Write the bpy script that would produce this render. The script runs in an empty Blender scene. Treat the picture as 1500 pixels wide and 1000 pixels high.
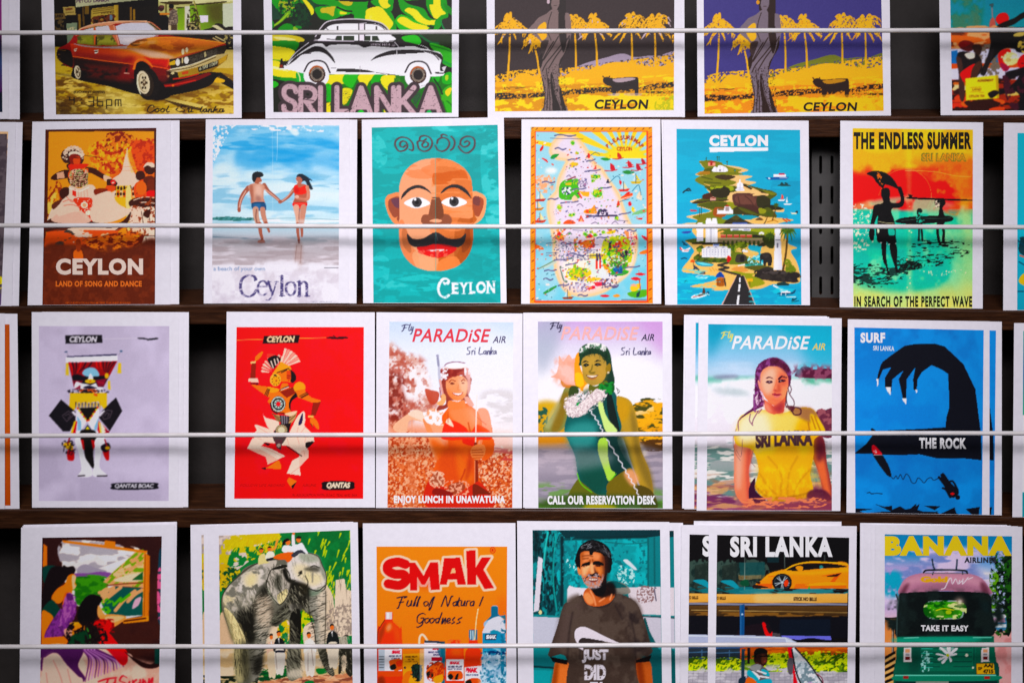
# A rack of printed postcards: wooden ledges, white rods, a grey back board.
import bpy, math
import numpy as np
from mathutils import Matrix, Vector

scene = bpy.context.scene
COL = scene.collection
TILT = math.radians(15)                       # the rack leans back
S, D = 0.0005, 0.75*50/36                     # metres per drawing unit, camera distance
U = Vector((1, 0, 0)); V = Vector((0, math.sin(TILT), math.cos(TILT))); W = Vector((0, -math.cos(TILT), math.sin(TILT)))
BASE = Vector((0, 0, 1.25))                   # centre of the rack face above the floor
def R3(u, v, w): return BASE+U*u+V*v+W*w
def uv(px, py, w):                            # drawing units (1500 x 1000) on the rack face -> metres along it
    k = S*(D-w)/D
    return (px-750)*k, (500-py)*k
def P3(px, py, w):
    u, v = uv(px, py, w); return R3(u, v, w)

# ---------------------------------------------------------------- camera
cd = bpy.data.cameras.new('camera'); cam = bpy.data.objects.new('camera', cd); COL.objects.link(cam)
cam.matrix_world = Matrix.Translation(R3(0, 0, D)) @ Matrix((U, V, W)).transposed().to_4x4()
cd.lens = 50; cd.sensor_width = 36; cd.clip_start = .05; cd.clip_end = 50
cd.dof.use_dof = True; cd.dof.focus_distance = D; cd.dof.aperture_fstop = 4.0
scene.camera = cam

# ---------------------------------------------------------------- light of the shop
world = bpy.data.worlds.new('World'); scene.world = world; world.use_nodes = True
bg = world.node_tree.nodes['Background']; bg.inputs['Color'].default_value = (.86, .84, 1, 1); bg.inputs['Strength'].default_value = .02
def lamp(name, u, v, w, aim, sx, sy, power, col, spread):
    ld = bpy.data.lights.new(name, 'AREA'); ld.shape = 'RECTANGLE'; ld.size = sx; ld.size_y = sy; ld.energy = power; ld.color = col; ld.spread = math.radians(spread)
    o = bpy.data.objects.new(name, ld); COL.objects.link(o); p = R3(u, v, w); z = (p-R3(*aim)).normalized()
    x = U-z*U.dot(z); x.normalize(); y = z.cross(x)
    o.matrix_world = Matrix.Translation(p) @ Matrix((x, y, z)).transposed().to_4x4()
lamp('ceiling_lamp', .01, .55, 1.05, (.01, -.035, 0), .48, .27, 1.17, (.975, .935, 1), 55)
lamp('shop_light', .03, .72, 1.3, (.025, -.06, 0), .9, .9, 2.13, (.965, .93, 1), 58)
vs = scene.view_settings
vs.view_transform = 'Standard'; vs.look = 'None'; vs.exposure = 0; vs.gamma = 1; vs.use_curve_mapping = False

# ---------------------------------------------------------------- materials
def mat(name, rough=.5, spec=.3):
    m = bpy.data.materials.new(name); m.use_nodes = True
    b = m.node_tree.nodes['Principled BSDF']; b.inputs['Roughness'].default_value = rough; b.inputs['Specular IOR Level'].default_value = spec
    return m, m.node_tree, b
def node(t, kind, **k):
    n = t.nodes.new(kind)
    for a, v in k.items():
        if a in n.inputs: n.inputs[a].default_value = v
        else: setattr(n, a, v)
    return n
def ramp(t, fac, stops):
    r = t.nodes.new('ShaderNodeValToRGB'); e = r.color_ramp.elements
    while len(e) < len(stops): e.new(.5)
    for q, (p, c) in zip(e, stops): q.position = p; q.color = (*c, 1)
    t.links.new(fac, r.inputs[0]); return r.outputs[0]
def noise(t, scale, sx=1, sy=1, sz=1, detail=4, rough=.6, dist=0):
    c = node(t, 'ShaderNodeTexCoord'); m = node(t, 'ShaderNodeMapping'); m.inputs['Scale'].default_value = (sx, sy, sz)
    n = node(t, 'ShaderNodeTexNoise', Scale=scale, Detail=detail, Roughness=rough, Distortion=dist)
    t.links.new(c.outputs['Object'], m.inputs[0]); t.links.new(m.outputs[0], n.inputs['Vector']); return n.outputs['Fac']
def bump(t, b, h, strength, dist):
    n = node(t, 'ShaderNodeBump', Strength=strength, Distance=dist); t.links.new(h, n.inputs['Height']); t.links.new(n.outputs[0], b.inputs['Normal'])

M_PAPER, t, b = mat('white_card', .55, .25)
t.links.new(ramp(t, noise(t, 240, detail=3), [(.3, (.81, .785, .84)), (.7, (.86, .835, .89))]), b.inputs['Base Color']); bump(t, b, noise(t, 900, detail=2), .06, .0004)

M_PRINT, t, b = mat('printed_ink', .5, .16)
a = node(t, 'ShaderNodeAttribute', attribute_name='pigment')
mx = t.nodes.new('ShaderNodeMixRGB'); mx.blend_type = 'MULTIPLY'; mx.inputs[0].default_value = 1
t.links.new(a.outputs['Color'], mx.inputs[1]); t.links.new(ramp(t, noise(t, 1400, detail=2), [(.25, (.93, .93, .93)), (.75, (1, 1, 1))]), mx.inputs[2]); t.links.new(mx.outputs[0], b.inputs['Base Color'])
bump(t, b, noise(t, 900, detail=2), .05, .0004)
INK = {}
def ink(c):
    k = tuple(round(float(v), 3) for v in c)
    if k not in INK:
        m, t, b = mat('lettering_ink', .5, .16)
        l = [((v/12.92) if v <= .04045 else ((v+.055)/1.055)**2.4)*.90 for v in np.clip(c, 0, 1)]
        t.links.new(ramp(t, noise(t, 1400, detail=2), [(.25, tuple(v*.9 for v in l)), (.75, tuple(l))]), b.inputs['Base Color'])
        INK[k] = m
    return INK[k]

M_WOOD, t, b = mat('dark_varnished_wood', .42, .22)
g1 = noise(t, 30, 1, 14, 14, 6, .65, .6); g2 = noise(t, 160, .35, 6, 6, 3, .6)
mm = t.nodes.new('ShaderNodeMixRGB'); mm.inputs[0].default_value = .4; t.links.new(g1, mm.inputs[1]); t.links.new(g2, mm.inputs[2])
t.links.new(ramp(t, mm.outputs[0], [(.3, (.009, .003, .0012)), (.5, (.038, .0125, .0045)), (.72, (.10, .037, .013))]), b.inputs['Base Color']); bump(t, b, mm.outputs[0], .35, .0012)

M_BOARD, t, b = mat('grey_painted_board', .6, .12)
t.links.new(ramp(t, noise(t, 18, 1, 1, 1, 5, .65), [(.3, (.017, .0145, .013)), (.7, (.033, .0285, .026))]), b.inputs['Base Color']); bump(t, b, noise(t, 260, detail=3), .3, .0006)
M_STEEL, t, b = mat('pale_painted_steel', .5, .2)
t.links.new(ramp(t, noise(t, 40, detail=5), [(.3, (.040, .038, .0355)), (.7, (.062, .059, .055))]), b.inputs['Base Color']); bump(t, b, noise(t, 420), .2, .0004)
M_ROD, t, b = mat('white_enamelled_rod', .35, .45)
t.links.new(ramp(t, noise(t, 60, 1, 4, 4, 4), [(.3, (.62, .59, .57)), (.7, (.76, .73, .72))]), b.inputs['Base Color']); bump(t, b, noise(t, 500), .12, .0003)

# ---------------------------------------------------------------- building helpers
def mesh(name, verts, faces, material, parent=None, loc=None, rx=0.0, smooth=False):
    me = bpy.data.meshes.new(name); me.from_pydata([tuple(v) for v in verts], [], faces); me.materials.append(material); me.update()
    if smooth: me.polygons.foreach_set('use_smooth', [True]*len(me.polygons))
    o = bpy.data.objects.new(name, me); COL.objects.link(o)
    if parent: o.parent = parent
    if loc is not None: o.location = loc
    o.rotation_euler = (rx, 0, 0)
    return o
def tag(o, label, cat, group=None, kind=None):
    if label: o['label'] = label
    if cat: o['category'] = cat
    if group: o['group'] = group
    if kind: o['kind'] = kind
    return o
def bevel_box(x0, x1, y0, y1, z0, z1, r, nx=9):
    """a long board with rounded long edges, section in y-z"""
    sec = []
    for cy, cz, a0 in ((y1-r, z1-r, 0), (y0+r, z1-r, 90), (y0+r, z0+r, 180), (y1-r, z0+r, 270)):
        for i in range(5):
            t = math.radians(a0+i*22.5); sec.append((cy+r*math.cos(t), cz+r*math.sin(t)))
    n = len(sec); xs = np.linspace(x0, x1, nx); Vv = [(x, y, z) for x in xs for y, z in sec]
    F = [(i*n+j, i*n+(j+1) % n, (i+1)*n+(j+1) % n, (i+1)*n+j) for i in range(nx-1) for j in range(n)]
    F += [tuple(range(n))[::-1], tuple(range((nx-1)*n, nx*n))]
    return Vv, F

# ---------------------------------------------------------------- the rack
GRP = 'ledges of the postcard rack'
for pts, lab in (('-300 177 0 176 350 175 700 173.5 1000 172.5 1300 170.5 1800 169', 'top wooden ledge holding the sideways sedan and saree postcards'),
                 ('-300 451 0 449 300 446 750 445.5 1000 447.5 1190 450 1440 454.5 1800 459', 'second wooden ledge under the moustache face and beach couple postcards'),
                 ('-300 747 0 746 300 744.5 760 746 990 747 1230 751 1450 757 1800 764', 'third wooden ledge under the red dancer and surf postcards'),
                 ('-300 1057 0 1057 1500 1058 1800 1058', 'lowest wooden ledge holding the elephant, drinks and tuk-tuk postcards')):
    q = np.array([float(v) for v in pts.split()]).reshape(-1, 2); m0 = float(np.interp(750, q[:, 0], q[:, 1]))
    Vv, F = bevel_box(-.56, .56, 0, .0530, -.0155, 0, .0016, 41)
    Vv = [(x, y, z+(m0-np.interp(750+x/S, q[:, 0], q[:, 1]))*S) for x, y, z in Vv]      # old boards, a little out of true
    o = mesh('wooden_ledge', Vv, F, M_WOOD, loc=P3(750, m0, -.0025)); tag(o, lab, 'shelf', GRP)
# back board parallel to the rack face
t0 = .006; wb = -.056
Vv = [(-.58, 0, -.36), (.58, 0, -.36), (.58, 0, .36), (-.58, 0, .36), (-.58, t0, -.36), (.58, t0, -.36), (.58, t0, .36), (-.58, t0, .36)]
o = mesh('back_board', Vv, [(0, 1, 2, 3), (7, 6, 5, 4), (0, 4, 5, 1), (1, 5, 6, 2), (2, 6, 7, 3), (3, 7, 4, 0)], M_BOARD, loc=R3(0, 0, wb), rx=-TILT)
tag(o, 'grey painted back board seen in the gaps behind the postcards', 'board')
# a slotted steel upright standing before the board
def slotted_upright():
    """a plate with real slots: two columns of tall openings with rounded ends"""
    w_, hs, z0, z1, cols, pitch, sw, sh = .0225, 0, -.36, .36, (-.0046, .0040), .0228, .0023, .0138
    Vv, F = [], []
    def quad(a): F.append(tuple(len(Vv)+i for i in range(4))); Vv.extend(a)
    xs = [-w_/2, cols[0]-sw/2, cols[0]+sw/2, cols[1]-sw/2, cols[1]+sw/2, w_/2]
    n = int((z1-z0)/pitch); th = .0014
    for (a, b_) in ((0, 1), (2, 3), (4, 5)):
        for y in (0, th): quad([(xs[a], y, z0), (xs[b_], y, z0), (xs[b_], y, z1), (xs[a], y, z1)])
    for c in (0, 1):
        cx = cols[c]; x0, x1 = cx-sw/2, cx+sw/2
        for i in range(n):
            zc = z0+(i+.5)*pitch; a, b_ = zc-pitch/2, zc+pitch/2
            rr = sw/2; lo, hi = zc-sh/2+rr, zc+sh/2-rr
            arc = [(cx+rr*math.cos(math.pi+math.pi*k/8), lo+rr*math.sin(math.pi+math.pi*k/8)) for k in range(9)]
            arc2 = [(cx+rr*math.cos(math.pi*k/8), hi+rr*math.sin(math.pi*k/8)) for k in range(9)]
            for y in (0, th):
                for k in range(8):
                    quad([(arc[k][0], y, a), (arc[k+1][0], y, a), (arc[k+1][0], y, arc[k+1][1]), (arc[k][0], y, arc[k][1])])
                    quad([(arc2[k][0], y, b_), (arc2[k+1][0], y, b_), (arc2[k+1][0], y, arc2[k+1][1]), (arc2[k][0], y, arc2[k][1])])
            ring = arc+arc2
            for k in range(len(ring)):
                (ax, az), (bx, bz) = ring[k], ring[(k+1) % len(ring)]
                quad([(ax, 0, az), (bx, 0, bz), (bx, th, bz), (ax, th, az)])
    for x in (-w_/2, w_/2): quad([(x, 0, z0), (x, .009, z0), (x, .009, z1), (x, 0, z1)])
    return Vv, F
u_, v_ = uv(1211, 500, -.034)
Vv, F = slotted_upright()
dz = uv(0, 418, -.034)[1]; dz = (dz-(-.36+.0114)) % .0228
o = mesh('slotted_upright', [(x, y, z+dz) for x, y, z in Vv], F, M_STEEL, loc=R3(u_, 0, -.034), rx=-TILT)
tag(o, 'pale steel upright with two columns of slots beside the surfer sunset postcard', 'rack upright')
# rods that keep the cards from falling forward
for py0, py1, lab in ((49, 44, 'thin white rod across the top row, over the brown sedan postcard'), (330.5, 332.5, 'thin white rod across the second row, over the moustache face postcard'),
                      (638, 634, 'thin white rod across the third row, over the red dancer postcard'), (947, 943, 'thin white rod across the bottom row, over the elephant postcard')):
    a, b_ = P3(0, py0, .020), P3(1500, py1, .020); mid = (a+b_)/2; sl = (uv(0, py1, .02)[1]-uv(0, py0, .02)[1])/(1500*S*(D-.02)/D)
    Vv, F = [], []; n = 18; xs = np.linspace(-.56, .56, 13)
    for i, x in enumerate(xs):
        for j in range(n):
            t = 2*math.pi*j/n; wob = .00025*math.sin(i*1.3+py0)
            Vv.append((x, .00165*math.cos(t), .00165*math.sin(t)+x*sl+wob))
    F = [(i*n+j, i*n+(j+1) % n, (i+1)*n+(j+1) % n, (i+1)*n+j) for i in range(12) for j in range(n)]
    F += [tuple(range(n))[::-1], tuple(range(12*n, 13*n))]
    o = mesh('steel_rod', Vv, F, M_ROD, loc=mid, rx=-TILT, smooth=True); tag(o, lab, 'rod', 'white rods across the postcard rack')

# ---------------------------------------------------------------- print painter
# The pictures printed on the cards are drawn here with numpy and end up as
# pigment colours on the vertices of each card's own picture mesh.
SS = 2
def hexc(c):
    if isinstance(c, str):
        return np.array([int(c[i:i+2], 16)/255 for i in (0, 2, 4)], np.float32)
    return np.array(c, np.float32)
def nums(S):
    if isinstance(S, str):
        S = [float(v) for v in S.replace(',', ' ').split()]
    return np.array(S, np.float64).reshape(-1, 2)
def spline(P, closed=True, n=7):
    m = len(P)
    if m < 3: return P
    if closed: Q = np.vstack([P[-1:], P, P[:2]])
    else: Q = np.vstack([2*P[:1]-P[1:2], P, 2*P[-1:]-P[-2:-1]])
    t = np.linspace(0, 1, n, endpoint=False)[:, None]
    out = []
    for i in range(len(Q)-3):
        a, b, c, d = Q[i], Q[i+1], Q[i+2], Q[i+3]
        out.append(.5*(2*b+(c-a)*t+(2*a-5*b+4*c-d)*t*t+(3*b-a-3*c+d)*t**3))
    if not closed: out.append(P[-1:])
    return np.vstack(out)
def boxblur(m, r):
    r = int(round(r))
    if r < 1: return m
    for _ in range(2):
        for ax in (0, 1):
            pad = [(0, 0)]*m.ndim; pad[ax] = (r+1, r)
            c = np.cumsum(np.pad(m, pad, mode='edge'), axis=ax)
            n = m.shape[ax]
            m = (np.take(c, range(2*r+1, 2*r+1+n), ax)-np.take(c, range(0, n), ax))/(2*r+1)
    return m
def vnoise(h, w, cx, cy, rng):
    """value noise, cell size cx by cy texels"""
    gx, gy = int(w/cx)+3, int(h/cy)+3
    g = rng.random((gy, gx)).astype(np.float32)
    ox, oy = rng.random(2)
    X = np.arange(w)/cx+ox; Y = np.arange(h)/cy+oy
    xi = X.astype(int); yi = Y.astype(int)
    fx = (X-xi); fx = (fx*fx*(3-2*fx)).astype(np.float32); fy = (Y-yi); fy = (fy*fy*(3-2*fy)).astype(np.float32)[:, None]
    a = g[yi][:, xi]; b = g[yi][:, xi+1]; c = g[yi+1][:, xi]; d = g[yi+1][:, xi+1]
    return (a*(1-fx)+b*fx)*(1-fy)+(c*(1-fx)+d*fx)*fy
def fbm(h, w, sc, asp=1, oc=3, seed=0):
    rng = np.random.default_rng(seed); s = 0; A = 0; a = 1
    for _ in range(oc):
        s = s+a*vnoise(h, w, max(sc*asp, 1.01), max(sc, 1.01), rng); A += a; a *= .55; sc /= 2.1
    s = s/A
    return np.clip((s-.5)*1.9+.5, 0, 1)
GLY = {}
def glyphs(txt, bold=0, gap=1):
    """triangles of a line of the built-in typeface, with its bounding box"""
    k = (txt, bold, gap)
    if k not in GLY:
        c = bpy.data.curves.new('lettering', 'FONT'); c.body = txt; c.offset = bold; c.resolution_u = 4; c.space_character = gap
        o = bpy.data.objects.new('lettering', c); bpy.context.scene.collection.objects.link(o)
        bpy.context.view_layer.update()
        ev = o.evaluated_get(bpy.context.evaluated_depsgraph_get()); me = ev.to_mesh(); me.calc_loop_triangles()
        V = np.array([v.co[:2] for v in me.vertices]); T = np.array([t.vertices[:] for t in me.loop_triangles])
        ev.to_mesh_clear(); bpy.data.objects.remove(o); bpy.data.curves.remove(c)
        GLY[k] = (V, T)
    return GLY[k]
class Pic:
    def __init__(s, x0, y0, x1, y1, bg='ffffff', white='ffffff'):
        s.x0, s.y0 = x0, y0
        s.w, s.h = int((x1-x0)*SS), int((y1-y0)*SS)
        s.a = np.empty((s.h, s.w, 3), np.float32); s.a[:] = hexc(bg)
        s.F = (0, 0, 1, 1); s.clipm = None; s.letters = []; s.remap = None; s.white = .4*hexc(white)+.6*hexc(white).mean(); s.seed = 1
    def fr(s, ox, oy, k, ky=None):
        s.F = (ox, oy, k, ky or k); return s
    def T(s, P):
        P = np.array(P, float); ox, oy, kx, ky = s.F
        if s.remap: P[:, 0] = np.interp(P[:, 0], *s.remap)
        return np.stack([(ox+P[:, 0]/kx-s.x0)*SS, (oy+P[:, 1]/ky-s.y0)*SS], 1)
    def raw(s, Q, pad=0):
        """even-odd fill -> (y0,y1,x0,x1,mask)"""
        pad = int(pad)+1
        xa = max(0, int(Q[:, 0].min())-pad); xb = min(s.w, int(Q[:, 0].max())+pad+1)
        ya = max(0, int(Q[:, 1].min())-pad); yb = min(s.h, int(Q[:, 1].max())+pad+1)
        if xb <= xa or yb <= ya: return None
        m = np.zeros((yb-ya, xb-xa), bool); X = np.arange(xa, xb)+.5
        Qn = np.roll(Q, -1, 0)
        for (ax, ay), (bx, by) in zip(Q, Qn):
            if ay == by: continue
            if ay > by: ax, ay, bx, by = bx, by, ax, ay
            r0 = max(ya, math.ceil(ay-.5)); r1 = min(yb, math.ceil(by-.5))
            if r1 <= r0: continue
            yy = np.arange(r0, r1)+.5
            xc = ax+(yy-ay)*(bx-ax)/(by-ay)
            m[r0-ya:r1-ya] ^= X[None, :] < xc[:, None]
        return [ya, yb, xa, xb, m.astype(np.float32)]
    def put(s, R, col, a=1, mode='n', col2=None, ang=90):
        if R is None: return
        ya, yb, xa, xb, m = R
        if s.clipm is not None: m = m*s.clipm[ya:yb, xa:xb]
        m = (m*a)[..., None]; d = s.a[ya:yb, xa:xb]; c = hexc(col)
        if col2 is not None:
            y, x = np.mgrid[0:1:(yb-ya)*1j, 0:1:(xb-xa)*1j]
            t = x*math.cos(math.radians(ang))+y*math.sin(math.radians(ang))
            t = np.clip((t-t.min())/max(t.max()-t.min(), 1e-6), 0, 1)[..., None]
            c = c*(1-t)+hexc(col2)*t
        if mode == 'm': c = d*c
        elif mode == 's': c = 1-(1-d)*(1-c)
        d += (c-d)*m
    def p(s, S, col, a=1, b=0, mode='n', sm=False, col2=None, ang=90):
        P = nums(S)
        if sm: P = spline(P)
        R = s.raw(s.T(P), 3*b*SS)
        if R is not None and b: R[4] = boxblur(R[4], b*SS)
        s.put(R, col, a, mode, col2, ang)
    def s(s, S, col, a=1, b=0, mode='n', col2=None, ang=90):
        s.p(S, col, a, b, mode, True, col2, ang)
    def e(s, cx, cy, rx, ry, col, a=1, b=0, rot=0, mode='n', col2=None, ang=90):
        t = np.linspace(0, 2*math.pi, 40, endpoint=False); r = math.radians(rot)
        x = rx*np.cos(t); y = ry*np.sin(t)
        P = np.stack([cx+x*math.cos(r)-y*math.sin(r), cy+x*math.sin(r)+y*math.cos(r)], 1)
        s.p(P.ravel(), col, a, b, mode, False, col2, ang)
    def r(s, x0, y0, x1, y1, col, a=1, b=0, mode='n', col2=None, ang=90):
        s.p([x0, y0, x1, y0, x1, y1, x0, y1], col, a, b, mode, False, col2, ang)
    def l(s, S, w, col, a=1, b=0, sm=True, nib=None, mode='n', closed=False):
        """stroke; w in photo px (or (start,end)); nib=(angle,thin) for a broad pen"""
        P = s.T(nums(S))
        if sm and len(P) > 2: P = spline(P, closed, 8)
        elif closed: P = np.vstack([P, P[:1]])
        w0, w1 = w if isinstance(w, tuple) else (w, w)
        W = np.linspace(w0, w1, len(P))*SS/2
        pad = max(w0, w1)*SS+3*b*SS+2
        xa = max(0, int(P[:, 0].min()-pad)); xb = min(s.w, int(P[:, 0].max()+pad)+1)
        ya = max(0, int(P[:, 1].min()-pad)); yb = min(s.h, int(P[:, 1].max()+pad)+1)
        if xb <= xa or yb <= ya: return
        m = np.zeros((yb-ya, xb-xa), np.float32)
        for i in range(len(P)-1):
            ax, ay = P[i]; bx, by = P[i+1]; w_a, w_b = W[i], W[i+1]
            if nib:
                d = math.atan2(by-ay, bx-ax); f = nib[1]+(1-nib[1])*abs(math.sin(d-math.radians(nib[0])))
                w_a *= f; w_b *= f
            q = max(w_a, w_b)+1.5
            u0 = max(xa, int(min(ax, bx)-q)); u1 = min(xb, int(max(ax, bx)+q)+1)
            v0 = max(ya, int(min(ay, by)-q)); v1 = min(yb, int(max(ay, by)+q)+1)
            if u1 <= u0 or v1 <= v0: continue
            X = np.arange(u0, u1)[None, :]+.5-ax; Y = np.arange(v0, v1)[:, None]+.5-ay
            dx, dy = bx-ax, by-ay; L = dx*dx+dy*dy or 1e-9
            t = np.clip((X*dx+Y*dy)/L, 0, 1)
            D = np.hypot(X-t*dx, Y-t*dy)
            g = np.clip(w_a+(w_b-w_a)*t-D+.5, 0, 1)
            sub = m[v0-ya:v1-ya, u0-xa:u1-xa]; np.maximum(sub, g, out=sub)
        if b: m = boxblur(m, b*SS)
        s.put([ya, yb, xa, xb, m], col, a, mode)
    def ls(s, many, w, col, **k):
        for S in many.split(';'):
            if S.strip(): s.l(S, w, col, **k)
    def clip(s, S=None, sm=True, inv=False):
        """limit what follows to a shape (None = everything)"""
        if S is None: s.clipm = None; return
        P = nums(S); P = spline(P) if sm else P
        R = s.raw(s.T(P)); m = np.zeros((s.h, s.w), np.float32)
        if R: m[R[0]:R[1], R[2]:R[3]] = R[4]
        s.clipm = 1-m if inv else m
    def vg(s, stops, a=1, ax=1):
        """gradient over the whole picture; stops (coordinate, colour) in the current frame"""
        ox, oy, kx, ky = s.F
        if ax: pos = [(oy+v/ky-s.y0)*SS for v, _ in stops]; n = s.h
        else: pos = [(ox+v/kx-s.x0)*SS for v, _ in stops]; n = s.w
        C = np.array([hexc(c) for _, c in stops]); t = np.arange(n)
        g = np.stack([np.interp(t, pos, C[:, i]) for i in range(3)], 1).astype(np.float32)
        g = g[:, None] if ax else g[None]
        m = a if s.clipm is None else (s.clipm*a)[..., None]
        s.a += (g-s.a)*m
    def n(s, S, col, sc=6, th=.5, soft=.08, asp=1, a=1, oc=3, sm=True, mode='n', b=0, rot=0):
        """blotches of one colour inside a shape"""
        P = nums(S) if S is not None else None
        if soft >= .2 and not b: b = 3
        if P is None: R = [0, s.h, 0, s.w, np.ones((s.h, s.w), np.float32)]
        else:
            P = spline(P) if sm else P
            R = s.raw(s.T(P), 3*b*SS)
        if R is None: return
        if b: R[4] = boxblur(R[4], b*SS)
        s.seed += 1; h, w = R[4].shape
        f = fbm(h, w, sc*SS, asp, oc, s.seed)
        if rot:
            sh = (np.arange(h)*math.tan(math.radians(rot))).astype(int)
            for i in range(h): f[i] = np.roll(f[i], sh[i])
        R[4] = R[4]*np.clip((f-th)/max(soft, 1e-3)+.5, 0, 1)
        s.put(R, col, a, mode)
    def hair(s, S, col, n, L, ang, w=1, jit=15, a=1, sm=True, bend=0):
        """many short strokes inside a shape: fur, grass, fibres"""
        P = nums(S); P = spline(P) if sm else P
        Q = s.T(P); R = s.raw(Q)
        if R is None: return
        s.seed += 1; rng = np.random.default_rng(s.seed)
        ys, xs = np.nonzero(R[4] > .5)
        if len(ys) == 0: return
        F = s.F; s.F = (s.x0, s.y0, SS, SS)
        for i in rng.integers(0, len(ys), n):
            x, y = xs[i]+R[2], ys[i]+R[0]
            t = math.radians(ang+rng.normal()*jit); q = L*SS*rng.uniform(.5, 1.2); c = bend*q*rng.normal()
            dx, dy = math.cos(t)*q/2, math.sin(t)*q/2
            s.l([x-dx, y-dy, x-dy*c/q, y+dx*c/q, x+dx, y+dy] if bend else [x-dx, y-dy, x+dx, y+dy], (w, w*.4), col, a=a)
        s.F = F
    def dots(s, S, cols, n, r, a=1, sm=True, asp=1):
        P = nums(S); P = spline(P) if sm else P
        R = s.raw(s.T(P))
        if R is None: return
        s.seed += 1; rng = np.random.default_rng(s.seed)
        ys, xs = np.nonzero(R[4] > .5)
        if len(ys) == 0: return
        F = s.F; s.F = (s.x0, s.y0, SS, SS)
        for i in rng.integers(0, len(ys), n):
            q = r*SS*rng.uniform(.5, 1.3)
            s.e(xs[i]+R[2], ys[i]+R[0], q*asp, q, cols[rng.integers(len(cols))], a, rot=rng.uniform(-40, 40))
        s.F = F
    def tpts(s, txt, x0, y0, x1, y1, bold=0, shear=0, dy=0, gap=1, arc=0):
        V, T = glyphs(txt, bold, gap)
        V = V.copy(); V[:, 0] += shear*V[:, 1]
        lo, hi = V.min(0), V.max(0); U = (V-lo)/(hi-lo)
        P = np.stack([x0+U[:, 0]*(x1-x0), y1+(y0-y1)*U[:, 1]+dy*U[:, 0]], 1)
        if arc: P[:, 1] += arc*((U[:, 0]-.5)**2*4)
        return P, T
    def t(s, txt, x0, y0, x1, y1, col, bold=0, shear=0, dy=0, a=1, gap=1, grow=0, arc=0, b=0, col2=None, worn=0):
        """raster lettering fitted to a box (dy = how far the right end drops)"""
        P, T = s.tpts(txt, x0, y0, x1, y1, bold, shear, dy, gap, arc)
        Q = s.T(P); pad = (grow+b*3)*SS+2
        xa = max(0, int(Q[:, 0].min()-pad)); xb = min(s.w, int(Q[:, 0].max()+pad)+1)
        ya = max(0, int(Q[:, 1].min()-pad)); yb = min(s.h, int(Q[:, 1].max()+pad)+1)
        if xb <= xa or yb <= ya: return
        K = 2; O = s.w, s.h; m = np.zeros(((yb-ya)*K, (xb-xa)*K), np.float32)
        s.w, s.h = m.shape[1], m.shape[0]
        for tr in T:
            R = s.raw((Q[tr]-[xa, ya])*K)
            if R: v = m[R[0]:R[1], R[2]:R[3]]; np.maximum(v, R[4], out=v)
        s.w, s.h = O
        if grow:
            k = int(grow*SS*K); g = m.copy()
            for i in range(-k, k+1):
                for j in range(-k, k+1):
                    if i*i+j*j <= k*k: g = np.maximum(g, np.roll(np.roll(m, i, 0), j, 1))
            m = g
        m = m.reshape(yb-ya, K, xb-xa, K).mean((1, 3))
        if worn:
            s.seed += 1; m = m*np.clip((fbm(*m.shape, 3*SS, 1, 3, s.seed)-worn)/.1, 0, 1)
        if b: m = boxblur(m, b*SS)
        s.put([ya, yb, xa, xb, m], col, a, 'n', col2)
    def L(s, name, txt, x0, y0, x1, y1, col, bold=0, shear=0, dy=0, gap=1, label=None, fr=False):
        """real lettering: becomes a mesh of its own on the card"""
        gap += bold*2.6
        if fr: F = s.F; x0, x1, y0, y1 = F[0]+x0/F[2], F[0]+x1/F[2], F[1]+y0/F[3], F[1]+y1/F[3]
        P, T = s.tpts(txt, x0, y0, x1, y1, bold, shear, dy, gap)
        s.letters.append((name, P, T, hexc(col)/s.white, label))
    def grain(s, amt=.03, sc=1.2):
        s.seed += 1; f = fbm(s.h, s.w, sc*SS, 1, 2, s.seed)
        s.a += ((f-.5)*2*amt)[..., None]
    def blur(s, r):
        s.a = boxblur(s.a, r*SS)
    def fade(s, col, a):
        s.a += (hexc(col)-s.a)*a
    def sample(s, X, Y):
        x = np.clip((X-s.x0)*SS-.5, 0, s.w-1.001); y = np.clip((Y-s.y0)*SS-.5, 0, s.h-1.001)
        b = s._b
        xi = x.astype(int); yi = y.astype(int); fx = (x-xi)[..., None]; fy = (y-yi)[..., None]
        return (b[yi, xi]*(1-fx)+b[yi, xi+1]*fx)*(1-fy)+(b[yi+1, xi]*(1-fx)+b[yi+1, xi+1]*fx)*fy
    def done(s):
        s.clipm = None; s._b = np.clip(s.a/s.white, 0, 1); return s
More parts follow.
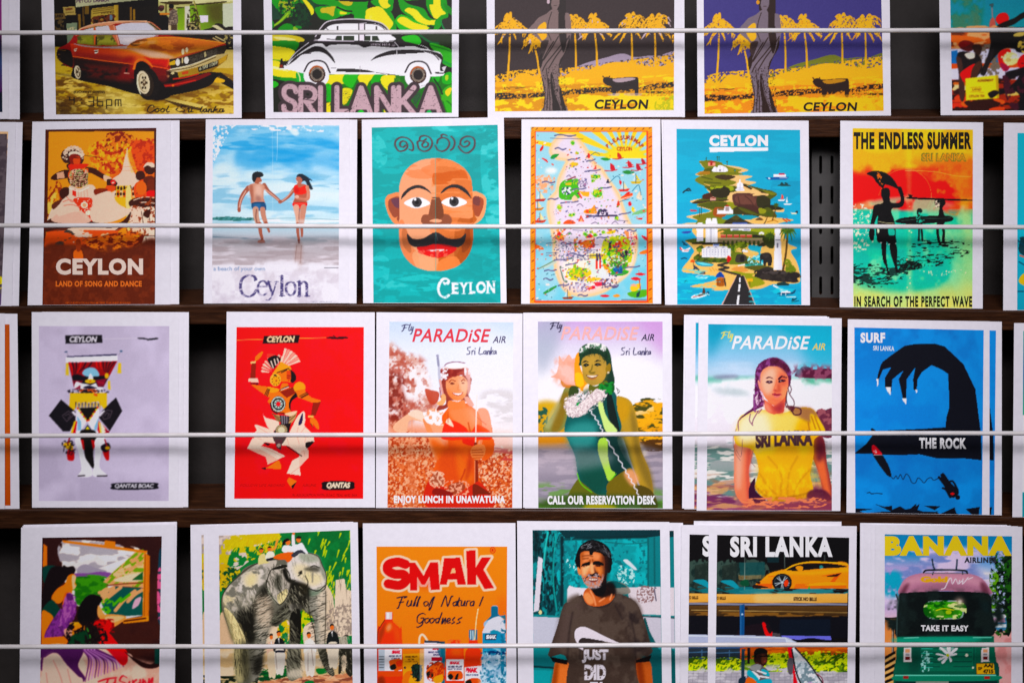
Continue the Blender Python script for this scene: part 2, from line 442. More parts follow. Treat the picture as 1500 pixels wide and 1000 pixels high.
# ---------------------------------------------------------------- top row of pictures
def art_sedan():
    A = Pic(76, -36, 346, 172, '0a0805', 'd6c8dc'); A.fr(0, 0, 10)
    # (coordinates are tenths of the card unit)
    A.r(700, -400, 3500, 480, '0b0806')
    A.p('1090 -400 2190 -400 2190 -10 1700 40 1110 110', 'b9b69a', col2='8f9078', ang=0)
    A.t('PETCO LANKA', 1118, 0, 1600, 48, '4a2a48', .03, dy=-20)
    A.p('920 105 1095 100 1110 220 940 230', 'a58f5c'); A.p('950 125 1060 118 1060 150 960 160', '5b2f1c', .7); A.p('960 180 1080 172 1082 190 962 200', '7e6a40')
    A.p('800 205 950 200 960 280 810 290', '5e4a2c'); A.t('LANKA', 812, 215, 925, 262, '140d08', .04)
    A.p('975 345 1130 340 1130 560 985 640', '7c8772', col2='5d6a5a'); A.n('990 420 1110 400 1110 470 1000 470', 'b5ad90', 2, .5)
    A.p('1140 210 1180 210 1190 460 1160 460', '7a5d30'); A.p('1205 110 1225 110 1240 380 1215 380', '57401f')
    A.r(1240, 90, 1300, 210, '6a5128'); A.n('790 290 920 290 920 470 790 470', '50402a', 4, .6)
    A.p('1330 140 2690 60 2690 330 1330 360', '120d08', .6)
    A.p('1350 130 1680 90 1680 210 1350 250', '9a8048', col2='b39a58'); A.ls('1350 150 1680 105;1350 175 1680 130;1350 205 1680 160', 1, '5f4c26', sm=False)
    A.t('STICK NO BILLS', 1480, 185, 1670, 210, '33220f', .02, dy=-12)
    A.r(1335, 150, 1362, 360, 'a78d50'); A.p('1675 80 1735 75 1735 310 1675 320', 'b89a52', col2='92743a', ang=0)
    A.n('1370 250 1670 220 1670 330 1370 350', '5a2a16', 4, .5); A.e(1625, 260, 22, 40, '5f7284'); A.e(1490, 290, 26, 18, '8d6a3a')
    A.r(1905, 110, 1930, 300, '77572e'); A.r(1950, 140, 1980, 300, '8a6830')
    # right-hand building
    A.fr(10, 0, 10)
    A.p('2220 -400 3500 -400 3500 480 2220 480', 'b3ad7c'); A.p('2220 0 2880 -20 3400 -30 3400 20 2700 60 2240 40', 'cfc9a2')
    A.p('2240 30 2720 20 2720 60 2400 80 2250 45', '3d2f18'); A.r(2320, 60, 2345, 480, '6a5d38')
    A.r(2480, 110, 2600, 130, '2f2a14'); A.p('2500 130 2600 120 2600 480 2500 480', '6f8a1c', col2='8fae2a')
    A.r(2610, 95, 2680, 480, 'cbc6bd'); A.p('2680 70 3220 20 3220 40 2680 95', '32280f')
    A.p('2680 90 3160 50 3170 480 2690 480', '8cb524', col2='4d5518', ang=-20); A.p('2900 70 3160 50 3165 330 2990 330', '4a4218', .75, b=4)
    A.p('3160 60 3320 50 3320 480 3170 480', 'bdbfae'); 
    A.fr(60, 0, 10)
    A.p('2325 232 2450 228 2452 328 2340 335', 'd9cfe0'); A.l('2240 20 2285 170 2310 300 2330 460', (2, 3.4), '6b6132'); A.l('2238 20 2290 200 2318 330 2338 460', 1, 'b9b173')
    A.fr(10, 0, 10)
    A.fr(60, 0, 10)
    A.n('2160 160 2290 160 2320 470 2140 470', '3a351a', 3, .5)
    A.fr(10, 0, 10)
    # two people and a motorcycle
    A.fr(60, 0, 10)
    A.e(1760, 125, 45, 45, '34191a'); A.e(1772, 100, 35, 20, '5d3232')
    A.s('1660 230 1710 190 1790 200 1860 250 1870 330 1850 480 1650 480 1640 300', '0d0a0a')
    A.e(1910, 100, 38, 42, '0c0a08'); A.s('1880 130 1940 130 1960 170 1890 180', '5b2f26')
    A.s('1750 190 1830 195 1950 200 1945 225 1800 225 1745 220', 'c07c43'); A.s('1890 170 1960 150 1995 200 2000 350 1870 370 1890 260', '8d7c6e'); A.n('1890 170 1990 150 2000 350 1880 370', '5a4c48', 2, .5)
    A.r(1905, 365, 1995, 470, '4a3a2e'); A.r(1865, 370, 1900, 470, 'c9b49a')
    A.s('2170 340 2280 370 2340 450 2350 480 2160 480', '151008'); A.n('2160 340 2290 340 2330 460 2170 470', 'a79a72', 2, .62)
    A.s('2370 450 2520 400 2560 350 2650 355 2700 400 2830 410 2830 700 2700 650 2560 560 2440 520', '17120c')
    A.s('2500 390 2560 370 2650 420 2690 460 2600 440 2530 400', 'c8c0a2'); A.ls('2560 540 2680 600;2520 560 2700 660;2650 450 2700 470', 1.5, 'bcae8a'); A.n('2680 520 2840 480 2840 690 2720 680', '9a8c62', 3, .6)
    # street
    A.fr(0, 0, 10)
    A.p('780 690 1100 700 1500 900 2200 1100 3500 850 3500 1760 780 1760', 'b39345')
    A.p('3140 730 3420 730 3420 1000 3120 1000', 'c3ad72'); A.p('780 700 850 700 1100 1000 1200 1300 780 1060', 'b59a4b')
    A.n('780 1050 3440 1100 3440 1700 780 1700', '7b5520', 5, .5, .15, 3.2, .8, rot=8); A.n('780 1100 3440 1150 3440 1700 780 1700', 'd8bd76', 4, .62, .12, 3.5, .8, rot=10)
    A.n('780 1150 1500 1350 1600 1700 780 1700', '4c3012', 4, .55, .2, 2.5, .7, rot=8); A.p('780 1450 1100 1600 1400 1700 780 1700', '2a1a0c', .75, b=8)
    A.s('1500 1300 2000 1420 2000 1700 1500 1600', 'd9c988', .55, b=7); A.p('780 1060 1150 1120 1150 1150 780 1080', '3a2a12', .6, b=1)
    A.p('2370 1410 2700 1480 3050 1560 3000 1590 2680 1530 2360 1450', 'cdb877'); A.p('2360 1450 2700 1530 2960 1590 2940 1625 2600 1560', '33200f', .85)
    A.p('3030 1110 3230 1060 3430 1200 3430 1300 3180 1100', '17110c'); A.p('3080 1080 3430 1220 3430 1320 3200 1200', '120e0c')
    A.fr(10, 0, 10)
    A.s('1900 1430 2600 1340 3000 1200 3150 1250 2900 1320 2500 1440 2000 1480', '5d3c17', .8, b=5); A.s('3000 1120 3180 1170 3170 1210 3050 1210 3020 1180', 'd3a93c')
    A.fr(0, 0, 10)
    # shadow painted by the photographer's street scene under the sedan
    A.s('900 950 1060 1000 1080 1150 1600 1270 1950 1370 2300 1420 2520 1400 3000 1290 3150 1170 3140 1060 2300 1100 1500 900', '0c0705')
    # body
    A.s('850 720 960 660 1030 600 1110 480 1190 420 1400 350 1650 320 1900 312 2130 312 2230 335 2330 410 2420 500 2600 540 2800 560 3100 600 3300 640 3260 740 3000 850 2600 960 2430 1080 2100 1170 1600 1080 1100 1010 900 920 840 800', '8e1e0a')
    A.p('1030 640 1500 700 1750 720 2200 740 2530 850 2440 1010 2080 940 1500 900 1060 830', 'c2400c', col2='d8660f', ang=0)
    A.p('1060 760 1500 800 1950 830 1900 930 1500 900 1060 830', '5a0c08', .85, b=4); A.p('1650 720 2100 750 2000 860 1800 820', 'e8861a', .9, b=8)
    A.p('1900 830 2010 850 1930 930 1700 910', '8b1610', .9, b=3)
    A.p('1060 840 1500 900 1900 950 1860 1150 1400 1080 1080 1000', '180806', b=2); A.n('1200 950 1900 1000 1880 1190 1200 1100', '571510', 8, .5, .3, 2, .8)
    A.p('1780 980 1870 960 1960 1200 1700 1180 1760 1080', '6e1513', b=3); A.s('1840 1010 1870 1010 1860 1060 1835 1060', '140605'); A.l('1820 1072 1890 1080', 1.2, 'd8a59a')
    A.s('840 740 900 720 1020 740 1060 820 1060 980 960 950 880 900 835 840', '100906'); A.ls('860 730 960 745;850 800 880 805;855 860 880 865', 1, '6d4a24')
    A.l('1070 830 1500 890 1960 945', 1.1, 'e06a28')
    # roof, windows
    A.s('1110 480 1190 420 1400 355 1650 320 1900 310 2120 310 2220 335 2330 420 2420 500 2370 510 2280 420 2180 345 1900 345 1700 350 1600 380 1200 430 1120 530', 'c58a70')
    A.l('1120 490 1200 415 1400 355 1650 322 1900 312 2150 315', 1.4, 'd9ae96'); A.p('1150 530 1240 430 1400 385 1600 380 1680 460 1760 660 1400 670 1130 640', '6a5d30')
    A.p('1210 450 1400 400 1580 380 1610 400 1660 470 1220 475', 'c3bcc8'); A.p('1130 540 1660 530 1760 650 1400 670 1140 630', '4d4a20'); A.n('1140 540 1700 530 1760 660 1140 640', '8c8a45', 8, .5, .2)
    A.p('1260 550 1370 545 1370 640 1260 630', '7f8238', .9, b=1)
    A.p('1370 400 1400 400 1420 660 1375 660', 'b55a18'); A.p('1400 540 1418 540 1420 662 1400 662', '1b1008'); A.p('1590 385 1680 370 1700 460 1755 660 1725 665 1650 530 1620 460', 'b8694e'); A.l('1665 380 1690 460 1745 660', 1, 'd9a596')
    A.p('1690 390 1790 352 1950 338 2170 338 2250 410 2340 510 2050 570 1930 610 1900 665 1765 655', 'c6c1d0'); A.p('1730 535 2330 530 2000 590 1910 655 1765 655', 'bfb6c0'); A.p('1770 570 2200 545 1960 600 1900 650', 'd6cbd2', .8, b=2)
    A.p('2130 322 2220 345 2340 440 2430 515 2360 515 2270 420', '3c2f1d'); A.l('2150 330 2270 420 2390 510', .9, 'bcae94'); A.l('1800 340 1990 325 2120 335', .8, '7a5a48')
    # waist highlight and bonnet
    A.s('1060 640 1250 670 1500 690 1760 680 1930 660 2050 640 2100 690 1800 715 1560 710 1250 690', 'a09aa6', .9)
    A.fr(10, 0, 10)
    A.p('1810 640 1920 595 2150 545 2380 545 2700 570 3000 600 3200 635 2900 740 2600 800 2450 860 2250 830 2000 745 1750 700', 'b96a14')
    A.s('1810 650 1900 600 2060 580 2000 640 1880 680', '3f2c12', .9); A.s('1840 650 1930 620 2050 600 1980 650', 'd3a37e', .9)
    A.s('1950 640 2400 610 2700 620 2560 700 2300 720 1950 690', 'd9812a', .9, b=5); A.s('2060 650 2220 650 2140 760 2010 720', '8a4610', .8, b=5); A.s('2040 600 2210 590 2170 650 2040 650', 'c9a184', .8, b=3); A.n('1900 600 3100 620 2600 760 2000 740', '8a3c0c', 7, .55, .2, 2.5, .7)
    A.s('1500 700 1800 740 2100 850 2350 860 2450 850 2300 780 2000 720 1750 700', 'd9b3a2', .9, b=2)
    A.s('2000 800 2400 880 2700 770 3000 700 2700 740 2450 830 2250 800', 'dab79f', .85, b=3)
    A.p('2280 580 3000 600 3190 640 2800 670 2500 650', 'c96e10', .6, b=4); A.l('2050 570 2380 548 2800 580 3190 635', .9, 'd79a48')
    # front
    A.p('1990 820 2100 860 2380 870 2360 920 2340 1010 2140 960', 'c33010', b=1)
    A.p('2380 870 2560 850 2900 740 3200 660 3220 720 3180 800 2700 980 2400 1010', '2c2318')
    A.p('2660 850 2900 770 3100 700 3080 800 2680 930', '4a443c'); A.n('2660 850 3100 700 3080 800 2680 930', '2a241e', 1.2, .5)
    A.p('2380 920 2440 890 2470 890 2470 950 2380 960', 'cda81a'); A.e(2504, 915, 34, 55, 'e4d6d2'); A.e(2630, 885, 34, 52, 'ead9d8'); A.e(2572, 890, 12, 45, 'c8b48a')
    A.e(2504, 915, 36, 58, '2a1c12', .25); A.e(2504, 915, 28, 48, 'eadbd8'); 
    A.e(2580, 760, 22, 40, 'e4d0b4'); A.e(2636, 735, 20, 36, 'e4d0b4');
    A.p('2890 770 2915 760 2920 830 2895 840', 'b6a986')
    A.p('2340 1030 2700 960 3050 810 3240 780 3230 830 2700 1030 2520 1070 2340 1040', 'd8c9b0', col2='a7905c', ang=20); A.ls('2380 1040 2700 985 3060 840', 1.2, '4a3820'); A.ls('2390 1020 2700 950 3060 815', 1, 'f0e2cc')
    A.p('2320 1040 2500 1060 2520 1150 2350 1150', '1c140c'); A.e(2430, 1075, 26, 18, 'cdbf9a'); A.e(2360, 1120, 20, 18, 'bfae80')
    A.p('2500 1060 3000 930 3240 800 3220 880 3000 1050 2520 1140', 'a8873c', col2='7c5a1e', ang=0); A.p('2560 1060 2660 1040 2660 1080 2570 1100', 'b54a18'); A.p('3100 880 3230 800 3210 890 3120 940', 'b8922f')
    A.p('2800 990 3090 890 3090 970 2810 1060', '15100c'); A.t('6 SRI 1069', 2820, 985, 3085, 1040, 'b7b49c', .03, dy=-95)
    A.p('2280 1240 2450 1220 2750 1130 2960 1060 3000 1090 2800 1180 2500 1270 2300 1280', '6d1210'); A.ls('2310 1265 2450 1245 2760 1180;2440 1160 2600 1140 2800 1090', 2, 'b8321e'); A.e(2435, 1255, 22, 14, 'e06a3a')
    A.s('2100 960 2330 1000 2360 1180 2250 1200 2140 1120', '6b1416', .9, b=3); A.l('2120 970 2330 1005 2370 1020', 1.5, 'e0562a')
    # front wheel
    A.s('1860 1040 1900 930 1990 900 2080 960 2150 1100 2300 1250 2400 1400 2250 1470 2080 1460 1950 1400 1880 1250', '0d0908')
    A.l('1862 1010 1890 920 1960 870 2060 900 2130 980', (3.5, 2), 'e0741a')
    A.e(2060, 1230, 175, 245, '14100e', rot=-12); A.e(2030, 1230, 120, 190, '2a2018', rot=-12); A.e(2000, 1210, 92, 170, 'd6c7b2', rot=-10); A.e(2000, 1215, 70, 140, '9d8c70', rot=-10); A.e(2010, 1215, 62, 130, 'cfc0a8', rot=-10)
    for i in range(6): A.e(2010+38*math.cos(i*1.05), 1215+85*math.sin(i*1.05), 14, 20, '33261a')
    A.e(2010, 1215, 26, 50, '5a4632'); A.e(2012, 1205, 10, 20, 'd8c8b4'); A.l('1915 1100 1915 1250 1960 1380', 1.5, 'e8dcc6')
    A.fr(0, 0, 10)
    # rear wheel
    A.e(1130, 1060, 66, 110, '100c0a', rot=-8); A.e(1135, 1060, 46, 98, 'c9bba6', rot=-8); A.e(1142, 1062, 32, 76, '5a4a38', rot=-8); A.ls('1120 1000 1150 1060 1145 1110;1130 1090 1165 1040', 1.6, 'cdbfaa'); A.e(1140, 1060, 10, 22, '2a2018')
    A.p('1080 720 1130 710 1130 725 1085 735', 'e3cbc0'); A.p('1085 742 1125 738 1120 752 1088 754', 'e3cbc0'); A.p('1375 735 1440 732 1440 748 1378 752', 'f0ded6'); A.p('1385 765 1440 760 1430 782 1390 784', 'f0ded6'); A.p('1390 750 1430 748 1430 762 1390 765', '4a1a10')
    A.fade('3a1c08', .06); A.grain(.02, 1)
    # captions in the picture
    A.t('(DOWNTOWN)', 1080, 1332, 1535, 1382, '20180e', .035, gap=1.1)
    K = '1c150c'
    A.ls('1020 1430 1020 1465 1090 1465;1085 1430 1085 1520;1190 1455 1200 1455;1190 1512 1200 1512', 1.7, K, sm=False)
    A.ls('1290 1425 1375 1425 1370 1555 1290 1555;1300 1490 1370 1488;1425 1425 1425 1555 1505 1555 1508 1495 1428 1495', 1.5, K, sm=False)
    A.ls('1560 1590 1560 1465 1635 1465 1635 1550 1562 1550;1690 1555 1690 1465 1770 1465 1775 1555;1733 1470 1733 1550', 1.5, K, sm=False)
    K = '180c08'
    A.ls('2255 1570 2240 1545 2190 1560 2160 1620 2190 1650 2230 1640 2280 1600;2305 1590 2272 1620 2295 1645 2330 1620 2305 1590 2350 1600;2385 1590 2352 1620 2375 1645 2410 1620 2385 1590 2430 1605;2470 1560 2440 1620 2450 1645 2480 1635', 1.7, K, nib=(30, .5))
    A.ls('2720 1560 2680 1550 2650 1580 2700 1610 2690 1640 2630 1640 2580 1610 2600 1590;2740 1600 2770 1595 2760 1645 2790 1640;2810 1600 2800 1640 2830 1640;2818 1572 2824 1574', 1.7, K, nib=(30, .5))
    A.ls('2960 1570 2935 1625 2950 1645 2975 1620;3020 1600 2985 1610 2990 1645 3020 1625 3030 1600 3025 1640 3050 1630;3060 1600 3055 1645 3070 1610 3095 1605 3090 1645 3115 1635;3165 1560 3140 1600 3120 1645 3150 1612 3180 1605 3150 1620 3185 1645 3200 1640;3260 1600 3225 1605 3220 1640 3250 1640 3270 1600 3262 1640 3285 1630', 1.8, K, nib=(30, .5))
    return A.done()

def art_stencil_car():
    A = Pic(396, -36, 666, 168, '1c1a16', 'ddd0e0'); A.fr(0, 0, 10)
    A.remap = ([-9000, 5300, 5650, 9000], [-9100, 5200, 5650, 9000])
    A.r(3950, -400, 6700, 1700, '1b1d14')
    G, G2, Y, Y2, D = '2f8a24', '46a428', 'd6c814', 'b9a818', '173a24'
    def chili(S, body, hi=None, hcol=Y):
        A.s(S, body)
        if hi: A.s(hi, hcol)
    chili('3900 -300 4900 -300 4980 60 4600 200 3990 300 3960 100', '1c3d2a')
    chili('4000 -100 4200 -60 4260 120 4180 160', G)
    chili('4180 60 4260 -20 4460 -60 4580 120 4520 220 4340 260 4210 240', '1f7a26'); A.n('4180 60 4260 -20 4500 -60 4580 160 4340 260 4210 240', '9aa032', 4, .55); A.n('4160 60 4260 -20 4560 -60 4620 200 4340 280 4210 260', '10301c', 3, .6)
    A.l('4070 410 4200 320 4330 190', (2.5, 5.5), '6f9a2e'); A.l('4080 405 4210 310 4320 200', 1.2, 'a8b84a')
    chili('4440 60 4620 130 4630 320 4500 420 4360 400 4370 300 4450 250', '15381f'); A.n('4440 60 4640 130 4640 420 4380 420', '0e2416', 4, .5)
    chili('4480 -100 4600 -60 4700 90 4690 210 4650 225 4600 60', '1a4a26'); chili('4490 -60 4560 -20 4680 110 4695 190 4660 225 4630 150', Y)
    chili('4600 -200 5400 -200 5440 100 5430 280 5200 180 4900 80 4700 40', G, '4900 -200 5250 -100 5260 60 5170 85 5050 10', Y2)
    chili('4710 130 4790 100 5000 90 5080 130 5100 230 4950 295 4800 280 4740 210', G, '4800 130 4900 110 5010 95 5000 150 4980 240 4900 200 4810 190', Y2)
    chili('5060 100 5200 150 5240 190 5170 240 5060 220', G2, '5080 170 5180 190 5160 210 5090 215', Y); A.ls('5040 110 5160 160 5250 170;5020 290 5200 230 5350 250', 2.5, '14180e')
    chili('3990 280 4060 270 4120 360 4080 430 4000 420', '1d7a2a'); A.ls('4025 330 4060 430', 1.6, '9aa84a')
    chili('4180 420 4280 350 4380 370 4400 470 4180 470', '168030'); chili('4400 400 4450 400 4460 480 4400 480', '8aa63a'); chili('4420 380 4500 385 4520 420 4450 415', '187a34')
    chili('5300 150 5420 180 5430 330 5300 330', '2f8a2a'); chili('5480 30 5500 -100 5740 -100 5750 140 5680 160 5560 110', G, '5570 -100 5700 -100 5680 40 5720 90 5640 130 5580 60', Y)
    chili('5420 220 5440 140 5560 100 5640 150 5700 240 5760 300 5770 420 5680 470 5560 420 5480 330 5420 320', Y); A.s('5460 200 5510 200 5500 310 5440 310', 'd8cf96', .8, b=3); chili('5620 130 5700 150 5760 240 5800 360 5800 460 5700 460 5760 350 5700 250', G)
    chili('5840 -50 5980 60 6200 130 6290 260 6390 300 6360 380 6240 380 6080 300 5880 160', G, '5930 160 5980 120 6100 150 6180 240 6270 300 6390 300 6370 360 6260 370 6120 320 6030 230', Y); A.s('6000 150 6100 180 6200 290 6260 350 6100 270', 'd9d08a', .7, b=2)
    chili('5790 300 5860 220 5960 240 6100 310 6280 400 6330 440 6200 480 5960 460 5840 420', G2, '5820 310 5880 250 5960 270 6080 340 6270 390 6240 450 6100 450 5950 400', Y); A.ls('6270 390 6320 380 6320 420 6280 440', 2.2, '173a20')
    chili('5000 0 5200 -100 5500 -100 5500 10 5300 30', '14180e', None); chili('5840 -200 6200 -200 6290 -40 6100 0 5900 -10', G2)
    chili('6240 60 6280 -100 6500 -100 6560 160 6550 270 6430 290 6320 230', G, '6290 80 6350 60 6340 -100 6440 -100 6460 110 6530 200 6460 230 6400 280 6340 240', Y)
    chili('6380 300 6460 280 6470 360 6400 460 6330 470 6360 400', G); chili('6480 290 6640 280 6640 450 6520 440', '2c2c26'); A.ls('6450 300 6500 420 6560 470', 2, '157a4a'); chili('6500 50 6640 150 6640 240 6540 160', '177a30')
    chili('5900 540 6100 520 6170 620 6080 680 5920 600', G2); chili('6200 480 6500 500 6640 560 6640 700 6400 650 6220 590', '26301e'); A.ls('6150 520 6300 620 6420 640', 3, '1d5a34')
    chili('6290 650 6400 650 6640 760 6640 980 6500 940 6400 800', '4aa02a'); A.l('6300 660 6500 720 6640 770', 2, '2c7a26'); A.l('6460 890 6640 970', 4, '1f8a44')
    chili('3980 520 4200 500 4480 540 4560 600 4420 620 4000 610', Y2, '4100 540 4300 550 4440 590 4200 590', 'cfc58a'); chili('4000 610 4450 610 4420 740 4200 700 4000 690', '2f7a26')
    chili('3990 690 4200 690 4400 740 4420 860 4200 900 3990 860', Y); A.ls('3995 850 4100 880 4210 890', 2, '6a9a26'); chili('3990 890 4180 900 4220 980 3990 970', Y)
    chili('3990 980 4300 1000 4480 1060 4450 1150 4200 1130 3990 1080', Y, '3990 980 4150 980 4330 1050 4100 1010', 'e6dca0'); chili('3990 1080 4200 1130 4450 1150 4460 1200 4200 1180 3990 1130', G); A.ls('4000 1120 4200 1150;4010 1140 4250 1190', 1.2, '103018')
    chili('4440 1070 4560 1080 4560 1200 4460 1200', '2f9a4a'); A.ls('4460 1060 4490 1130 4495 1190', 1.5, 'dcd6a8'); chili('4000 1200 4120 1190 4180 1240 4110 1290 4010 1280', G2); A.s('4010 1220 4080 1215 4090 1270 4020 1270', Y)
    chili('3990 1300 4100 1300 4080 1520 3990 1530', '1c4a28'); chili('3990 1560 4050 1560 4090 1660 3990 1660', '2fae3a')
    A.p('4840 1090 6560 1080 6640 1100 6640 1660 4780 1660', '2c6a24'); chili('4820 1200 4900 1110 5100 1090 5200 1120 5180 1220 4900 1240', Y)
    chili('5160 1090 5330 1090 5300 1220 5240 1290 5120 1200', G2); chili('5360 1090 5520 1090 5460 1200 5420 1280 5340 1180', Y); chili('5520 1100 5620 1110 5560 1210 5480 1220', '3a9a2a'); chili('5620 1110 5790 1110 5760 1210 5690 1330 5600 1220', Y); A.n('5780 1110 5860 1110 5860 1220 5780 1220', '4a7a20', 1.5, .5)
    chili('5120 1300 5260 1320 5210 1460 5140 1540 5100 1450', Y); chili('4870 1250 4950 1260 4940 1500 4870 1520', '3aa832'); A.p('4880 1500 4940 1500 4940 1660 4880 1660', 'd8c83a'); A.n('4860 1340 4930 1340 4930 1500 4860 1500', '1c4a24', 3, .5)
    chili('6480 1120 6560 1060 6620 1080 6630 1200 6560 1240 6480 1210', '3f9a2a', '6520 1120 6560 1100 6560 1170 6530 1180', 'a8b82a'); chili('6460 1400 6520 1290 6640 1260 6640 1520 6560 1480 6480 1480', '4f9a24', '6520 1340 6580 1290 6620 1300 6580 1400 6540 1400', 'd0bc1c')
    chili('6330 1110 6440 1120 6420 1200 6350 1190', '2f9a3a'); chili('6500 1480 6600 1540 6640 1660 6560 1660', '4a9a28'); A.ls('6360 1160 6440 1280 6480 1380', 2.5, '14301c')
    # coachwork
    W = 'e2d6e6'; K = '241e20'
    A.s('4690 580 4760 480 4840 370 4960 300 5200 280 5400 290 5580 340 5680 440 5790 600 5760 640 4700 640', K); A.l('4720 540 4800 410 4900 320 5100 288 5350 285 5560 325 5660 400 5730 520', 1.6, 'c4b8c4')
    A.s('4790 560 4850 440 4940 370 5200 340 5520 350 5620 400 5700 500 5740 600 4800 610', W)
    A.l('4830 450 4940 370 5140 345 5500 355 5600 395 5680 490', 1, K); A.r(5030, 385, 5055, 480, K); A.r(5340, 350, 5350, 600, K); A.r(5404, 350, 5416, 600, K); A.r(5350, 352, 5404, 600, 'd8ccd8')
    A.p('5090 540 5110 540 5110 595 5010 595 5030 540', '2c3426'); A.r(5030, 530, 5110, 595, '2c3426'); A.r(5130, 530, 5290, 595, '2c3426'); A.p('5415 530 5480 530 5480 600 5410 600', '2c3426'); A.p('5495 530 5560 530 5580 600 5495 600', '2c3426'); A.p('5560 530 5660 530 5710 600 5690 610 5580 600', W); A.s('5560 530 5660 530 5690 580 5600 590', W); A.r(5535, 390, 5552, 480, K)
    A.p('4890 540 5030 540 5005 580 4890 575', W); A.l('4890 575 5005 580 5030 540', 1, K); A.s('5190 462 5230 452 5270 462', K)
    A.l('4880 420 4920 460 4880 500', 1.2, K)
    A.s('4310 930 4380 830 4500 700 4620 610 4720 580 4800 600 5200 600 5500 605 5900 620 6150 660 6260 700 6300 740 6420 760 6470 800 6480 860 6450 960 6450 1040 6500 1050 6440 1120 5880 1110 5820 1100 4950 1090 4850 1090 4560 1080 4400 1040 4270 1020 4200 1000', W)
    A.s('4310 930 4380 820 4500 690 4600 610 4700 585 4800 600 5230 600 5420 610 5450 690 5300 660 4970 660 4880 690 4830 650 4740 640 4620 690 4480 790 4390 860', K); A.l('4320 920 4400 810 4500 720 4620 630', 1, W); A.l('4700 600 5100 607 5420 612', .8, 'b8aab8')
    A.s('4400 860 4500 790 4620 720 4720 680 4830 700 4920 770 4980 850 5010 930 4960 880 4880 800 4770 760 4660 770 4520 810 4420 890 4330 950', K); A.ls('4560 790 4650 785;4400 880 4440 870', 1.3, K)
    A.s('5290 605 5500 610 5640 620 5900 610 6100 650 6220 690 6260 720 6160 710 6050 680 5900 690 5760 700 5620 690 5500 680 5440 690 5380 690', K); A.s('5380 650 5430 640 5440 690 5390 700', K); A.t('STICK NO BILLS', 5480, 640, 5790, 672, 'b9acb8', .02, dy=8); A.l('5780 620 5840 690', .8, W); A.s('5940 680 6050 690 6000 706 5950 700', W)
    A.s('5480 890 5560 810 5700 750 5830 735 6000 730 6200 740 6300 750 6420 780 6470 820 6470 880 6430 850 6360 800 6200 780 6000 790 5800 800 5650 820 5540 860', K); A.s('6200 760 6330 780 6420 870 6350 840', W); A.l('6200 750 6350 800 6430 880', 1.3, K); A.l('6450 800 6480 860 6455 960', 1.8, K); A.l('5810 740 5815 810', .8, W)
    A.l('4950 1000 5020 1000', .6, K); A.p('5040 1010 5300 1012 5440 1030 5540 1065 5300 1060 5020 1055', K); A.l('5680 1096 5790 1102', .9, K); A.r(5355, 970, 5360, 1060, '8a7e88'); A.l('5540 1066 5700 1090', .6, K)
    A.p('4215 860 4240 860 4245 920 4260 1000 4190 1000 4200 930', '1e1512'); A.p('4195 950 4240 950 4240 995 4195 990', '7a2a14'); A.n('4240 880 4330 880 4320 960 4250 950', K, 2, .55)
    A.p('6070 1050 6190 1050 6240 1080 6090 1085', K); A.p('6490 1030 6470 990 6540 970 6510 1050', 'c8bcc8'); A.p('6370 1060 6500 1060 6500 1085 6380 1082', K); A.p('6380 1040 6490 1050 6500 1065 6370 1060', W)
    for cx, cy, r in ((4745, 1090, 1), (6125, 1100, 1)):
        A.e(cx-10, cy+10, 188, 195, W); A.l([cx-190, cy-40, cx-120, cy-160, cx, cy-200, cx+120, cy-160, cx+190, cy-20], 2.2, K); A.e(cx, cy, 122, 125, '3a201a'); A.l([cx-105, cy-20, cx-60, cy-95, cx, cy-115, cx+70, cy-92], 2.6, 'a0562c'); A.e(cx, cy, 100, 102, '352a26')
        for i in range(26):
            t = i*2*math.pi/26; A.l([cx+76*math.cos(t), cy+78*math.sin(t), cx+97*math.cos(t), cy+100*math.sin(t)], .9, 'b8a89c')
        A.e(cx, cy, 70, 72, '241e1c')
    # big lettering with its dark halo
    D = '3c3034'; P = 'b3969f'; A.remap = None
    st = ['4335 1345 4310 1285 4235 1268 4172 1300 4162 1380 4205 1448 4300 1500 4330 1570 4305 1645 4230 1665 4170 1625 4155 1560', '4405 1285 4540 1290 4608 1340 4612 1420 4565 1478 4480 1490', '4405 1690 4405 1285', '4480 1480 4625 1690', '4695 1285 4695 1690', '4935 1285 4935 1636 5080 1636', '5290 1290 5150 1690', '5290 1290 5440 1690', '5190 1570 5390 1570', '5517 1690 5517 1290 5765 1690 5765 1290', '5842 1285 5842 1690', '6065 1285 5875 1510', '5900 1470 6080 1690', '6310 1290 6165 1690', '6310 1290 6455 1690', '6210 1570 6410 1570']
    for q, S in enumerate(st): A.l(S, 17, D, sm=q < 2)
    A.p('4785 1300 4840 1330 4835 1500 4785 1490', '3c9a34'); A.p('5030 1330 5150 1310 5080 1520 5030 1540', 'c9bb1a'); A.p('4785 1510 4838 1500 4838 1660 4785 1660', 'd6c548')
    for q, S in enumerate(st): A.l(S, 7.4, P, sm=q < 2)
    A.p('5220 1560 5285 1330 5300 1330 5375 1560', P); A.p('6235 1560 6305 1330 6318 1330 6390 1560', P)
    A.s('6050 1440 6140 1350 6160 1420 6085 1530', '2f5034'); A.s('5240 1640 5290 1610 5330 1640 5330 1670 5230 1670', '2fb04a'); A.s('6250 1640 6290 1610 6320 1645 6320 1670 6250 1670', '22a05a'); A.p('5620 1600 5680 1690 5620 1690', 'cfc02a')
    A.n('4150 1250 6500 1250 6500 1680 4150 1680', D, 1.6, .94, .08, 1, .9, sm=False); A.ls('4440 1455 4520 1465 4600 1480;5050 1640 5150 1600 5120 1570;5580 1360 5620 1380;6000 1320 6060 1330;6130 1600 6200 1590', 1.2, D)
    A.grain(.012, 1)
    return A.done()

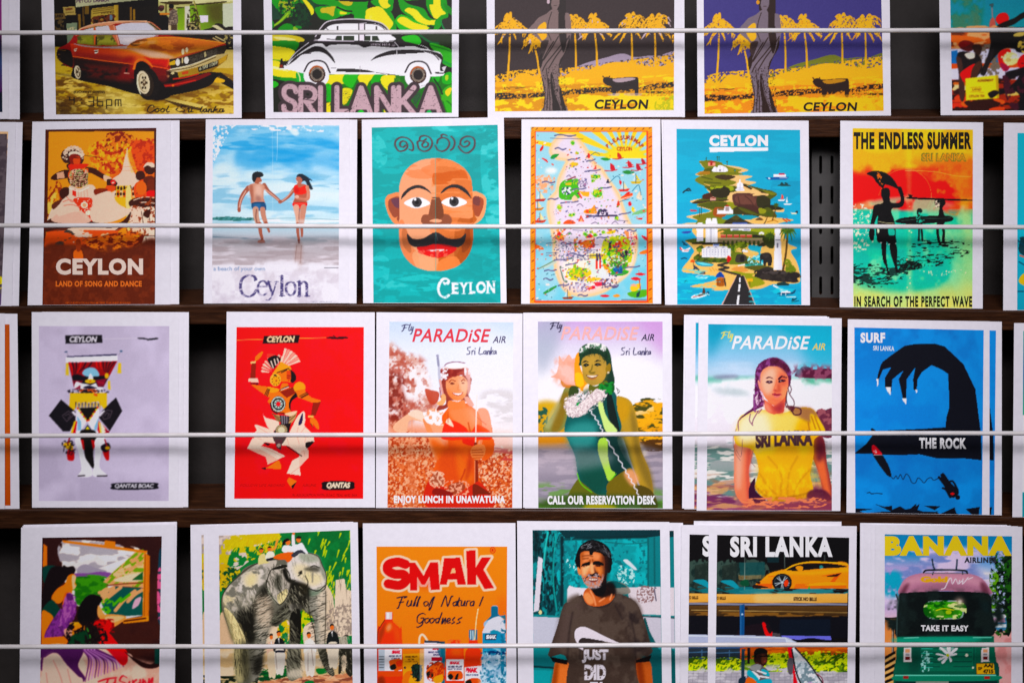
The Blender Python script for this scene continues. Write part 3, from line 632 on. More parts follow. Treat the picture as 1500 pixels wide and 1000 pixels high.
def sari(A, sky, haze, G, dirt, blk, rim, woman, pale, horizon):
    """seaside palms, a standing woman in a sari and a cow; colours given"""
    A.vg([(0, sky), (180, sky)])
    A.s('0 122 8 117 16 118 30 112 44 113 60 109 70 100 80 101 100 106 120 98 135 92 150 88 165 84 178 80 190 79 205 84 225 82 240 82 255 77 275 72 290 68 300 160 0 160', haze); A.n('0 118 300 76 300 110 0 140', sky, 2.2, .62, .05)
    A.s('0 130 6 124 12 123 14 131 30 113 40 107 62 112 70 105 95 112 108 108 120 104 132 103 150 99 165 93 185 91 210 95 225 97 240 98 262 91 276 82 290 78 300 160 0 160', G)
    A.n('20 105 130 98 290 80 290 120 20 122', G, 2.4, .45, .05)
    A.p('0 122 300 108 300 170 0 170', dirt); A.p('0 120 120 114 290 104 290 118 0 128', G, .9); A.p('60 120 118 114 118 122 60 128', pale, .9); A.p('80 116 112 113 112 120 80 124', pale); A.p('215 112 260 109 240 113 215 115', pale, .8)
    A.n('0 125 300 112 300 135 0 150', pale, 4, .66, .06, 3)
    A.s('-5 140 10 136 40 138 70 135 100 134 120 130 160 128 190 128 212 128 240 122 295 120 295 128 260 128 215 134 140 138 100 140 60 143 20 147 -5 150', blk)
    A.n('-5 132 295 116 295 136 -5 152', dirt, 2, .66, .05)
    A.s('-5 150 40 145 120 139 200 137 295 138 295 180 -5 180', pale); A.n('-5 150 120 140 80 172 -5 176', dirt, 5, .52, .05, 2); A.n('100 140 295 138 295 180 100 180', dirt, 7, .68, .04, 2.5); A.p('215 134 290 134 290 138 215 137', blk, .8); A.n('200 130 290 130 290 140 200 140', dirt, 2, .5)
    A.n('240 145 295 140 295 170 240 165', horizon, 4, .5, .1); A.s('262 175 276 166 290 168 290 176', blk)
    # palms: x of crown, y of crown, foot
    rng = np.random.default_rng(5)
    for cx, cy, fx, fy, R in ((22, 39, 18, 122, 26), (58, 62, 66, 120, 22), (117, 38, 118, 122, 25), (146, 40, 150, 112, 27), (200, 36, 200, 122, 26), (234, 38, 234, 122, 26), (282, 52, 284, 100, 30)):
        A.l([cx, cy+6, (cx+fx)/2+1, (cy+fy)/2, fx, fy], (2.2, 3.2), G)
        for i in range(12):
            t = -math.pi/2+(i-5.5)*.44+rng.normal()*.14; L = R*rng.uniform(.6, 1.08)
            ex = cx+L*math.cos(t); ey = cy+L*math.sin(t)*.85+L*.18; mx = cx+L*.55*math.cos(t); my = cy+L*.6*math.sin(t)-2
            A.l([cx, cy, mx, my, ex, ey], (7.5, 1.2), G)
            for q in (.45, .65, .85, 1):
                bx = cx+(ex-cx)*q; by = cy+(ey-cy)*q-3*(1-q)
                A.l([bx, by, bx+rng.normal()*2+math.cos(t)*2, by+rng.uniform(2, 7)], (2.6, .6), G if rng.random() > .12 else rim)
        A.n([cx-R, cy-R, cx+R, cy-R, cx+R, cy+R, cx-R, cy+R], sky, 2, .88, .05, a=.9)
    A.p('276 48 292 30 292 130 284 128', G)
    # cow
    A.s('162 118 168 114 174 115 186 114 204 113 210 116 210 138 205 139 203 131 190 133 180 132 176 139 172 139 172 130 166 124', blk)
    A.s('160 114 166 113 170 118 168 126 162 124 158 119', blk); A.ls('158 112 162 116;168 112 166 116', 1.6, blk); A.s('172 117 182 115 200 114 206 116 196 119 180 121', rim, .85); A.s('166 138 182 137 180 141 168 140', rim, .7); A.s('190 137 214 137 212 141 192 140', rim, .6)
    # woman
    F = A.F; A.fr(F[0]-15, F[1], 5.555*F[2])
    A.s('525 -200 650 -200 660 60 655 200 645 330 625 250 600 180 540 100 525 30', blk)
    A.s('540 -60 575 -80 605 -40 608 30 590 75 565 90 545 60 535 10', woman); A.s('545 80 590 80 610 115 660 105 695 130 705 250 700 300 680 380 650 440 625 480 612 560 600 650 612 720 640 820 668 915 468 915 485 860 492 790 478 730 465 640 450 560 470 480 455 400 460 345 400 290 362 255 360 235 400 190 440 145 500 115', woman)
    A.s('440 215 485 182 502 200 500 250 505 300 470 330 445 300 425 260', G)
    A.s('610 20 650 20 655 200 668 330 640 430 612 330 600 200', blk); A.s('540 -70 600 -110 640 -60 632 -10 600 -50 565 -60 545 0 535 60 522 20', blk); A.ls('555 -10 570 -12;585 -10 600 -10;562 48 585 48', .8, blk); A.e(518, 15, 13, 18, rim)
    A.l('545 100 520 180 515 260 540 330', 1.1, blk); A.s('460 345 520 330 500 400 470 470 455 420', blk, .75); A.ls('650 330 580 420 500 520 470 580;690 290 640 380 580 460 520 560;600 300 540 400 480 490;560 340 500 440 455 530', 1.5, blk); A.s('440 470 470 440 468 520 450 560 440 520', blk)
    A.s('650 430 690 300 685 380 640 460 612 540 600 600 610 500', blk); A.s('540 590 560 640 580 740 610 830 650 915 560 915 548 800 535 700', blk); A.ls('550 640 580 780 640 905;572 720 600 820 625 905', 1, woman); A.ls('500 560 515 700 505 900;470 640 490 760 480 900;520 640 530 800 530 905', 1.2, blk); A.s('610 700 640 800 668 915 640 900 612 800', blk); A.n('470 560 640 560 660 910 480 910', blk, 1.3, .8, .1)
    A.fr(F[0], F[1], F[2])
    A.ls('14 128 15 132;17 128 22 131;22 128 34 128;30 130 44 128', .8, blk)

def art_sari_grey():
    A = Pic(722, -36, 996, 166, '3c3233', 'ded2e2'); A.fr(725, 0, 1)
    sari(A, '3a3031', '9a8a9c', 'e3a41e', 'c28a20', '2f2827', 'b9a3ad', '766464', 'e6c02c', 'b0ac28'); A.grain(.012, 1)
    A.L('title', 'CEYLON', 871, 146, 950, 160, '241a12', .035, .12)
    return A.done()
def art_sari_purple():
    A = Pic(1028, -36, 1300, 168, '352c5e', 'd4c8de'); A.fr(1031, 1, .99)
    sari(A, '3d3670', '6f7038', 'eaa212', 'c8820c', '2a1a16', 'c08a2c', '6f626e', 'e8ae10', 'd8a010'); A.grain(.012, 1)
    A.L('title', 'CEYLON', 1177, 150, 1256, 163, '22160e', .035, .12)
    return A.done()

def art_traders():
    A = Pic(1390, -36, 1570, 168, '0f6a80', 'c4b0c8'); A.fr(1370, 0, 5.55)
    A.vg([(-200, '0c6c88'), (230, '1a7a88')]); A.n('130 -100 360 -100 360 230 130 230', '3f6a5a', 16, .5, .3); A.s('240 130 330 100 370 180 320 220 240 200', '4a6a58', .7, b=3)
    A.l('460 50 470 220', 2, '8a6a72'); A.s('440 40 475 30 465 65', '3a4a50'); A.s('450 160 480 150 490 225 440 225', 'a0504a')
    A.r(120, 230, 1100, 420, 'a34a2a'); A.n('120 230 1100 230 1100 420 120 420', 'd08a66', 9, .5, .15, 2.5); A.n('120 250 1100 250 1100 430 120 430', '5a2a1c', 6, .6, .1, 3); A.s('120 290 300 300 400 330 300 350 120 340', 'c05a34')
    A.r(120, 400, 1100, 930, 'b9b0cc'); A.p('120 420 180 410 190 520 120 530', '1f5f9a'); A.p('440 400 560 420 520 520 420 520', '2a5f92'); A.p('120 520 700 510 700 550 120 560', 'b84a1c'); A.n('360 380 520 380 520 600 360 600', '6a5a52', 5, .5)
    A.r(120, 650, 1100, 930, '8a2c12')
    for x, y, c in ((130, 665, 'b05a34'), (130, 700, 'c7ac86'), (130, 790, 'd8431a'), (130, 850, 'd23a1c'), (215, 830, 'd85a1c'), (300, 850, 'b8821c'), (250, 885, '7a1f10'), (430, 815, 'e0561a'), (430, 870, 'd8481a'), (560, 740, 'c7a56a'), (650, 860, '3c1c18')):
        A.s([x, y, x+60, y-10, x+130, y+5, x+125, y+32, x+50, y+40, x+5, y+30], c)
    A.n('120 660 1100 660 1100 930 120 930', '2c100c', 9, .6, .1, 2)
    A.s('490 160 520 115 575 108 600 150 580 190 520 200', 'c01416'); A.s('500 215 560 180 640 150 722 100 900 40 900 100 722 150 640 200 560 225', '15100f')
    A.s('460 240 700 225 900 230 900 420 690 430 640 400 560 400 480 470 430 540 390 610 370 590 420 470 450 360', '0f0c0c'); A.s('640 280 722 250 722 290 650 300', 'a8905a'); A.n('690 330 900 330 900 450 700 440', 'b89a5a', 8, .5)
    A.s('195 350 240 330 300 345 320 390 280 420 230 410 200 390', '4a1616'); A.s('190 360 240 335 290 350 250 380 200 385', '6a1414'); A.s('300 380 340 360 380 390 360 450 320 430', '2e1a14')
    A.s('180 440 230 420 330 440 370 480 380 560 320 640 250 600 200 600 180 520', '171012'); A.s('240 440 310 430 320 470 270 480', 'd0bcb6'); A.s('170 470 210 480 230 600 240 780 220 830 195 780 190 600', '3c2420'); A.s('210 590 320 520 335 580 300 640 240 670 215 640', 'd6241a'); A.s('300 560 350 500 380 520 340 620 300 665 285 650', '40241c')
    A.s('380 600 420 470 460 400 480 420 440 520 405 610', '1c1618')
    A.s('510 450 540 410 600 400 620 440 600 540 560 580 520 520', 'd02a20'); A.e(612, 480, 62, 54, 'cdb688'); A.n('550 430 670 430 670 530 550 530', 'e8d9b8', 6, .55); A.e(595, 490, 22, 16, 'b09868'); A.s('530 510 600 545 580 580 540 560', '8a1a3a')
    A.s('670 500 730 440 900 440 900 620 760 610 690 560', 'c01c20'); A.s('570 600 640 570 900 540 900 930 640 930 690 800 640 740 560 760 480 790 440 790 430 760 500 740 620 690 680 620 600 650', '140f12'); A.n('560 560 900 560 900 930 640 930', '3a1420', 14, .62)
    A.p('245 640 505 612 515 800 250 818', 'd3b84a'); A.p('490 615 512 612 520 800 500 802', 'a88a30'); A.t('AGREEMENT', 340, 648, 475, 668, '5a2a14', .03, .2, dy=-5); A.t('LAND', 300, 718, 375, 738, '6a3a18', .02, .2); A.ls('285 715 370 708;285 750 370 745;360 755 395 752', .7, '8a6a2a'); A.t('CEYLON TEA', 275, 775, 400, 795, '5a2a14', .02, .2, dy=-4)
    A.s('430 760 480 735 520 750 500 775 460 800 440 790', '1a1214')
    A.blur(.4); A.grain(.015, 1.2)
    return A.done()
def art_edge_purple():
    A = Pic(-160, -36, 4, 166, '50265e', 'cfc2d4'); A.fr(0, 0, 5.55)
    A.vg([(-200, '6a2a6a'), (250, '7a2c66'), (330, '2a1a30'), (500, '28406a'), (740, '4a1f52'), (760, '0c1524'), (920, '0c1a30')])
    return A.done()
# ---------------------------------------------------------------- second row of pictures
def art_drummer():
    A = Pic(58, 184, 234, 452, '3a150c', 'd3cbe0'); A.fr(0, 160, 3.333)
    B = '3c1a12'; O = 'ee8e18'; R = 'e2541a'; P = 'e6baac'
    A.r(180, 80, 800, 1000, '56231a'); A.p('236 110 752 106 752 700 222 700', O, col2='f0890c')
    A.n('440 170 700 150 760 170 760 420 560 400 470 300', 'e4681a', 22, .35, .1); A.s('460 180 530 170 600 200 590 260 540 330 480 280', 'ea7a1c', .9); A.s('640 160 755 170 755 290 680 300 640 240', 'e2561a'); A.n('450 170 755 150 755 300 560 330', 'a8381a', 5, .62, .08); A.s('530 130 610 120 640 160 600 200 540 180', 'e07a1c', .8); A.n('520 120 640 120 640 200 520 200', '7c2a16', 4, .56); A.n('440 170 640 170 560 320 460 300', 'f4a43a', 4, .63)
    A.n('245 380 300 370 300 560 225 560', '8a3414', 6, .55, .1, .5); A.n('225 480 280 400 290 560 225 560', 'e8b46a', 8, .5)
    # stupa
    A.s('622 190 628 240 650 300 690 360 690 380 560 390 548 345 590 310 604 260 616 210', P); A.p('612 200 640 205 672 310 640 310', 'f0b46a', .5); A.ls('598 282 650 280;590 300 655 298', .6, 'e09a80', sm=False)
    A.p('560 375 640 372 640 470 560 490', 'f0a83a'); 
    for i in range(7):
        A.e(562+i*15, 388-(i % 2)*4, 6, 10, B); A.r(556+i*15, 396, 568+i*15, 430, ['f0b090', R][i % 2], .9); A.e(560+i*15, 414, 6, 8, B)
    A.s('615 400 640 390 640 570 620 590', 'f4c08a')
    # right-hand musicians
    A.e(685, 325, 24, 24, B); A.e(732, 290, 28, 30, B); A.s('700 285 716 262 745 262 760 280 745 285 720 275', P); A.s('655 375 690 345 720 350 730 420 690 440 660 430', R); A.s('700 340 750 330 762 400 720 410', '5a2418'); A.e(690, 385, 26, 34, 'd8663a'); A.e(740, 370, 22, 30, '6a2a18'); A.s('720 400 762 400 762 430 720 430', 'd22a1c')
    A.s('630 450 680 430 762 440 762 480 690 500 640 480', B); A.ls('650 445 700 430 760 432;640 465 700 455 762 460', 1.3, P); A.s('635 480 700 480 762 490 762 640 680 650 640 600', P); A.p('690 490 760 480 758 650 684 650', 'e9c2b4'); A.ls('690 500 700 560;720 490 735 560;690 620 750 620', 1, B); A.n('630 430 765 430 765 640 630 640', '8a4028', 4, .68); A.s('705 500 735 490 725 530 700 520', B); A.p('690 620 758 618 752 658 684 652', 'ecd0c4'); A.ls('690 618 760 618;712 625 715 650', 1, B)
    A.s('640 440 660 450 690 460 650 470 635 460', B)
    # main dancer
    A.fr(60, 185, 7.143)
    A.s('210 300 240 250 330 210 420 240 450 330 430 390 380 410 300 390 250 385 215 340', '40201a')
    for i in range(9):
        t = 3.5+i*.33; A.e(340+95*math.cos(t), 310+88*math.sin(t), 20, 20, 'cdb4a4')
    for i in range(24):
        t = 2.7+i*.165; q = 72+(i % 3)*16; A.e(335+q*math.cos(t), 315+q*.92*math.sin(t), 9, 9, ['d8c0b0', 'b89a8a'][i % 2])
    A.s('290 290 320 265 390 270 440 320 400 310 310 320', 'dcc6b8'); A.s('300 310 350 290 410 310 410 390 350 410 310 390', '7c2416'); A.s('340 340 400 320 405 390 350 400', 'c4501c'); A.l('350 330 400 335', 1, '2a0c0a'); A.l('455 305 600 325', .8, B)
    A.s('270 400 310 390 300 450 275 440', B); A.s('285 420 330 400 490 395 470 430 400 460 330 480', 'c83c1c'); A.s('290 410 330 400 340 470 310 480', 'e83a20')
    A.s('100 550 130 510 200 470 290 455 290 500 280 540 200 555 150 565', B); A.p('165 490 235 475 250 540 170 550', 'c89a84'); A.s('470 430 560 440 640 490 720 540 700 570 620 540 520 490 470 490', B); A.s('660 510 740 545 710 590 660 560', 'dcae98'); A.s('690 560 760 560 800 600 760 650 700 640', B); A.s('730 570 770 560 780 600 740 610', 'd81f1c'); A.e(755, 590, 12, 10, P); A.s('690 620 780 630 760 680 680 680', R)
    A.s('300 470 380 450 480 470 490 560 480 610 400 640 320 620 280 560', B); A.s('290 480 340 470 330 560 290 540', 'd85a2a'); A.s('440 460 490 440 495 490 470 490', 'd85a2a')
    A.n('310 470 480 460 480 620 320 620', 'cfa894', 1.8, .48, .15); A.n('310 470 480 460 480 620 320 620', '94a070', 1.6, .7)
    for i in range(6):
        A.l([320, 500+i*20, 390, 512+i*22, 475, 498+i*20], .8, '6a281c')
    A.s('290 640 310 620 400 650 500 610 560 630 580 700 540 760 400 760 330 740 290 720', P); A.p('330 660 365 662 370 740 330 720', 'c93c34'); A.ls('390 670 395 740;420 670 420 740;450 660 455 740;480 650 490 730', 1.2, 'd0a090'); A.l('300 650 400 680 500 640', 1.4, 'f8dccc')
    A.s('195 680 240 640 295 650 285 730 240 770 200 730', B); A.s('560 660 660 650 700 670 600 720 560 710', '7a2c18')
    A.s('120 850 200 790 300 720 380 760 420 860 330 940 250 960 130 990 60 1040 60 1000', P); A.s('110 830 150 790 220 770 180 830 130 870', '5a2a20'); A.s('120 960 170 920 180 970 130 990', B); A.ls('230 790 300 770 380 800;240 830 320 820 390 840;270 740 320 790 360 780', 1.2, 'd8786a')
    A.s('520 800 560 730 700 680 760 720 790 800 920 880 900 930 740 950 640 960 560 960', P); A.s('700 770 740 770 735 800', B); A.l('560 850 700 900 900 890', 1, 'e0a898')
    A.s('340 760 520 750 540 830 580 960 600 1010 520 1010 420 950 400 860', 'dc4636'); A.e(455, 825, 36, 32, 'f0d2c0'); A.e(455, 825, 22, 20, 'd89a7c'); A.e(497, 905, 30, 26, 'f0d2c0'); A.e(550, 970, 24, 20, 'f0d2c0'); A.dots('370 780 510 770 560 980 480 980', ['f4b0a0', 'f8d8c8'], 40, .7)
    A.fr(0, 160, 3.333)
    A.s('230 545 300 520 380 500 420 540 540 560 600 545 640 500 620 560 560 590 420 600 300 590 228 600', B); A.s('250 540 300 480 400 500 440 550 330 560', P, .9); A.s('445 480 500 440 560 400 560 440 600 480 640 490 600 530 520 555 450 545', P)
    A.s('230 600 300 585 340 590 380 620 470 620 560 590 610 560 600 580 520 630 440 640 320 650 240 640', '8a3416', .8); A.s('330 585 420 570 540 580 590 560 560 600 480 625 400 625 350 605', P); A.l('350 605 420 628 520 615 590 575', 1.5, B)
    A.s('240 620 290 590 350 595 360 640 300 668 250 655', '3c3632'); A.s('365 610 410 630 400 650 360 665 345 650', P); A.l('370 650 385 700 395 735', (5, 3), 'a8542c'); A.s('440 632 500 632 530 665 510 672 470 650', B); A.s('370 690 395 690 400 735 360 730', 'd8602a')
    A.n('222 600 660 600 640 680 480 700 230 680', 'c8541a', 6, .45, .12, 2.2); A.s('420 640 640 600 700 620 620 680 500 710', 'e07a1c', .7, b=3); A.n('400 640 690 600 640 710 480 720', '6a2412', 3.5, .55, .1, 2)
    A.s('205 690 330 660 520 690 640 670 770 650 770 980 205 980', '5c2618', 1, b=2)
    A.n('205 700 770 690 770 970 205 970', '6a2e1e', 9, .55, .3)
    A.s('363 690 398 690 404 738 362 730', 'e0682a'); A.s('372 640 392 640 392 690 374 690', '8a3a1c')
    A.L('slogan', 'LAND OF SONG AND DANCE', 272, 838, 692, 866, 'd8641a', .045, fr=True); A.t('AN INVITATION FROM THE TOURIST BOARD', 318, 941, 638, 949, 'b85a24', .01)
    A.p('222 100 764 92 762 108 238 110', '451a12'); A.p('222 100 238 104 232 560 218 640 207 960', '451a12', .9); A.p('752 104 764 96 766 670 756 660', '451a12')
    A.grain(.015, 1)
    A.L('title', 'CEYLON', 82, 378.5, 209.5, 402.5, 'e4bdb4', .05)
    return A.done()

def art_couple():
    A = Pic(304, 182, 504, 448, 'd8d0dc', 'eee8f2'); A.fr(270, 160, 3.333)
    A.vg([(75, '7fbcdc'), (160, '4fa8d8'), (250, '46a4d6'), (330, '8fc6e2'), (420, 'b6d6e6'), (530, 'c6dfe8'), (560, 'aac9d6'), (600, 'b9c6d0'), (660, 'c2bcc2'), (760, 'b7a9ae'), (770, 'dcd4dc'), (945, 'd3cad6')])
    A.n('140 80 755 80 755 330 140 330', 'c4e0ee', 14, .6, .4, 4.5, .8); A.n('140 80 755 80 755 220 140 220', '9fd0e8', 6, .5, .3, 5, .7); A.n('300 160 755 160 755 340 300 340', '3a9cd2', 16, .54, .4, 4, .7); A.s('500 225 755 215 755 320 600 300 470 260', '3a9ad2', .5, b=8)
    A.s('140 270 250 275 350 310 500 310 620 350 755 350 755 450 140 420', 'dcebf2', .8, b=8); A.n('140 280 755 300 755 530 140 530', 'e4f0f6', 14, .5, .4, 5, .6); A.n('140 330 755 330 755 540 140 540', '7db6d2', 10, .66, .2, 5, .7)
    A.n('140 76 250 76 220 110 150 250 140 250', 'f4f4f6', 3, .52, .1, 1, .9); A.n('200 76 755 76 755 112 200 96', 'eef2f6', 4, .6, .1, 2); A.s('510 100 545 95 560 120 540 130', 'f2f6fa', .8, b=1); A.l('455 90 452 250', .7, 'e6f0f6', a=.7); A.l('430 90 432 500', .6, 'cfe2ec', a=.6)
    A.s('138 530 220 524 330 535 350 542 250 546 138 540', '4f8a8a'); A.n('138 526 340 530 340 545 138 540', '2f6a66', 2, .5); A.s('345 540 450 530 500 545 755 535 755 552 500 556', 'eef4f6', .9, b=1); A.l('330 540 520 532 755 540', 1, '8fb4c0')
    A.s('138 612 250 622 400 628 755 618 755 640 450 640 280 632 138 626', '8a94a0', .6, b=1.5); A.l('140 624 300 630 430 634', 1.6, '6f8494'); A.l('440 632 755 630', 1, 'a0a8ae')
    A.n('138 640 755 640 755 760 138 760', 'd8cfd6', 8, .55, .3, 5); A.n('138 650 755 650 755 762 138 762', 'a39498', 6, .6, .25, 6, .6); A.p('138 762 755 762 755 768 138 768', 'e8e4ec')
    # him
    S = 'a05a48'; H = 'd8a796'; D = '6b3630'
    A.l('390 370 410 400 440 425 468 450', (6, 4), S); A.l('385 385 425 415 462 446', 1.6, H); A.e(468, 452, 10, 9, S)
    A.l('312 385 285 420 270 460 267 490', (7, 4.5), S); A.l('300 400 278 440 268 480', 1.8, H); A.e(268, 492, 9, 12, S)
    A.s('312 375 340 362 372 364 392 376 388 400 386 430 390 458 330 462 326 430 318 400', 'c68a74'); A.s('345 370 380 376 376 440 350 450', 'e6c2b2', .8, b=3); A.s('318 380 334 375 336 450 328 455', S, .7, b=1); A.s('352 420 374 430 370 452 350 446', D, .5, b=2)
    A.s('330 458 390 454 398 494 362 496 335 490', '1f4a74'); A.s('340 462 370 460 368 490 345 488', '2f6a9a', .8, b=1); A.l('330 460 390 456', 1, '12304c')
    A.l('348 490 352 530 362 560', (9, 7), 'c99a86'); A.l('382 490 388 525 398 555', (8, 6), 'bf8672'); A.l('352 490 350 530 356 560', 2, D, a=.6); A.l('368 560 372 600 380 632', (6, 4), S); A.l('398 555 408 580 414 598', (5, 3), S); A.l('380 634 366 650 392 650', 2, D); A.s('362 640 390 638 390 652 360 652', S)
    A.s('340 340 356 330 374 338 378 352 372 362 352 364 342 356', 'a8604a'); A.s('330 330 336 312 356 304 380 310 386 324 374 332 356 334 348 348 340 358 332 346', '14181c'); A.l('366 360 376 356', 1.2, 'e6dcd8')
    # her
    A.s('548 330 560 316 580 318 606 334 618 342 612 352 628 388 614 392 600 372 590 352 570 352', '14202c'); A.l('606 338 622 348', 1.5, '22344a')
    A.s('546 336 560 330 574 340 576 356 564 366 550 362', 'b06a58'); A.l('549 352 553 358', 1.2, 'f0e0da')
    A.l('536 390 515 420 495 438 474 452', (5, 3.5), S); A.l('530 395 500 430 478 448', 1.3, H)
    A.s('540 372 566 364 596 370 606 384 600 410 596 440 596 462 534 460 540 430 534 400', 'b06450'); A.s('536 376 552 370 560 384 590 372 598 384 592 412 560 416 538 410', 'e0342c'); A.s('542 384 560 390 556 408 540 404', 'b01c1c', .6, b=1)
    A.l('600 380 606 410 602 438 570 440 545 430', (5, 4), 'cd8a74'); A.e(550, 428, 10, 8, 'e0b4a4'); A.s('540 440 592 445 594 458 540 456', '8a4030', .5, b=2)
    A.s('532 456 596 458 594 478 566 486 534 478', 'e22a22'); A.l('536 462 590 464', 1, 'f06a5c')
    A.l('546 480 554 520 556 560', (9, 6), 'd8a894'); A.l('582 480 578 520 574 560', (9, 6), 'c48a76'); A.l('562 486 560 530 562 560', 1.6, D, a=.6); A.l('554 560 554 600 560 640', (5, 3.5), S); A.l('572 560 574 600 574 620', (4.5, 3), S); A.l('558 640 560 652', 2.6, D)
    A.s('545 660 575 660 572 760 540 760', 'a8867e', .5, b=2); A.l('548 665 540 755', 1, '7a5650', a=.5); A.l('572 665 566 755', 1, '7a5650', a=.5); A.s('560 540 600 540 600 560 560 560', 'e8eef2', .4, b=1)
    A.s('300 650 420 640 430 650 330 660', '8d868c', .5, b=2)
    A.n('138 765 755 765 755 945 138 945', 'ebe6ee', 16, .5, .4)
    A.t('a beach of your own', 142, 768, 394, 794, '8a9cbc', .015); A.l('684 774 752 774', .8, '5a5a66', sm=False); A.t('Ceylon Tourist Board', 615, 937, 720, 943, '6a6880', 0)
    K = '4a4272'; N = (0, .32)
    A.l('350 830 338 815 310 812 282 830 274 868 284 900 312 914 336 905 350 885', 4.4, K, nib=(90+90, .45)); A.r(340, 812, 347, 840, K)
    A.l('366 866 402 864 398 846 384 838 366 848 358 874 366 900 384 908 402 898', 3.4, K, nib=(0, .4))
    A.l('410 842 430 902', 3.6, K); A.l('450 842 432 900 416 928 400 932', 2, K); A.ls('402 842 424 842;442 842 460 842', 1, K, sm=False)
    A.l('476 816 476 908', 4.6, K, sm=False); A.ls('464 816 478 816;464 910 490 910', 1.3, K, sm=False)
    A.l('520 842 502 852 496 876 504 900 520 908 536 898 542 874 536 850 520 842', 3.8, K, nib=(0, .4))
    A.l('562 842 562 910', 4.4, K, sm=False); A.l('564 856 580 842 596 850 598 872 598 910', 4.2, K, nib=(0, .5)); A.ls('550 842 562 842;552 912 576 912;588 912 612 912', 1.3, K, sm=False)
    A.n('270 805 615 805 615 940 270 940', 'ded6e2', 1.6, .66, .1, 3, .75)
    A.fade('f4f2f8', .05); A.grain(.012, 1)
    return A.done()

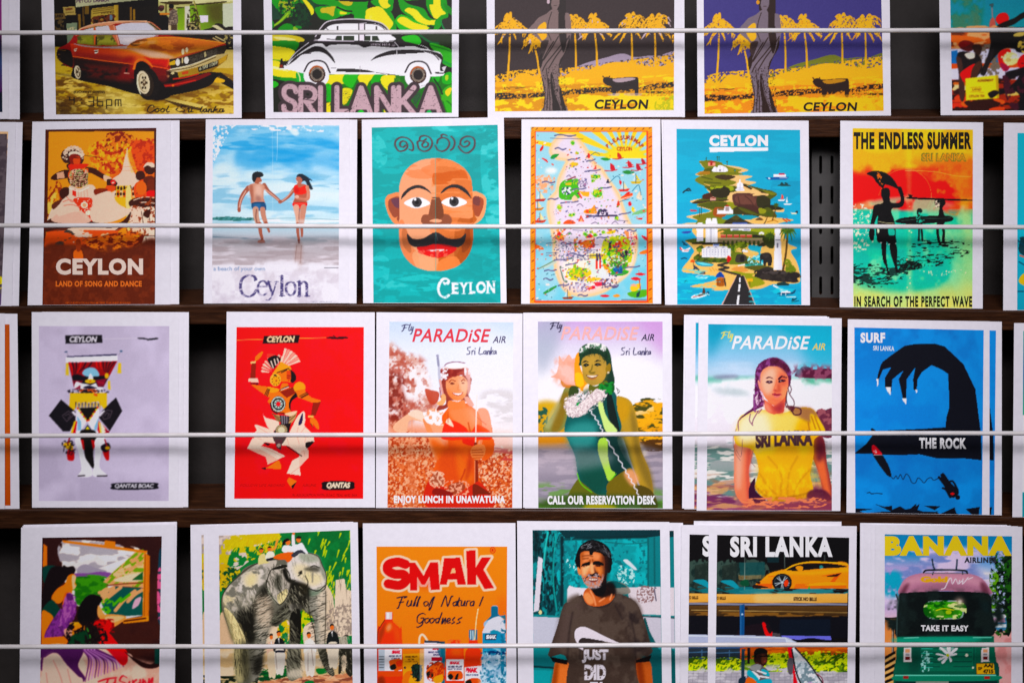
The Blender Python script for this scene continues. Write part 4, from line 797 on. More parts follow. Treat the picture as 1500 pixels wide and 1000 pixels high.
def art_moustache():
    A = Pic(540, 180, 740, 448, '12a6a4', 'f2eef6'); A.fr(500, 160, 3.333)
    T = '14a5a4'
    A.r(100, 60, 900, 1000, T)
    A.n('145 80 780 80 780 945 145 945', '3fbfbf', 9, .62, .12, 3, .6); A.n('680 200 780 150 780 620 720 620', '8fd8d8', 9, .52, .1, 2, .6); A.n('145 120 210 160 220 260 150 280', '7fd2d0', 8, .5, .1, 2, .6); A.n('150 440 290 440 290 560 150 560', '64c8c6', 6, .55, .1, 4, .6); A.n('260 830 500 800 500 880 240 880', '7fd4d2', 6, .55, .1, 4, .6); A.n('460 85 680 80 680 120 470 105', '8adada', 5, .5, .1, 4, .6); A.n('680 560 780 540 780 640 690 660', '6ccaca', 6, .5, .1, 3, .6); A.n('150 730 230 730 220 860 150 880', '6ccaca', 7, .5, .1, 2, .7); A.n('690 740 780 720 780 920 720 900', '5cc4c4', 7, .5, .1, 2, .6)
    A.n('460 85 780 85 780 945 460 945', '0e9a9a', 18, .55, .2, 2, .5)
    K = '5b4a4e'
    # the four syllables of the heading
    for S in ('268 190 282 205 306 202 322 186 318 164 302 156 288 164 288 180 302 186 312 178', '268 190 262 172 268 152 290 138 322 142 346 164 352 190 346 202 330 196', '372 170 380 194 404 206 430 196 444 168 434 142 408 130 386 136 384 152 400 156 414 146', '404 162 394 174 402 186 420 182 424 168 414 160', '372 170 372 160 384 154', '458 178 470 198 492 206 516 194 528 168 516 146 492 140 472 150 468 166', '492 140 488 128 500 124 516 130', '536 134 548 146 554 166 546 190 534 200', '580 172 586 148 610 134 640 138 652 160 646 190 622 212 600 212 582 198 572 182', '582 172 596 184 616 180 626 166 616 156 602 162'):
        A.l(S, 3, K, nib=(20, .6))
    # head: light half and shaded half
    L1, L2 = 'f0a888', 'dc8456'
    def half(S, a, b, sm=True):
        A.clip('100 60 461 60 461 1000 100 1000', False); A.s(S, a); A.clip('461 60 900 60 900 1000 461 1000', False); A.s(S, b); A.clip()
    half('214 460 218 430 240 414 290 414 300 520 300 560 262 560 232 520', 'e4946a', L2); half('708 460 704 430 680 410 636 408 630 520 630 560 662 556 696 520', 'e4946a', 'eda67c')
    A.s('228 470 236 440 284 430 290 500 262 530 240 505', '9a5440'); A.s('244 440 290 436 286 480 262 476', '6d4250'); A.s('694 470 690 436 645 428 640 500 668 526 684 500', 'a4553c'); A.s('645 430 674 428 674 470 645 462', '7a4440')
    A.s('290 470 276 520 272 540 300 560', '9a5440'); A.s('636 470 652 520 662 540 630 560', 'c06a3c')
    H = '461 240 530 248 590 280 630 330 640 390 640 470 644 580 640 660 616 720 570 764 510 786 461 790 412 786 354 764 310 720 286 660 282 580 284 470 282 390 296 330 332 280 392 248'
    half(H, 'f2aa88', 'd68052'); A.clip(H); A.n('300 250 460 240 460 330 330 330', 'eb8f66', 8, .5, .1, 3, .8); A.s('390 290 461 270 461 330 420 320', 'ea8a60', .7)
    A.clip(H); A.s('640 500 650 640 600 740 540 790 461 792 461 700 540 730 590 660 620 580', 'b55d2c', .55); A.s('300 540 340 660 370 700 380 780 300 760 270 600', 'e0865c', .7); A.s('350 700 461 690 461 800 380 790', 'f6b08a', .8); A.s('560 560 640 520 640 700 560 770', '9a4c24', .45); A.s('480 740 560 720 580 790 470 800', 'ee9462', .8); A.n('461 270 640 270 640 560 461 560', 'e89668', 7, .6, .08, 5, .7); A.n('500 440 640 440 640 560 500 540', 'eda27a', 6, .55, .08, 6, .7); A.n('461 300 600 300 600 380 461 380', 'c45f30', 9, .52, .1, 4, .7); A.s('300 560 330 620 340 700 300 660', 'b8704c', .7); A.s('620 560 596 620 590 700 630 660', '8c4520', .7)
    A.clip()
    K = '2c2a2c'
    A.s('292 440 300 412 330 384 372 370 410 382 440 412 408 394 372 386 336 398 308 424', K); A.s('484 412 506 384 550 366 592 378 620 404 634 436 608 412 566 386 528 386 500 404', K)
    A.s('306 458 340 436 376 430 410 440 434 460 404 476 366 484 334 476', 'fbf8fa'); A.s('488 454 520 434 552 428 588 436 614 456 584 472 548 480 514 472', 'fbf8fa'); A.e(369, 455, 24, 24, '3a3638'); A.e(550, 451, 24, 24, '3a3638'); A.e(369, 455, 10, 10, '141214'); A.e(550, 451, 10, 10, '141214'); A.e(360, 440, 6, 6, 'f4f2f4'); A.e(541, 436, 6, 6, 'f4f2f4')
    A.l('446 433 478 433', 1.4, '3a2420', sm=False)
    A.p('440 440 484 440 500 510 530 530 540 550 520 562 400 562 388 548 396 528 425 515', '8a543e'); A.s('390 548 396 520 420 514 461 530 500 512 530 520 540 548 520 566 470 556 410 566', '8f5640'); A.s('461 440 484 440 500 520 461 530', '7a4730'); A.s('430 546 460 536 492 544 470 554', 'f0b090'); A.p('461 560 461 625 440 620 430 590', 'dd8a60', .6)
    A.s('322 608 350 632 400 630 461 600 520 630 578 630 608 606 600 650 570 674 520 672 461 658 400 674 350 670 326 645', K); A.l('461 602 470 640', 1, '6a6468', a=.7)
    A.s('368 676 410 670 461 658 520 672 562 676 530 708 490 722 461 724 420 716 390 700', 'e0282c'); A.s('461 660 560 676 530 708 461 724', 'd41f24', .7); A.s('412 688 461 684 520 688 461 694', 'f8e4e2'); A.s('368 676 420 668 461 684 400 690', 'c21a20', .6); A.n('380 690 540 690 500 722 410 715', 'f06a5c', 5, .6)
    # word at the foot: a big looped initial and small capitals
    W = 'fbfafc'
    A.l('520 850 524 838 514 828 496 830 480 850 474 880 484 908 506 918 524 908', 4.2, W, nib=(30, .55)); A.ls('520 850 508 854 500 846', 3, W); A.l('506 850 520 842', 1.5, W)
    for tx, a, b, y in (('E', 540, 572, 846), ('Y', 578, 618, 846), ('L', 626, 654, 844), ('O', 658, 706, 840), ('N', 710, 750, 838)):
        A.t(tx, a, y, b, 902-(a-540)*.02, W, .045)
    A.ls('536 848 560 848;536 900 558 900;574 848 592 848;606 848 622 848;588 901 606 901;622 846 640 846;622 900 640 900;706 840 722 840;738 840 752 840;706 898 724 898', 1.1, W, sm=False)
    A.n('470 830 755 830 755 915 470 915', T, 1.6, .9, .1, 2, .6)
    A.l('458 80 462 945', .8, '2fb8b8', a=.5); A.grain(.01, 1)
    return A.done()

def art_map():
    A = Pic(774, 184, 960, 448, 'bfe0ea', 'f4f0fa'); A.fr(740, 160, 3.333)
    SEA = 'a9d6e2'
    A.r(120, 85, 725, 950, SEA); A.n('140 600 700 600 700 935 140 935', '8acfe0', 30, .5, .5)
    # rising sun
    A.clip('150 108 692 108 692 240 500 240 300 200 150 170', False)
    for i in range(11):
        t = math.radians(-178+i*17.5); u = t+math.radians(9)
        A.p([585, 235, 585+700*math.cos(t), 235+700*math.sin(t), 585+700*math.cos(u), 235+700*math.sin(u)], 'f4d41c')
    A.e(585, 238, 96, 60, 'f8da1a', b=3); A.clip(); A.r(500, 226, 692, 240, 'f8dc2a'); A.r(470, 240, 692, 244, 'cfe6ea', .6)
    # the island
    I = '270 130 320 125 360 150 392 190 420 235 440 270 470 290 500 340 530 380 556 420 572 470 590 520 620 580 640 620 640 690 624 760 590 810 540 850 480 890 400 910 340 905 290 880 258 820 240 740 236 650 226 580 210 500 216 440 250 400 262 340 290 280 300 250 250 240 222 215 226 180 245 150'
    A.s(I, 'f3d0ae', b=.5); A.s(I, 'eee2ee', .35, b=2)
    A.l(I, 4, 'f6cfa2', closed=True, b=.8)
    A.s('280 150 320 140 350 165 380 205 405 250 440 300 480 330 510 370 540 430 560 490 580 540 606 590 622 640 618 700 600 750 560 800 500 845 440 875 390 885 330 870 290 830 266 760 262 680 250 590 240 500 250 440 280 400 290 330 310 280 340 250 300 215 260 200 262 170', 'e6dae8', b=1.5)
    A.e(225, 300, 30, 16, 'eef0ee', b=2); A.e(190, 355, 36, 30, 'f0d8c8', .8, b=3); A.n('150 330 240 330 230 400 160 400', 'f0b08a', 3, .5, .1)
    A.s('290 740 360 720 470 690 470 780 440 860 330 860 280 800', 'f4ece0', b=3); A.s('400 730 500 740 500 820 420 800', 'cfe6e4', .6, b=3); A.s('470 690 620 700 600 800 500 830 450 790', 'f0ecea', .6, b=3)
    GR = '62b84a'
    A.s('262 400 272 360 310 340 350 352 362 400 366 430 330 442 270 438', GR); A.s('475 745 484 690 496 646 530 630 575 640 598 680 604 736 584 784 540 794 505 784', '9ccc50'); A.n('480 640 600 630 610 760 490 790', 'd2d83a', 6, .5, .15); A.n('490 700 610 690 600 800 500 800', '4fae3a', 6, .5, .15)
    A.s('310 800 340 770 390 780 410 810 380 830 330 830', '9ccc3a'); A.n('310 780 410 780 410 830 310 830', 'e8d02a', 4, .5); A.s('370 830 400 818 470 826 440 838 390 840', 'f0c81c')
    for x, y, r in ((345, 350, 14), (430, 330, 12), (455, 328, 10), (450, 412, 24), (428, 350, 8), (440, 330, 12), (320, 518, 9), (335, 514, 7), (265, 480, 12), (262, 555, 8), (545, 530, 10), (480, 600, 9), (440, 615, 10), (420, 600, 8), (390, 610, 10), (405, 620, 12), (340, 765, 8), (330, 165, 10), (352, 215, 8)):
        A.e(x, y, r, r*.85, [GR, '9cc83a', '4faa3c'][int(x) % 3]); A.n([x-r, y-r, x+r, y-r, x+r, y+r, x-r, y+r], 'c8d84a', 2, .62)
    A.e(552, 782, 24, 18, '1f74b4'); A.n('530 766 575 766 575 800 530 800', '12558a', 2, .55); A.s('285 555 300 542 320 540 340 550 338 560 290 562', 'e0622a'); A.p('315 268 330 258 355 262 358 272 330 285 315 282', 'e8c41e'); A.p('295 360 325 358 322 372 296 372', 'd8c01e'); A.p('360 400 412 404 408 428 380 424', 'f2b41e'); A.l('358 408 372 432', 2.4, 'd83a2a'); A.s('325 440 340 420 358 446 340 456', 'f0cfae')
    A.l('305 345 330 335 342 330', 2, '8a3a4a'); A.n('280 384 320 382 318 414 282 414', '26305a', 2, .5); A.n('280 384 320 382 318 414 282 414', 'f0f0f4', 2, .62)
    A.s('384 505 392 490 420 485 435 468 442 480 446 508 410 512', 'f0a020'); A.s('392 500 402 490 412 500 405 508', 'e8581e'); A.p('355 550 370 515 388 550', 'd8482a', a=.85); A.p('362 550 372 530 380 550', 'f0b08a'); A.l('455 510 460 496 470 494 476 510 482 494 494 498 498 520', 3.6, '3c2f52'); A.l('400 520 455 522 500 520 545 520', 2.6, '3c2f52')
    A.p('392 628 414 606 438 628', 'd8323a'); A.r(398, 628, 434, 640, 'f0d0c8'); A.s('365 660 390 640 420 640 432 660 410 676 380 676', 'f08a2a'); A.n('362 640 434 640 430 680 366 680', 'd84a24', 3, .55); A.l('340 640 344 690', 3.4, 'e88a2a'); A.l('310 648 340 655 366 650', 1.2, '5a4a5a')
    A.s('248 630 262 596 282 620 270 640', 'd83a34'); A.n('240 590 290 590 290 640 240 640', 'f0a05a', 3, .6); A.s('496 600 540 588 534 604 505 610', 'e8c41e'); A.r(442, 732, 452, 780, 'e0452a'); A.r(458, 730, 468, 778, 'e0452a'); A.r(410, 705, 480, 730, 'f0d04a', .8); A.ls('412 716 476 714', 1.6, '3a2f4a'); A.l('448 708 450 736', 3, '4a3f5a'); A.l('460 708 464 730', 3, '4a3f5a')
    A.ls('545 655 545 705;500 690 540 694 560 690', 1, '3a3a2a'); A.n('500 720 580 720 580 770 500 770', '5a5a40', 2, .6, .1); A.n('500 720 570 715 570 770 500 770', 'e8f0e0', 2, .68, .08); A.s('560 700 580 705 585 720 568 722', '3c3a4a'); A.s('584 690 600 690 596 715 586 712', '22222c'); A.s('505 655 518 650 520 675 508 690', '2a4a3a'); A.s('540 660 556 640 570 660 560 690', 'f0921e'); A.n('530 640 580 640 580 690 530 690', 'd8421e', 3, .6); A.s('475 760 490 760 515 795 500 795', 'f0a01e'); A.p('580 600 585 590 604 600 606 630 596 630', 'e89a6a')
    for S, c in (('168 200 178 182 188 176 186 192 174 206', 'd83430'), ('178 240 190 240 206 250 208 262 194 252', 'd83430'), ('220 240 234 222 262 218 258 228 240 242', '3a9a4a'), ('465 242 490 236 515 245 490 252', '3c9a4a'), ('572 308 596 298 632 308 600 318', '3f8e4a'), ('556 352 562 346 570 358 562 370', 'd8283a'), ('600 458 610 450 618 466 606 474', 'd8283a'), ('634 805 660 798 686 806 660 812', 'd8323a'), ('612 826 640 818 664 830 636 836', 'd8323a'), ('462 910 490 904 510 912 486 918', 'd8323a'), ('526 910 548 902 560 912 540 918', 'e8a24a'), ('664 615 690 625 692 642 676 632', 'c8303c'), ('145 660 180 672 186 686 146 680', 'e8762a'), ('655 700 690 685 692 704 664 708', 'e8863a'), ('640 534 668 530 666 540', 'd8402a'), ('640 430 662 444 668 440 660 400', 'e8d8c0'), ('616 485 626 476 636 498 622 502', 'e8d43a'), ('640 500 690 485 686 505 620 516', '8cc08a')):
        A.s(S, c)
    for x, y, s, c in ((550, 240, 1, 'c8402a'), (515, 298, 1.2, 'c82f3a'), (600, 282, 1.1, 'c82f3a'), (642, 296, 1.1, 'b8283a'), (668, 266, .9, 'b8283a')):
        A.s([x-2, y-28*s, x+14*s, y-18*s, x+18*s, y-2, x, y-2], c); A.l([x-24*s, y+2, x, y+4, x+26*s, y-2], 1.4, c)
    for x, y, sail, hull in ((640, 360, 'e8cf3a', 'd8b82a'), (580, 398, 'e8dcb4', 'd8403a'), (172, 446, 'f0dcb4', 'b8403a'), (172, 550, 'f4e0a8', 'c8482a'), (160, 490, 'f0d8a8', 'c88a4a'), (306, 924, 'f0c88a', '9a4a2a')):
        A.p([x, y-42, x+20, y-10, x-4, y-10], sail); A.p([x-3, y-40, x-18, y-10, x-3, y-10], 'e4e8ec', .7); A.p([x-28, y-6, x+30, y-10, x+18, y+4, x-20, y+5], hull); A.l([x-2, y-44, x-2, y], .8, '3a4a5a')
    A.p('564 430 580 420 622 408 624 424 590 440 566 440', 'e8622a'); A.p('580 420 600 402 612 404 606 418', 'd83a24'); A.l('568 438 622 424', 1, 'f0e8e0')
    A.s('600 895 690 880 684 915 620 918', '6cb24a'); A.p('640 900 660 884 655 915 640 917', '1f4a4a'); A.s('612 866 660 850 650 880 620 890', 'f0d04a'); A.s('610 860 630 852 645 866', 'f0b49a'); A.l('655 830 660 880', 1.4, 'c84a2a')
    A.s('186 895 230 868 250 862 246 872 200 900', '4a9a5a'); A.s('196 858 210 850 218 862', 'e8e4e0'); A.s('160 778 190 760 240 740 250 750 200 775', 'c8d4c8', .8); A.ls('160 780 200 760 245 735', 1.4, '6a8a6a'); A.ls('270 770 286 830 300 842', 3, '6a7a6a'); A.l('272 775 292 838', 1, 'e8ecec')
    A.s('440 845 480 845 482 858 444 864', 'd83a54'); A.s('396 868 436 862 436 876 400 880', 'd82a48'); A.s('480 850 490 830 500 850', 'd8482a'); A.s('490 856 500 838 540 856', 'e8e4f0'); A.n('480 830 550 830 550 870 480 870', '6a4a6a', 2, .62); A.n('270 850 400 850 390 890 300 890', '8a7a9a', 3, .64)
    A.ls('412 230 440 212 462 222;508 360 540 330 555 330 562 345;552 455 580 445 605 440;620 400 650 370 660 400 664 420', .9, '2a6a8a'); A.s('400 236 406 214 414 222 414 238', 'd8402a'); A.s('494 360 502 340 508 360', '2a2a4a'); A.s('545 470 552 445 560 468', 'd84a34'); A.n('425 262 448 262 448 292 425 292', 'd8302a', 2.4, .5)
    # ribbons with place names
    for x0, y0, x1, y1 in ((242, 126, 344, 128), (244, 190, 296, 194), (308, 246, 360, 240), (398, 252, 438, 246), (390, 302, 464, 296), (182, 354, 242, 356), (210, 438, 258, 436), (272, 456, 356, 450), (330, 390, 394, 386), (396, 526, 455, 516), (556, 512, 612, 504), (448, 626, 502, 624), (272, 652, 324, 654), (310, 704, 392, 712), (296, 758, 352, 750), (188, 826, 232, 830), (260, 858, 310, 856), (356, 906, 402, 908), (494, 864, 552, 862), (584, 772, 656, 766), (192, 786, 250, 784), (596, 590, 640, 592), (240, 735, 320, 730), (456, 386, 518, 380)):
        A.l([x0, y0+3, x0*.7+x1*.3, y0-1, x0*.3+x1*.7, y1+4, x1, y1-1], 2, '55527c'); A.l([x0+4, y0+2, x0*.5+x1*.5, (y0+y1)/2+1, x1-4, y1], .7, 'a8a6bc', a=.8)
    A.ls('220 142 380 146;530 804 590 800;200 655 236 652;200 702 250 700;200 714 250 712;420 660 455 662;400 690 440 688;330 590 380 592;536 542 600 546', .9, '6a6884')
    A.dots('270 480 560 480 590 560 240 560', ['6a6478', '8a7a8a'], 60, .45); A.dots('300 230 440 300 400 380 300 330', ['8a7a8a'], 30, .45); A.dots('260 580 620 600 600 720 270 720', ['d85a3a', '5a5a78', 'e8a03a', '4a9a5a'], 90, .8); A.dots('280 780 480 760 480 870 320 880', ['d85a3a', '6a5a78', 'e8b03a'], 40, .8); A.dots('150 640 236 640 250 900 150 920', ['e6f0f0', '5a8a9a', 'd87a5a'], 26, .7); A.dots('600 560 690 500 690 780 640 780', ['e6f0f0', '5a8a9a', 'd87a5a', '3a5a7a'], 26, .7); A.n('560 640 640 620 640 660 590 660', 'e0384a', 3, .6); A.n('360 820 420 860 350 890', 'd0c8d8', 3, .5); A.n('250 660 420 680 420 730 260 740', '7a7490', 1.8, .68); A.n('355 350 400 350 390 380 360 380', '6a5a7a', 2, .6); A.n('360 340 400 340 400 372 360 372', '8a7a9a', 1.6, .6)
    A.dots('290 230 360 180 470 300 540 440 590 560 560 600 300 580 240 520 290 400', ['c84a3a', '6a6a9a', '5aa04a', 'e0a040', 'b07aa0', '4a4a6a', 'd8c8d8'], 150, .9, asp=1.6); A.dots('250 590 620 590 600 780 480 870 330 860 260 740', ['c84a3a', '5a5a8a', '5aa04a', 'e8a040', 'b06a8a', 'f0e0e0', '4a4a6a'], 260, 1, asp=1.6); A.dots('150 120 280 120 230 380 200 560 230 700 260 860 150 930', ['d85a4a', 'f0e4d8', '6a9aa8', '4a8a9a'], 46, 1, asp=1.8); A.dots('480 250 690 250 690 520 600 500', ['d85a4a', 'f0e4d8', '6a9aa8', '4a8a9a'], 30, 1, asp=1.8)
    A.ls('300 330 312 322 322 332;420 560 440 552 456 562;300 610 316 600 326 612;520 560 536 548 552 560;380 700 396 690 404 704;460 840 476 828 490 842;350 470 366 462 380 474', 1, '6a5a7a')
    # heading on an arc, then the rope border
    for ch, x, y, r in zip('PLEASURE MAP', (500, 516, 532, 550, 568, 586, 604, 620, 0, 638, 654, 667), (180, 164, 154, 146, 141, 138, 139, 142, 0, 154, 166, 180), (-45, -38, -30, -18, -10, 0, 8, 14, 0, 30, 38, 46)):
        if ch == ' ': continue
        V, T = glyphs(ch, .045); V = (V-(V.max(0)+V.min(0))/2); sc = 27; c, s_ = math.cos(math.radians(r)), math.sin(math.radians(r))
        P = np.stack([x+sc*(V[:, 0]*c+V[:, 1]*s_), y+sc*(V[:, 0]*s_-V[:, 1]*c)], 1)
        for t3 in T: A.put(A.raw(A.T(P[t3])), 'a83a24')
    A.t('OF', 572, 158, 586, 167, 'b8502a', .02); A.t('CEYLON', 545, 184, 620, 204, 'b8501a', .045)
    A.r(566, 926, 692, 932, '3a4a5a', .8); A.r(148, 926, 176, 931, '4a5a6a', .7)
    for x0, y0, x1, y1 in ((126, 86, 719, 109), (122, 934, 722, 950), (0, 0, 0, 0)):
        if x1: A.r(x0, y0, x1, y1, 'f0921c')
    A.p('126 86 150 109 147 934 120 950', 'f0921c'); A.p('719 86 693 109 694 934 722 950', 'f0861c')
    A.clip('126 86 719 86 722 952 120 952 120 934 148 934 150 109 692 109 694 934 722 934 722 86', False)
    cm = np.zeros_like(A.clipm)
    for S in ('126 86 719 86 693 109 150 109', '126 86 150 109 147 934 120 950', '719 86 693 109 694 934 722 950', '120 950 147 934 694 934 722 950'):
        R = A.raw(A.T(nums(S))); cm[R[0]:R[1], R[2]:R[3]] = np.maximum(cm[R[0]:R[1], R[2]:R[3]], R[4])
    A.clipm = cm
    for i in range(-90, 110):
        A.l([120+i*9, 80, 120+i*9+30, 110], 1, 'f8c030', a=.8) if 0 <= i < 70 else None
    for i in range(75):
        y = 90+i*11.6; A.l([118, y+8, 152, y-8], 1.1, 'f8bc2c', a=.8); A.l([690, y+8, 724, y-8], 1.1, 'f8bc2c', a=.8)
        if i % 4 == 0: A.l([130, y+4, 140, y-3], 1, '6a1c10'); A.l([702, y+4, 714, y-3], 1, '6a1c10')
    for i in range(14): A.l([150+i*40, 100, 158+i*40, 93], 1, '5a1c10')
    A.clip(); A.l('148 108 146 936', 1.2, 'e04a1c'); A.l('148 109 694 109', 1.2, 'e04a1c'); A.l('693 109 695 936', 2, 'e04a1c'); A.r(140, 934, 700, 944, 'e85a2a')
    A.grain(.012, 1)
    return A.done()

def art_island():
    A = Pic(988, 186, 1178, 450, '08a3c0', 'e8e4f0'); A.fr(940, 160, 3.333)
    A.vg([(95, '0aa2be'), (500, '0aa6c6'), (560, '08a4c8'), (960, '0a9fc0')]); A.n('170 95 780 95 780 960 170 960', '16b0cc', 12, .6, .2, 5, .6); A.n('640 330 780 330 780 700 640 700', '0890b0', 10, .58, .15, 5, .6)
    A.fr(990, 225, 7.895)
    SD, G1, G2, G3, BR = 'f2c08e', '7b7c2a', '565a1e', '93952c', '43341f'
    # upper half
    A.s('270 90 330 85 500 100 560 130 700 150 780 170 840 195 760 220 700 245 840 255 885 268 800 305 930 335 820 375 900 400 960 440 1010 465 1170 475 1080 540 1090 590 1160 640 1250 640 1230 680 1100 670 1150 740 1250 750 1360 770 1220 800 1000 840 110 840 110 805 250 800 240 770 120 730 250 700 400 665 300 625 240 610 330 600 160 555 330 510 310 490 390 460 360 420 340 380 220 310 290 270 225 240 330 190 300 140', SD)
    A.s('270 90 400 80 520 100 550 130 640 160 760 190 720 215 780 240 640 250 440 240 260 250 330 190 300 130', G1); A.s('330 185 420 165 520 200 420 215 330 208', G2); A.s('560 160 740 195 700 210 600 210', '8f8a2a'); A.p('280 205 400 205 390 245 230 240', 'b07a3a', .8)
    A.s('290 260 460 240 680 265 620 300 700 330 620 370 420 380 330 375 220 310', G1); A.s('450 265 540 245 690 265 600 305 500 295', BR); A.ls('300 270 420 300;330 330 520 345', 2, G2); A.p('320 345 400 365 390 378 320 350', SD, .8)
    A.s('340 380 560 370 700 380 720 430 640 450 600 470 580 540 420 560 280 580 200 560 320 510 310 480 400 450 360 410', G2); A.n('420 380 680 380 640 430 430 420', 'a0a83a', 5, .5, .1); A.s('400 450 430 410 520 400 560 380 620 410 620 470 560 510 420 500', '2f2a16'); A.s('310 480 400 455 430 520 320 525', '4a2a1c'); A.s('200 560 420 540 600 530 560 550 240 580', BR); A.s('430 540 480 555 520 590 470 590 430 560', '231a10')
    A.s('790 350 900 380 1010 410 1110 430 1170 475 1090 540 1090 590 1000 560 930 510 1050 480 1000 450', G2); A.ls('780 360 900 420 1040 470 940 500', (3, 2), '33250f'); A.s('1000 420 1160 460 1100 480', G1); A.s('890 400 1000 465 880 470', SD)
    A.s('240 590 480 550 700 590 720 680 640 740 560 800 250 820 250 770 190 730 300 700 420 665 330 625', G1); A.s('260 600 420 560 600 570 560 640 420 640', G2); A.s('600 560 700 580 680 640 600 640', G3, .8)
    A.s('650 500 680 465 760 458 930 470 945 540 970 620 960 680 850 640 740 610 680 600', '5a3830'); A.s('690 500 800 480 920 520 900 600 780 590 700 560', '6d463c'); A.s('700 600 880 590 960 640 960 690 820 650', '4a2c26'); A.ls('800 490 860 540 900 600;720 500 740 580', 1.4, '4a2c26'); A.s('940 500 1000 480 1090 530 1080 620 1000 640 940 600', '33301a'); A.s('1080 590 1240 630 1220 650 1100 650 1000 630', '2c2a14'); A.l('900 480 1000 470 1060 475', 3, SD)
    A.s('660 640 740 610 860 650 970 700 940 730 800 710 660 700', '3f3a1c'); A.s('720 620 860 660 960 715 800 680', '5a5c24'); A.s('960 690 1060 620 1160 700 1140 750 980 720', G2); A.s('960 630 1040 650 1030 690 970 690', G3)
    A.s('540 740 600 710 850 712 970 735 1000 760 800 765 560 760', '1496a6'); A.s('440 640 480 620 600 640 560 730 440 720', 'a0522c', .9); A.s('900 750 1040 735 1250 750 1350 772 1200 800 1000 820 860 790', 'eebc7c'); A.s('920 770 970 738 1010 770', '6a4a2a'); A.ls('1240 755 1285 790;1280 755 1320 780', 2, 'c04a2a'); A.ls('1120 760 1180 790;1060 790 1140 770', 1.4, 'b8803a')
    A.s('520 815 640 740 700 712 760 750 860 800 900 830 520 840', '38331c'); A.s('640 745 700 712 740 745 700 770', '504a24'); A.s('250 810 400 760 560 760 520 820 250 830', '7d8a2c')
    # its buildings
    A.p('365 105 412 80 462 105', 'a83a34'); A.r(372, 105, 456, 142, 'e49a86'); A.r(400, 108, 424, 140, '9a2a24'); A.s('428 210 430 170 450 150 480 160 490 140 512 135 540 140 560 150 590 170 590 210', 'f2eef4'); A.ls('470 170 470 208;512 150 512 208;552 160 552 208', 1, 'cfc8d8', sm=False); A.r(502, 180, 522, 206, '6a5a6a', .6)
    A.s('735 300 748 300 752 330 775 350 780 400 795 420 780 432 705 432 690 415 705 400 708 350 730 330', 'f4f0f6'); A.ls('710 400 780 400;742 350 742 425;712 420 776 420', 1.2, 'cbc4d4')
    A.p('400 510 432 500 462 510 462 540 400 540', 'd8a89a'); A.p('398 520 432 504 466 520', '7a2a20'); A.p('480 640 560 635 560 615 595 590 625 615 640 640 662 655 662 700 475 700', 'f2ecf0'); A.p('560 612 596 590 624 612', 'a83a2c'); A.r(484, 632, 556, 656, '7a6a4a'); A.r(566, 620, 622, 660, 'd8d0d8'); A.ls('580 620 580 660;594 620 594 660;608 620 608 660', 1.2, '8a7a7a', sm=False)
    A.p('1030 275 1130 275 1130 240 1270 240 1275 272 1310 268 1280 302 1070 306', '1a5a9a'); A.r(1130, 240, 1272, 274, 'eef0f4'); A.r(1190, 228, 1260, 244, 'c82a4a'); A.p('1190 275 1300 275 1280 290 1200 290', 'd8e0ea', .7); A.ls('1075 285 1085 290', 2, 'e8eef4')
    A.s('1175 372 1250 350 1330 372 1260 378', '2a4a4a'); A.ls('1215 355 1225 340 1240 356;1265 340 1290 352', 2, '1f3a3a'); A.p('1222 470 1240 480 1246 525 1216 525', 'd85a4a'); A.p('1178 535 1270 530 1250 550 1190 550', 'eef2f4'); A.p('1285 500 1296 570 1270 570', 'eef2f4'); A.p('1240 575 1350 575 1335 590 1255 592', 'eef2f4'); A.p('1330 680 1405 688 1390 705 1340 700', 'f0e2c8'); A.s('1380 670 1410 665 1405 695', '1f3a44'); A.p('160 645 246 655 246 672 170 670', 'b84a5a'); A.ls('85 450 110 430 150 430;120 420 150 405 172 430', 2.2, '1d3a44')
    for x, y in ((352, 90), (480, 80), (500, 80), (594, 135), (682, 235)):
        A.l([x, y, x, y-35], .7, '4a4a2a'); A.e(x, y-40, 13, 9, '3a5a2a'); A.n([x-16, y-52, x+16, y-52, x+16, y-30, x-16, y-30], '0aa6c6', 1.6, .7)
    A.ls('272 640 274 730;295 625 294 710', .9, '4a3a1a'); A.ls('1070 700 1040 780 1010 830;1160 600 1140 700 1115 770', (1, 1.6), '5a4320')
    for x, y in ((1070, 690), (1160, 590)): 
        for i in range(8): t = i*.8; A.l([x, y, x+34*math.cos(t), y+30*math.sin(t)+8], (2.6, .6), '4a5a22')
    # lower half
    A.fr(990, 325, 7.895)
    A.s('110 215 240 190 250 60 1160 40 1230 80 1290 240 1400 300 1330 340 1400 470 1440 640 1400 710 1130 720 990 770 860 780 640 790 410 790 440 770 170 745 440 680 460 630 240 600 70 565 160 430 180 390 210 330 140 250', 'f0bd7c'); A.s('110 215 240 190 500 190 500 240 260 250 150 235', '55602a'); A.s('480 110 620 80 1100 90 1130 160 1060 230 700 260 480 240', '5f6a28'); A.s('850 90 1120 70 1130 150 1000 160', '98a032'); A.s('480 120 560 110 520 200 480 190', 'e0b070'); A.s('600 210 700 320 620 360 480 300 420 240', '6d7a2c', .7)
    A.p('345 60 480 60 482 240 345 235', 'f0eef4'); A.s('345 70 352 -30 380 -40 408 -30 412 70', 'f0eef4'); A.s('415 70 420 -30 445 -45 472 -30 478 70', 'f4f2f8'); A.p('392 80 418 80 416 238 396 238', 'c4c2cc'); A.ls('360 70 360 232;440 70 442 232', .8, 'd2d0da', sm=False); A.s('240 100 250 20 280 8 312 20 316 100', 'eae8f0'); A.p('244 80 316 80 318 220 240 225', 'eeecf4'); A.r(240, 180, 320, 195, '7a7ab0', .7); A.r(240, 205, 320, 215, '6a6aa0', .6)
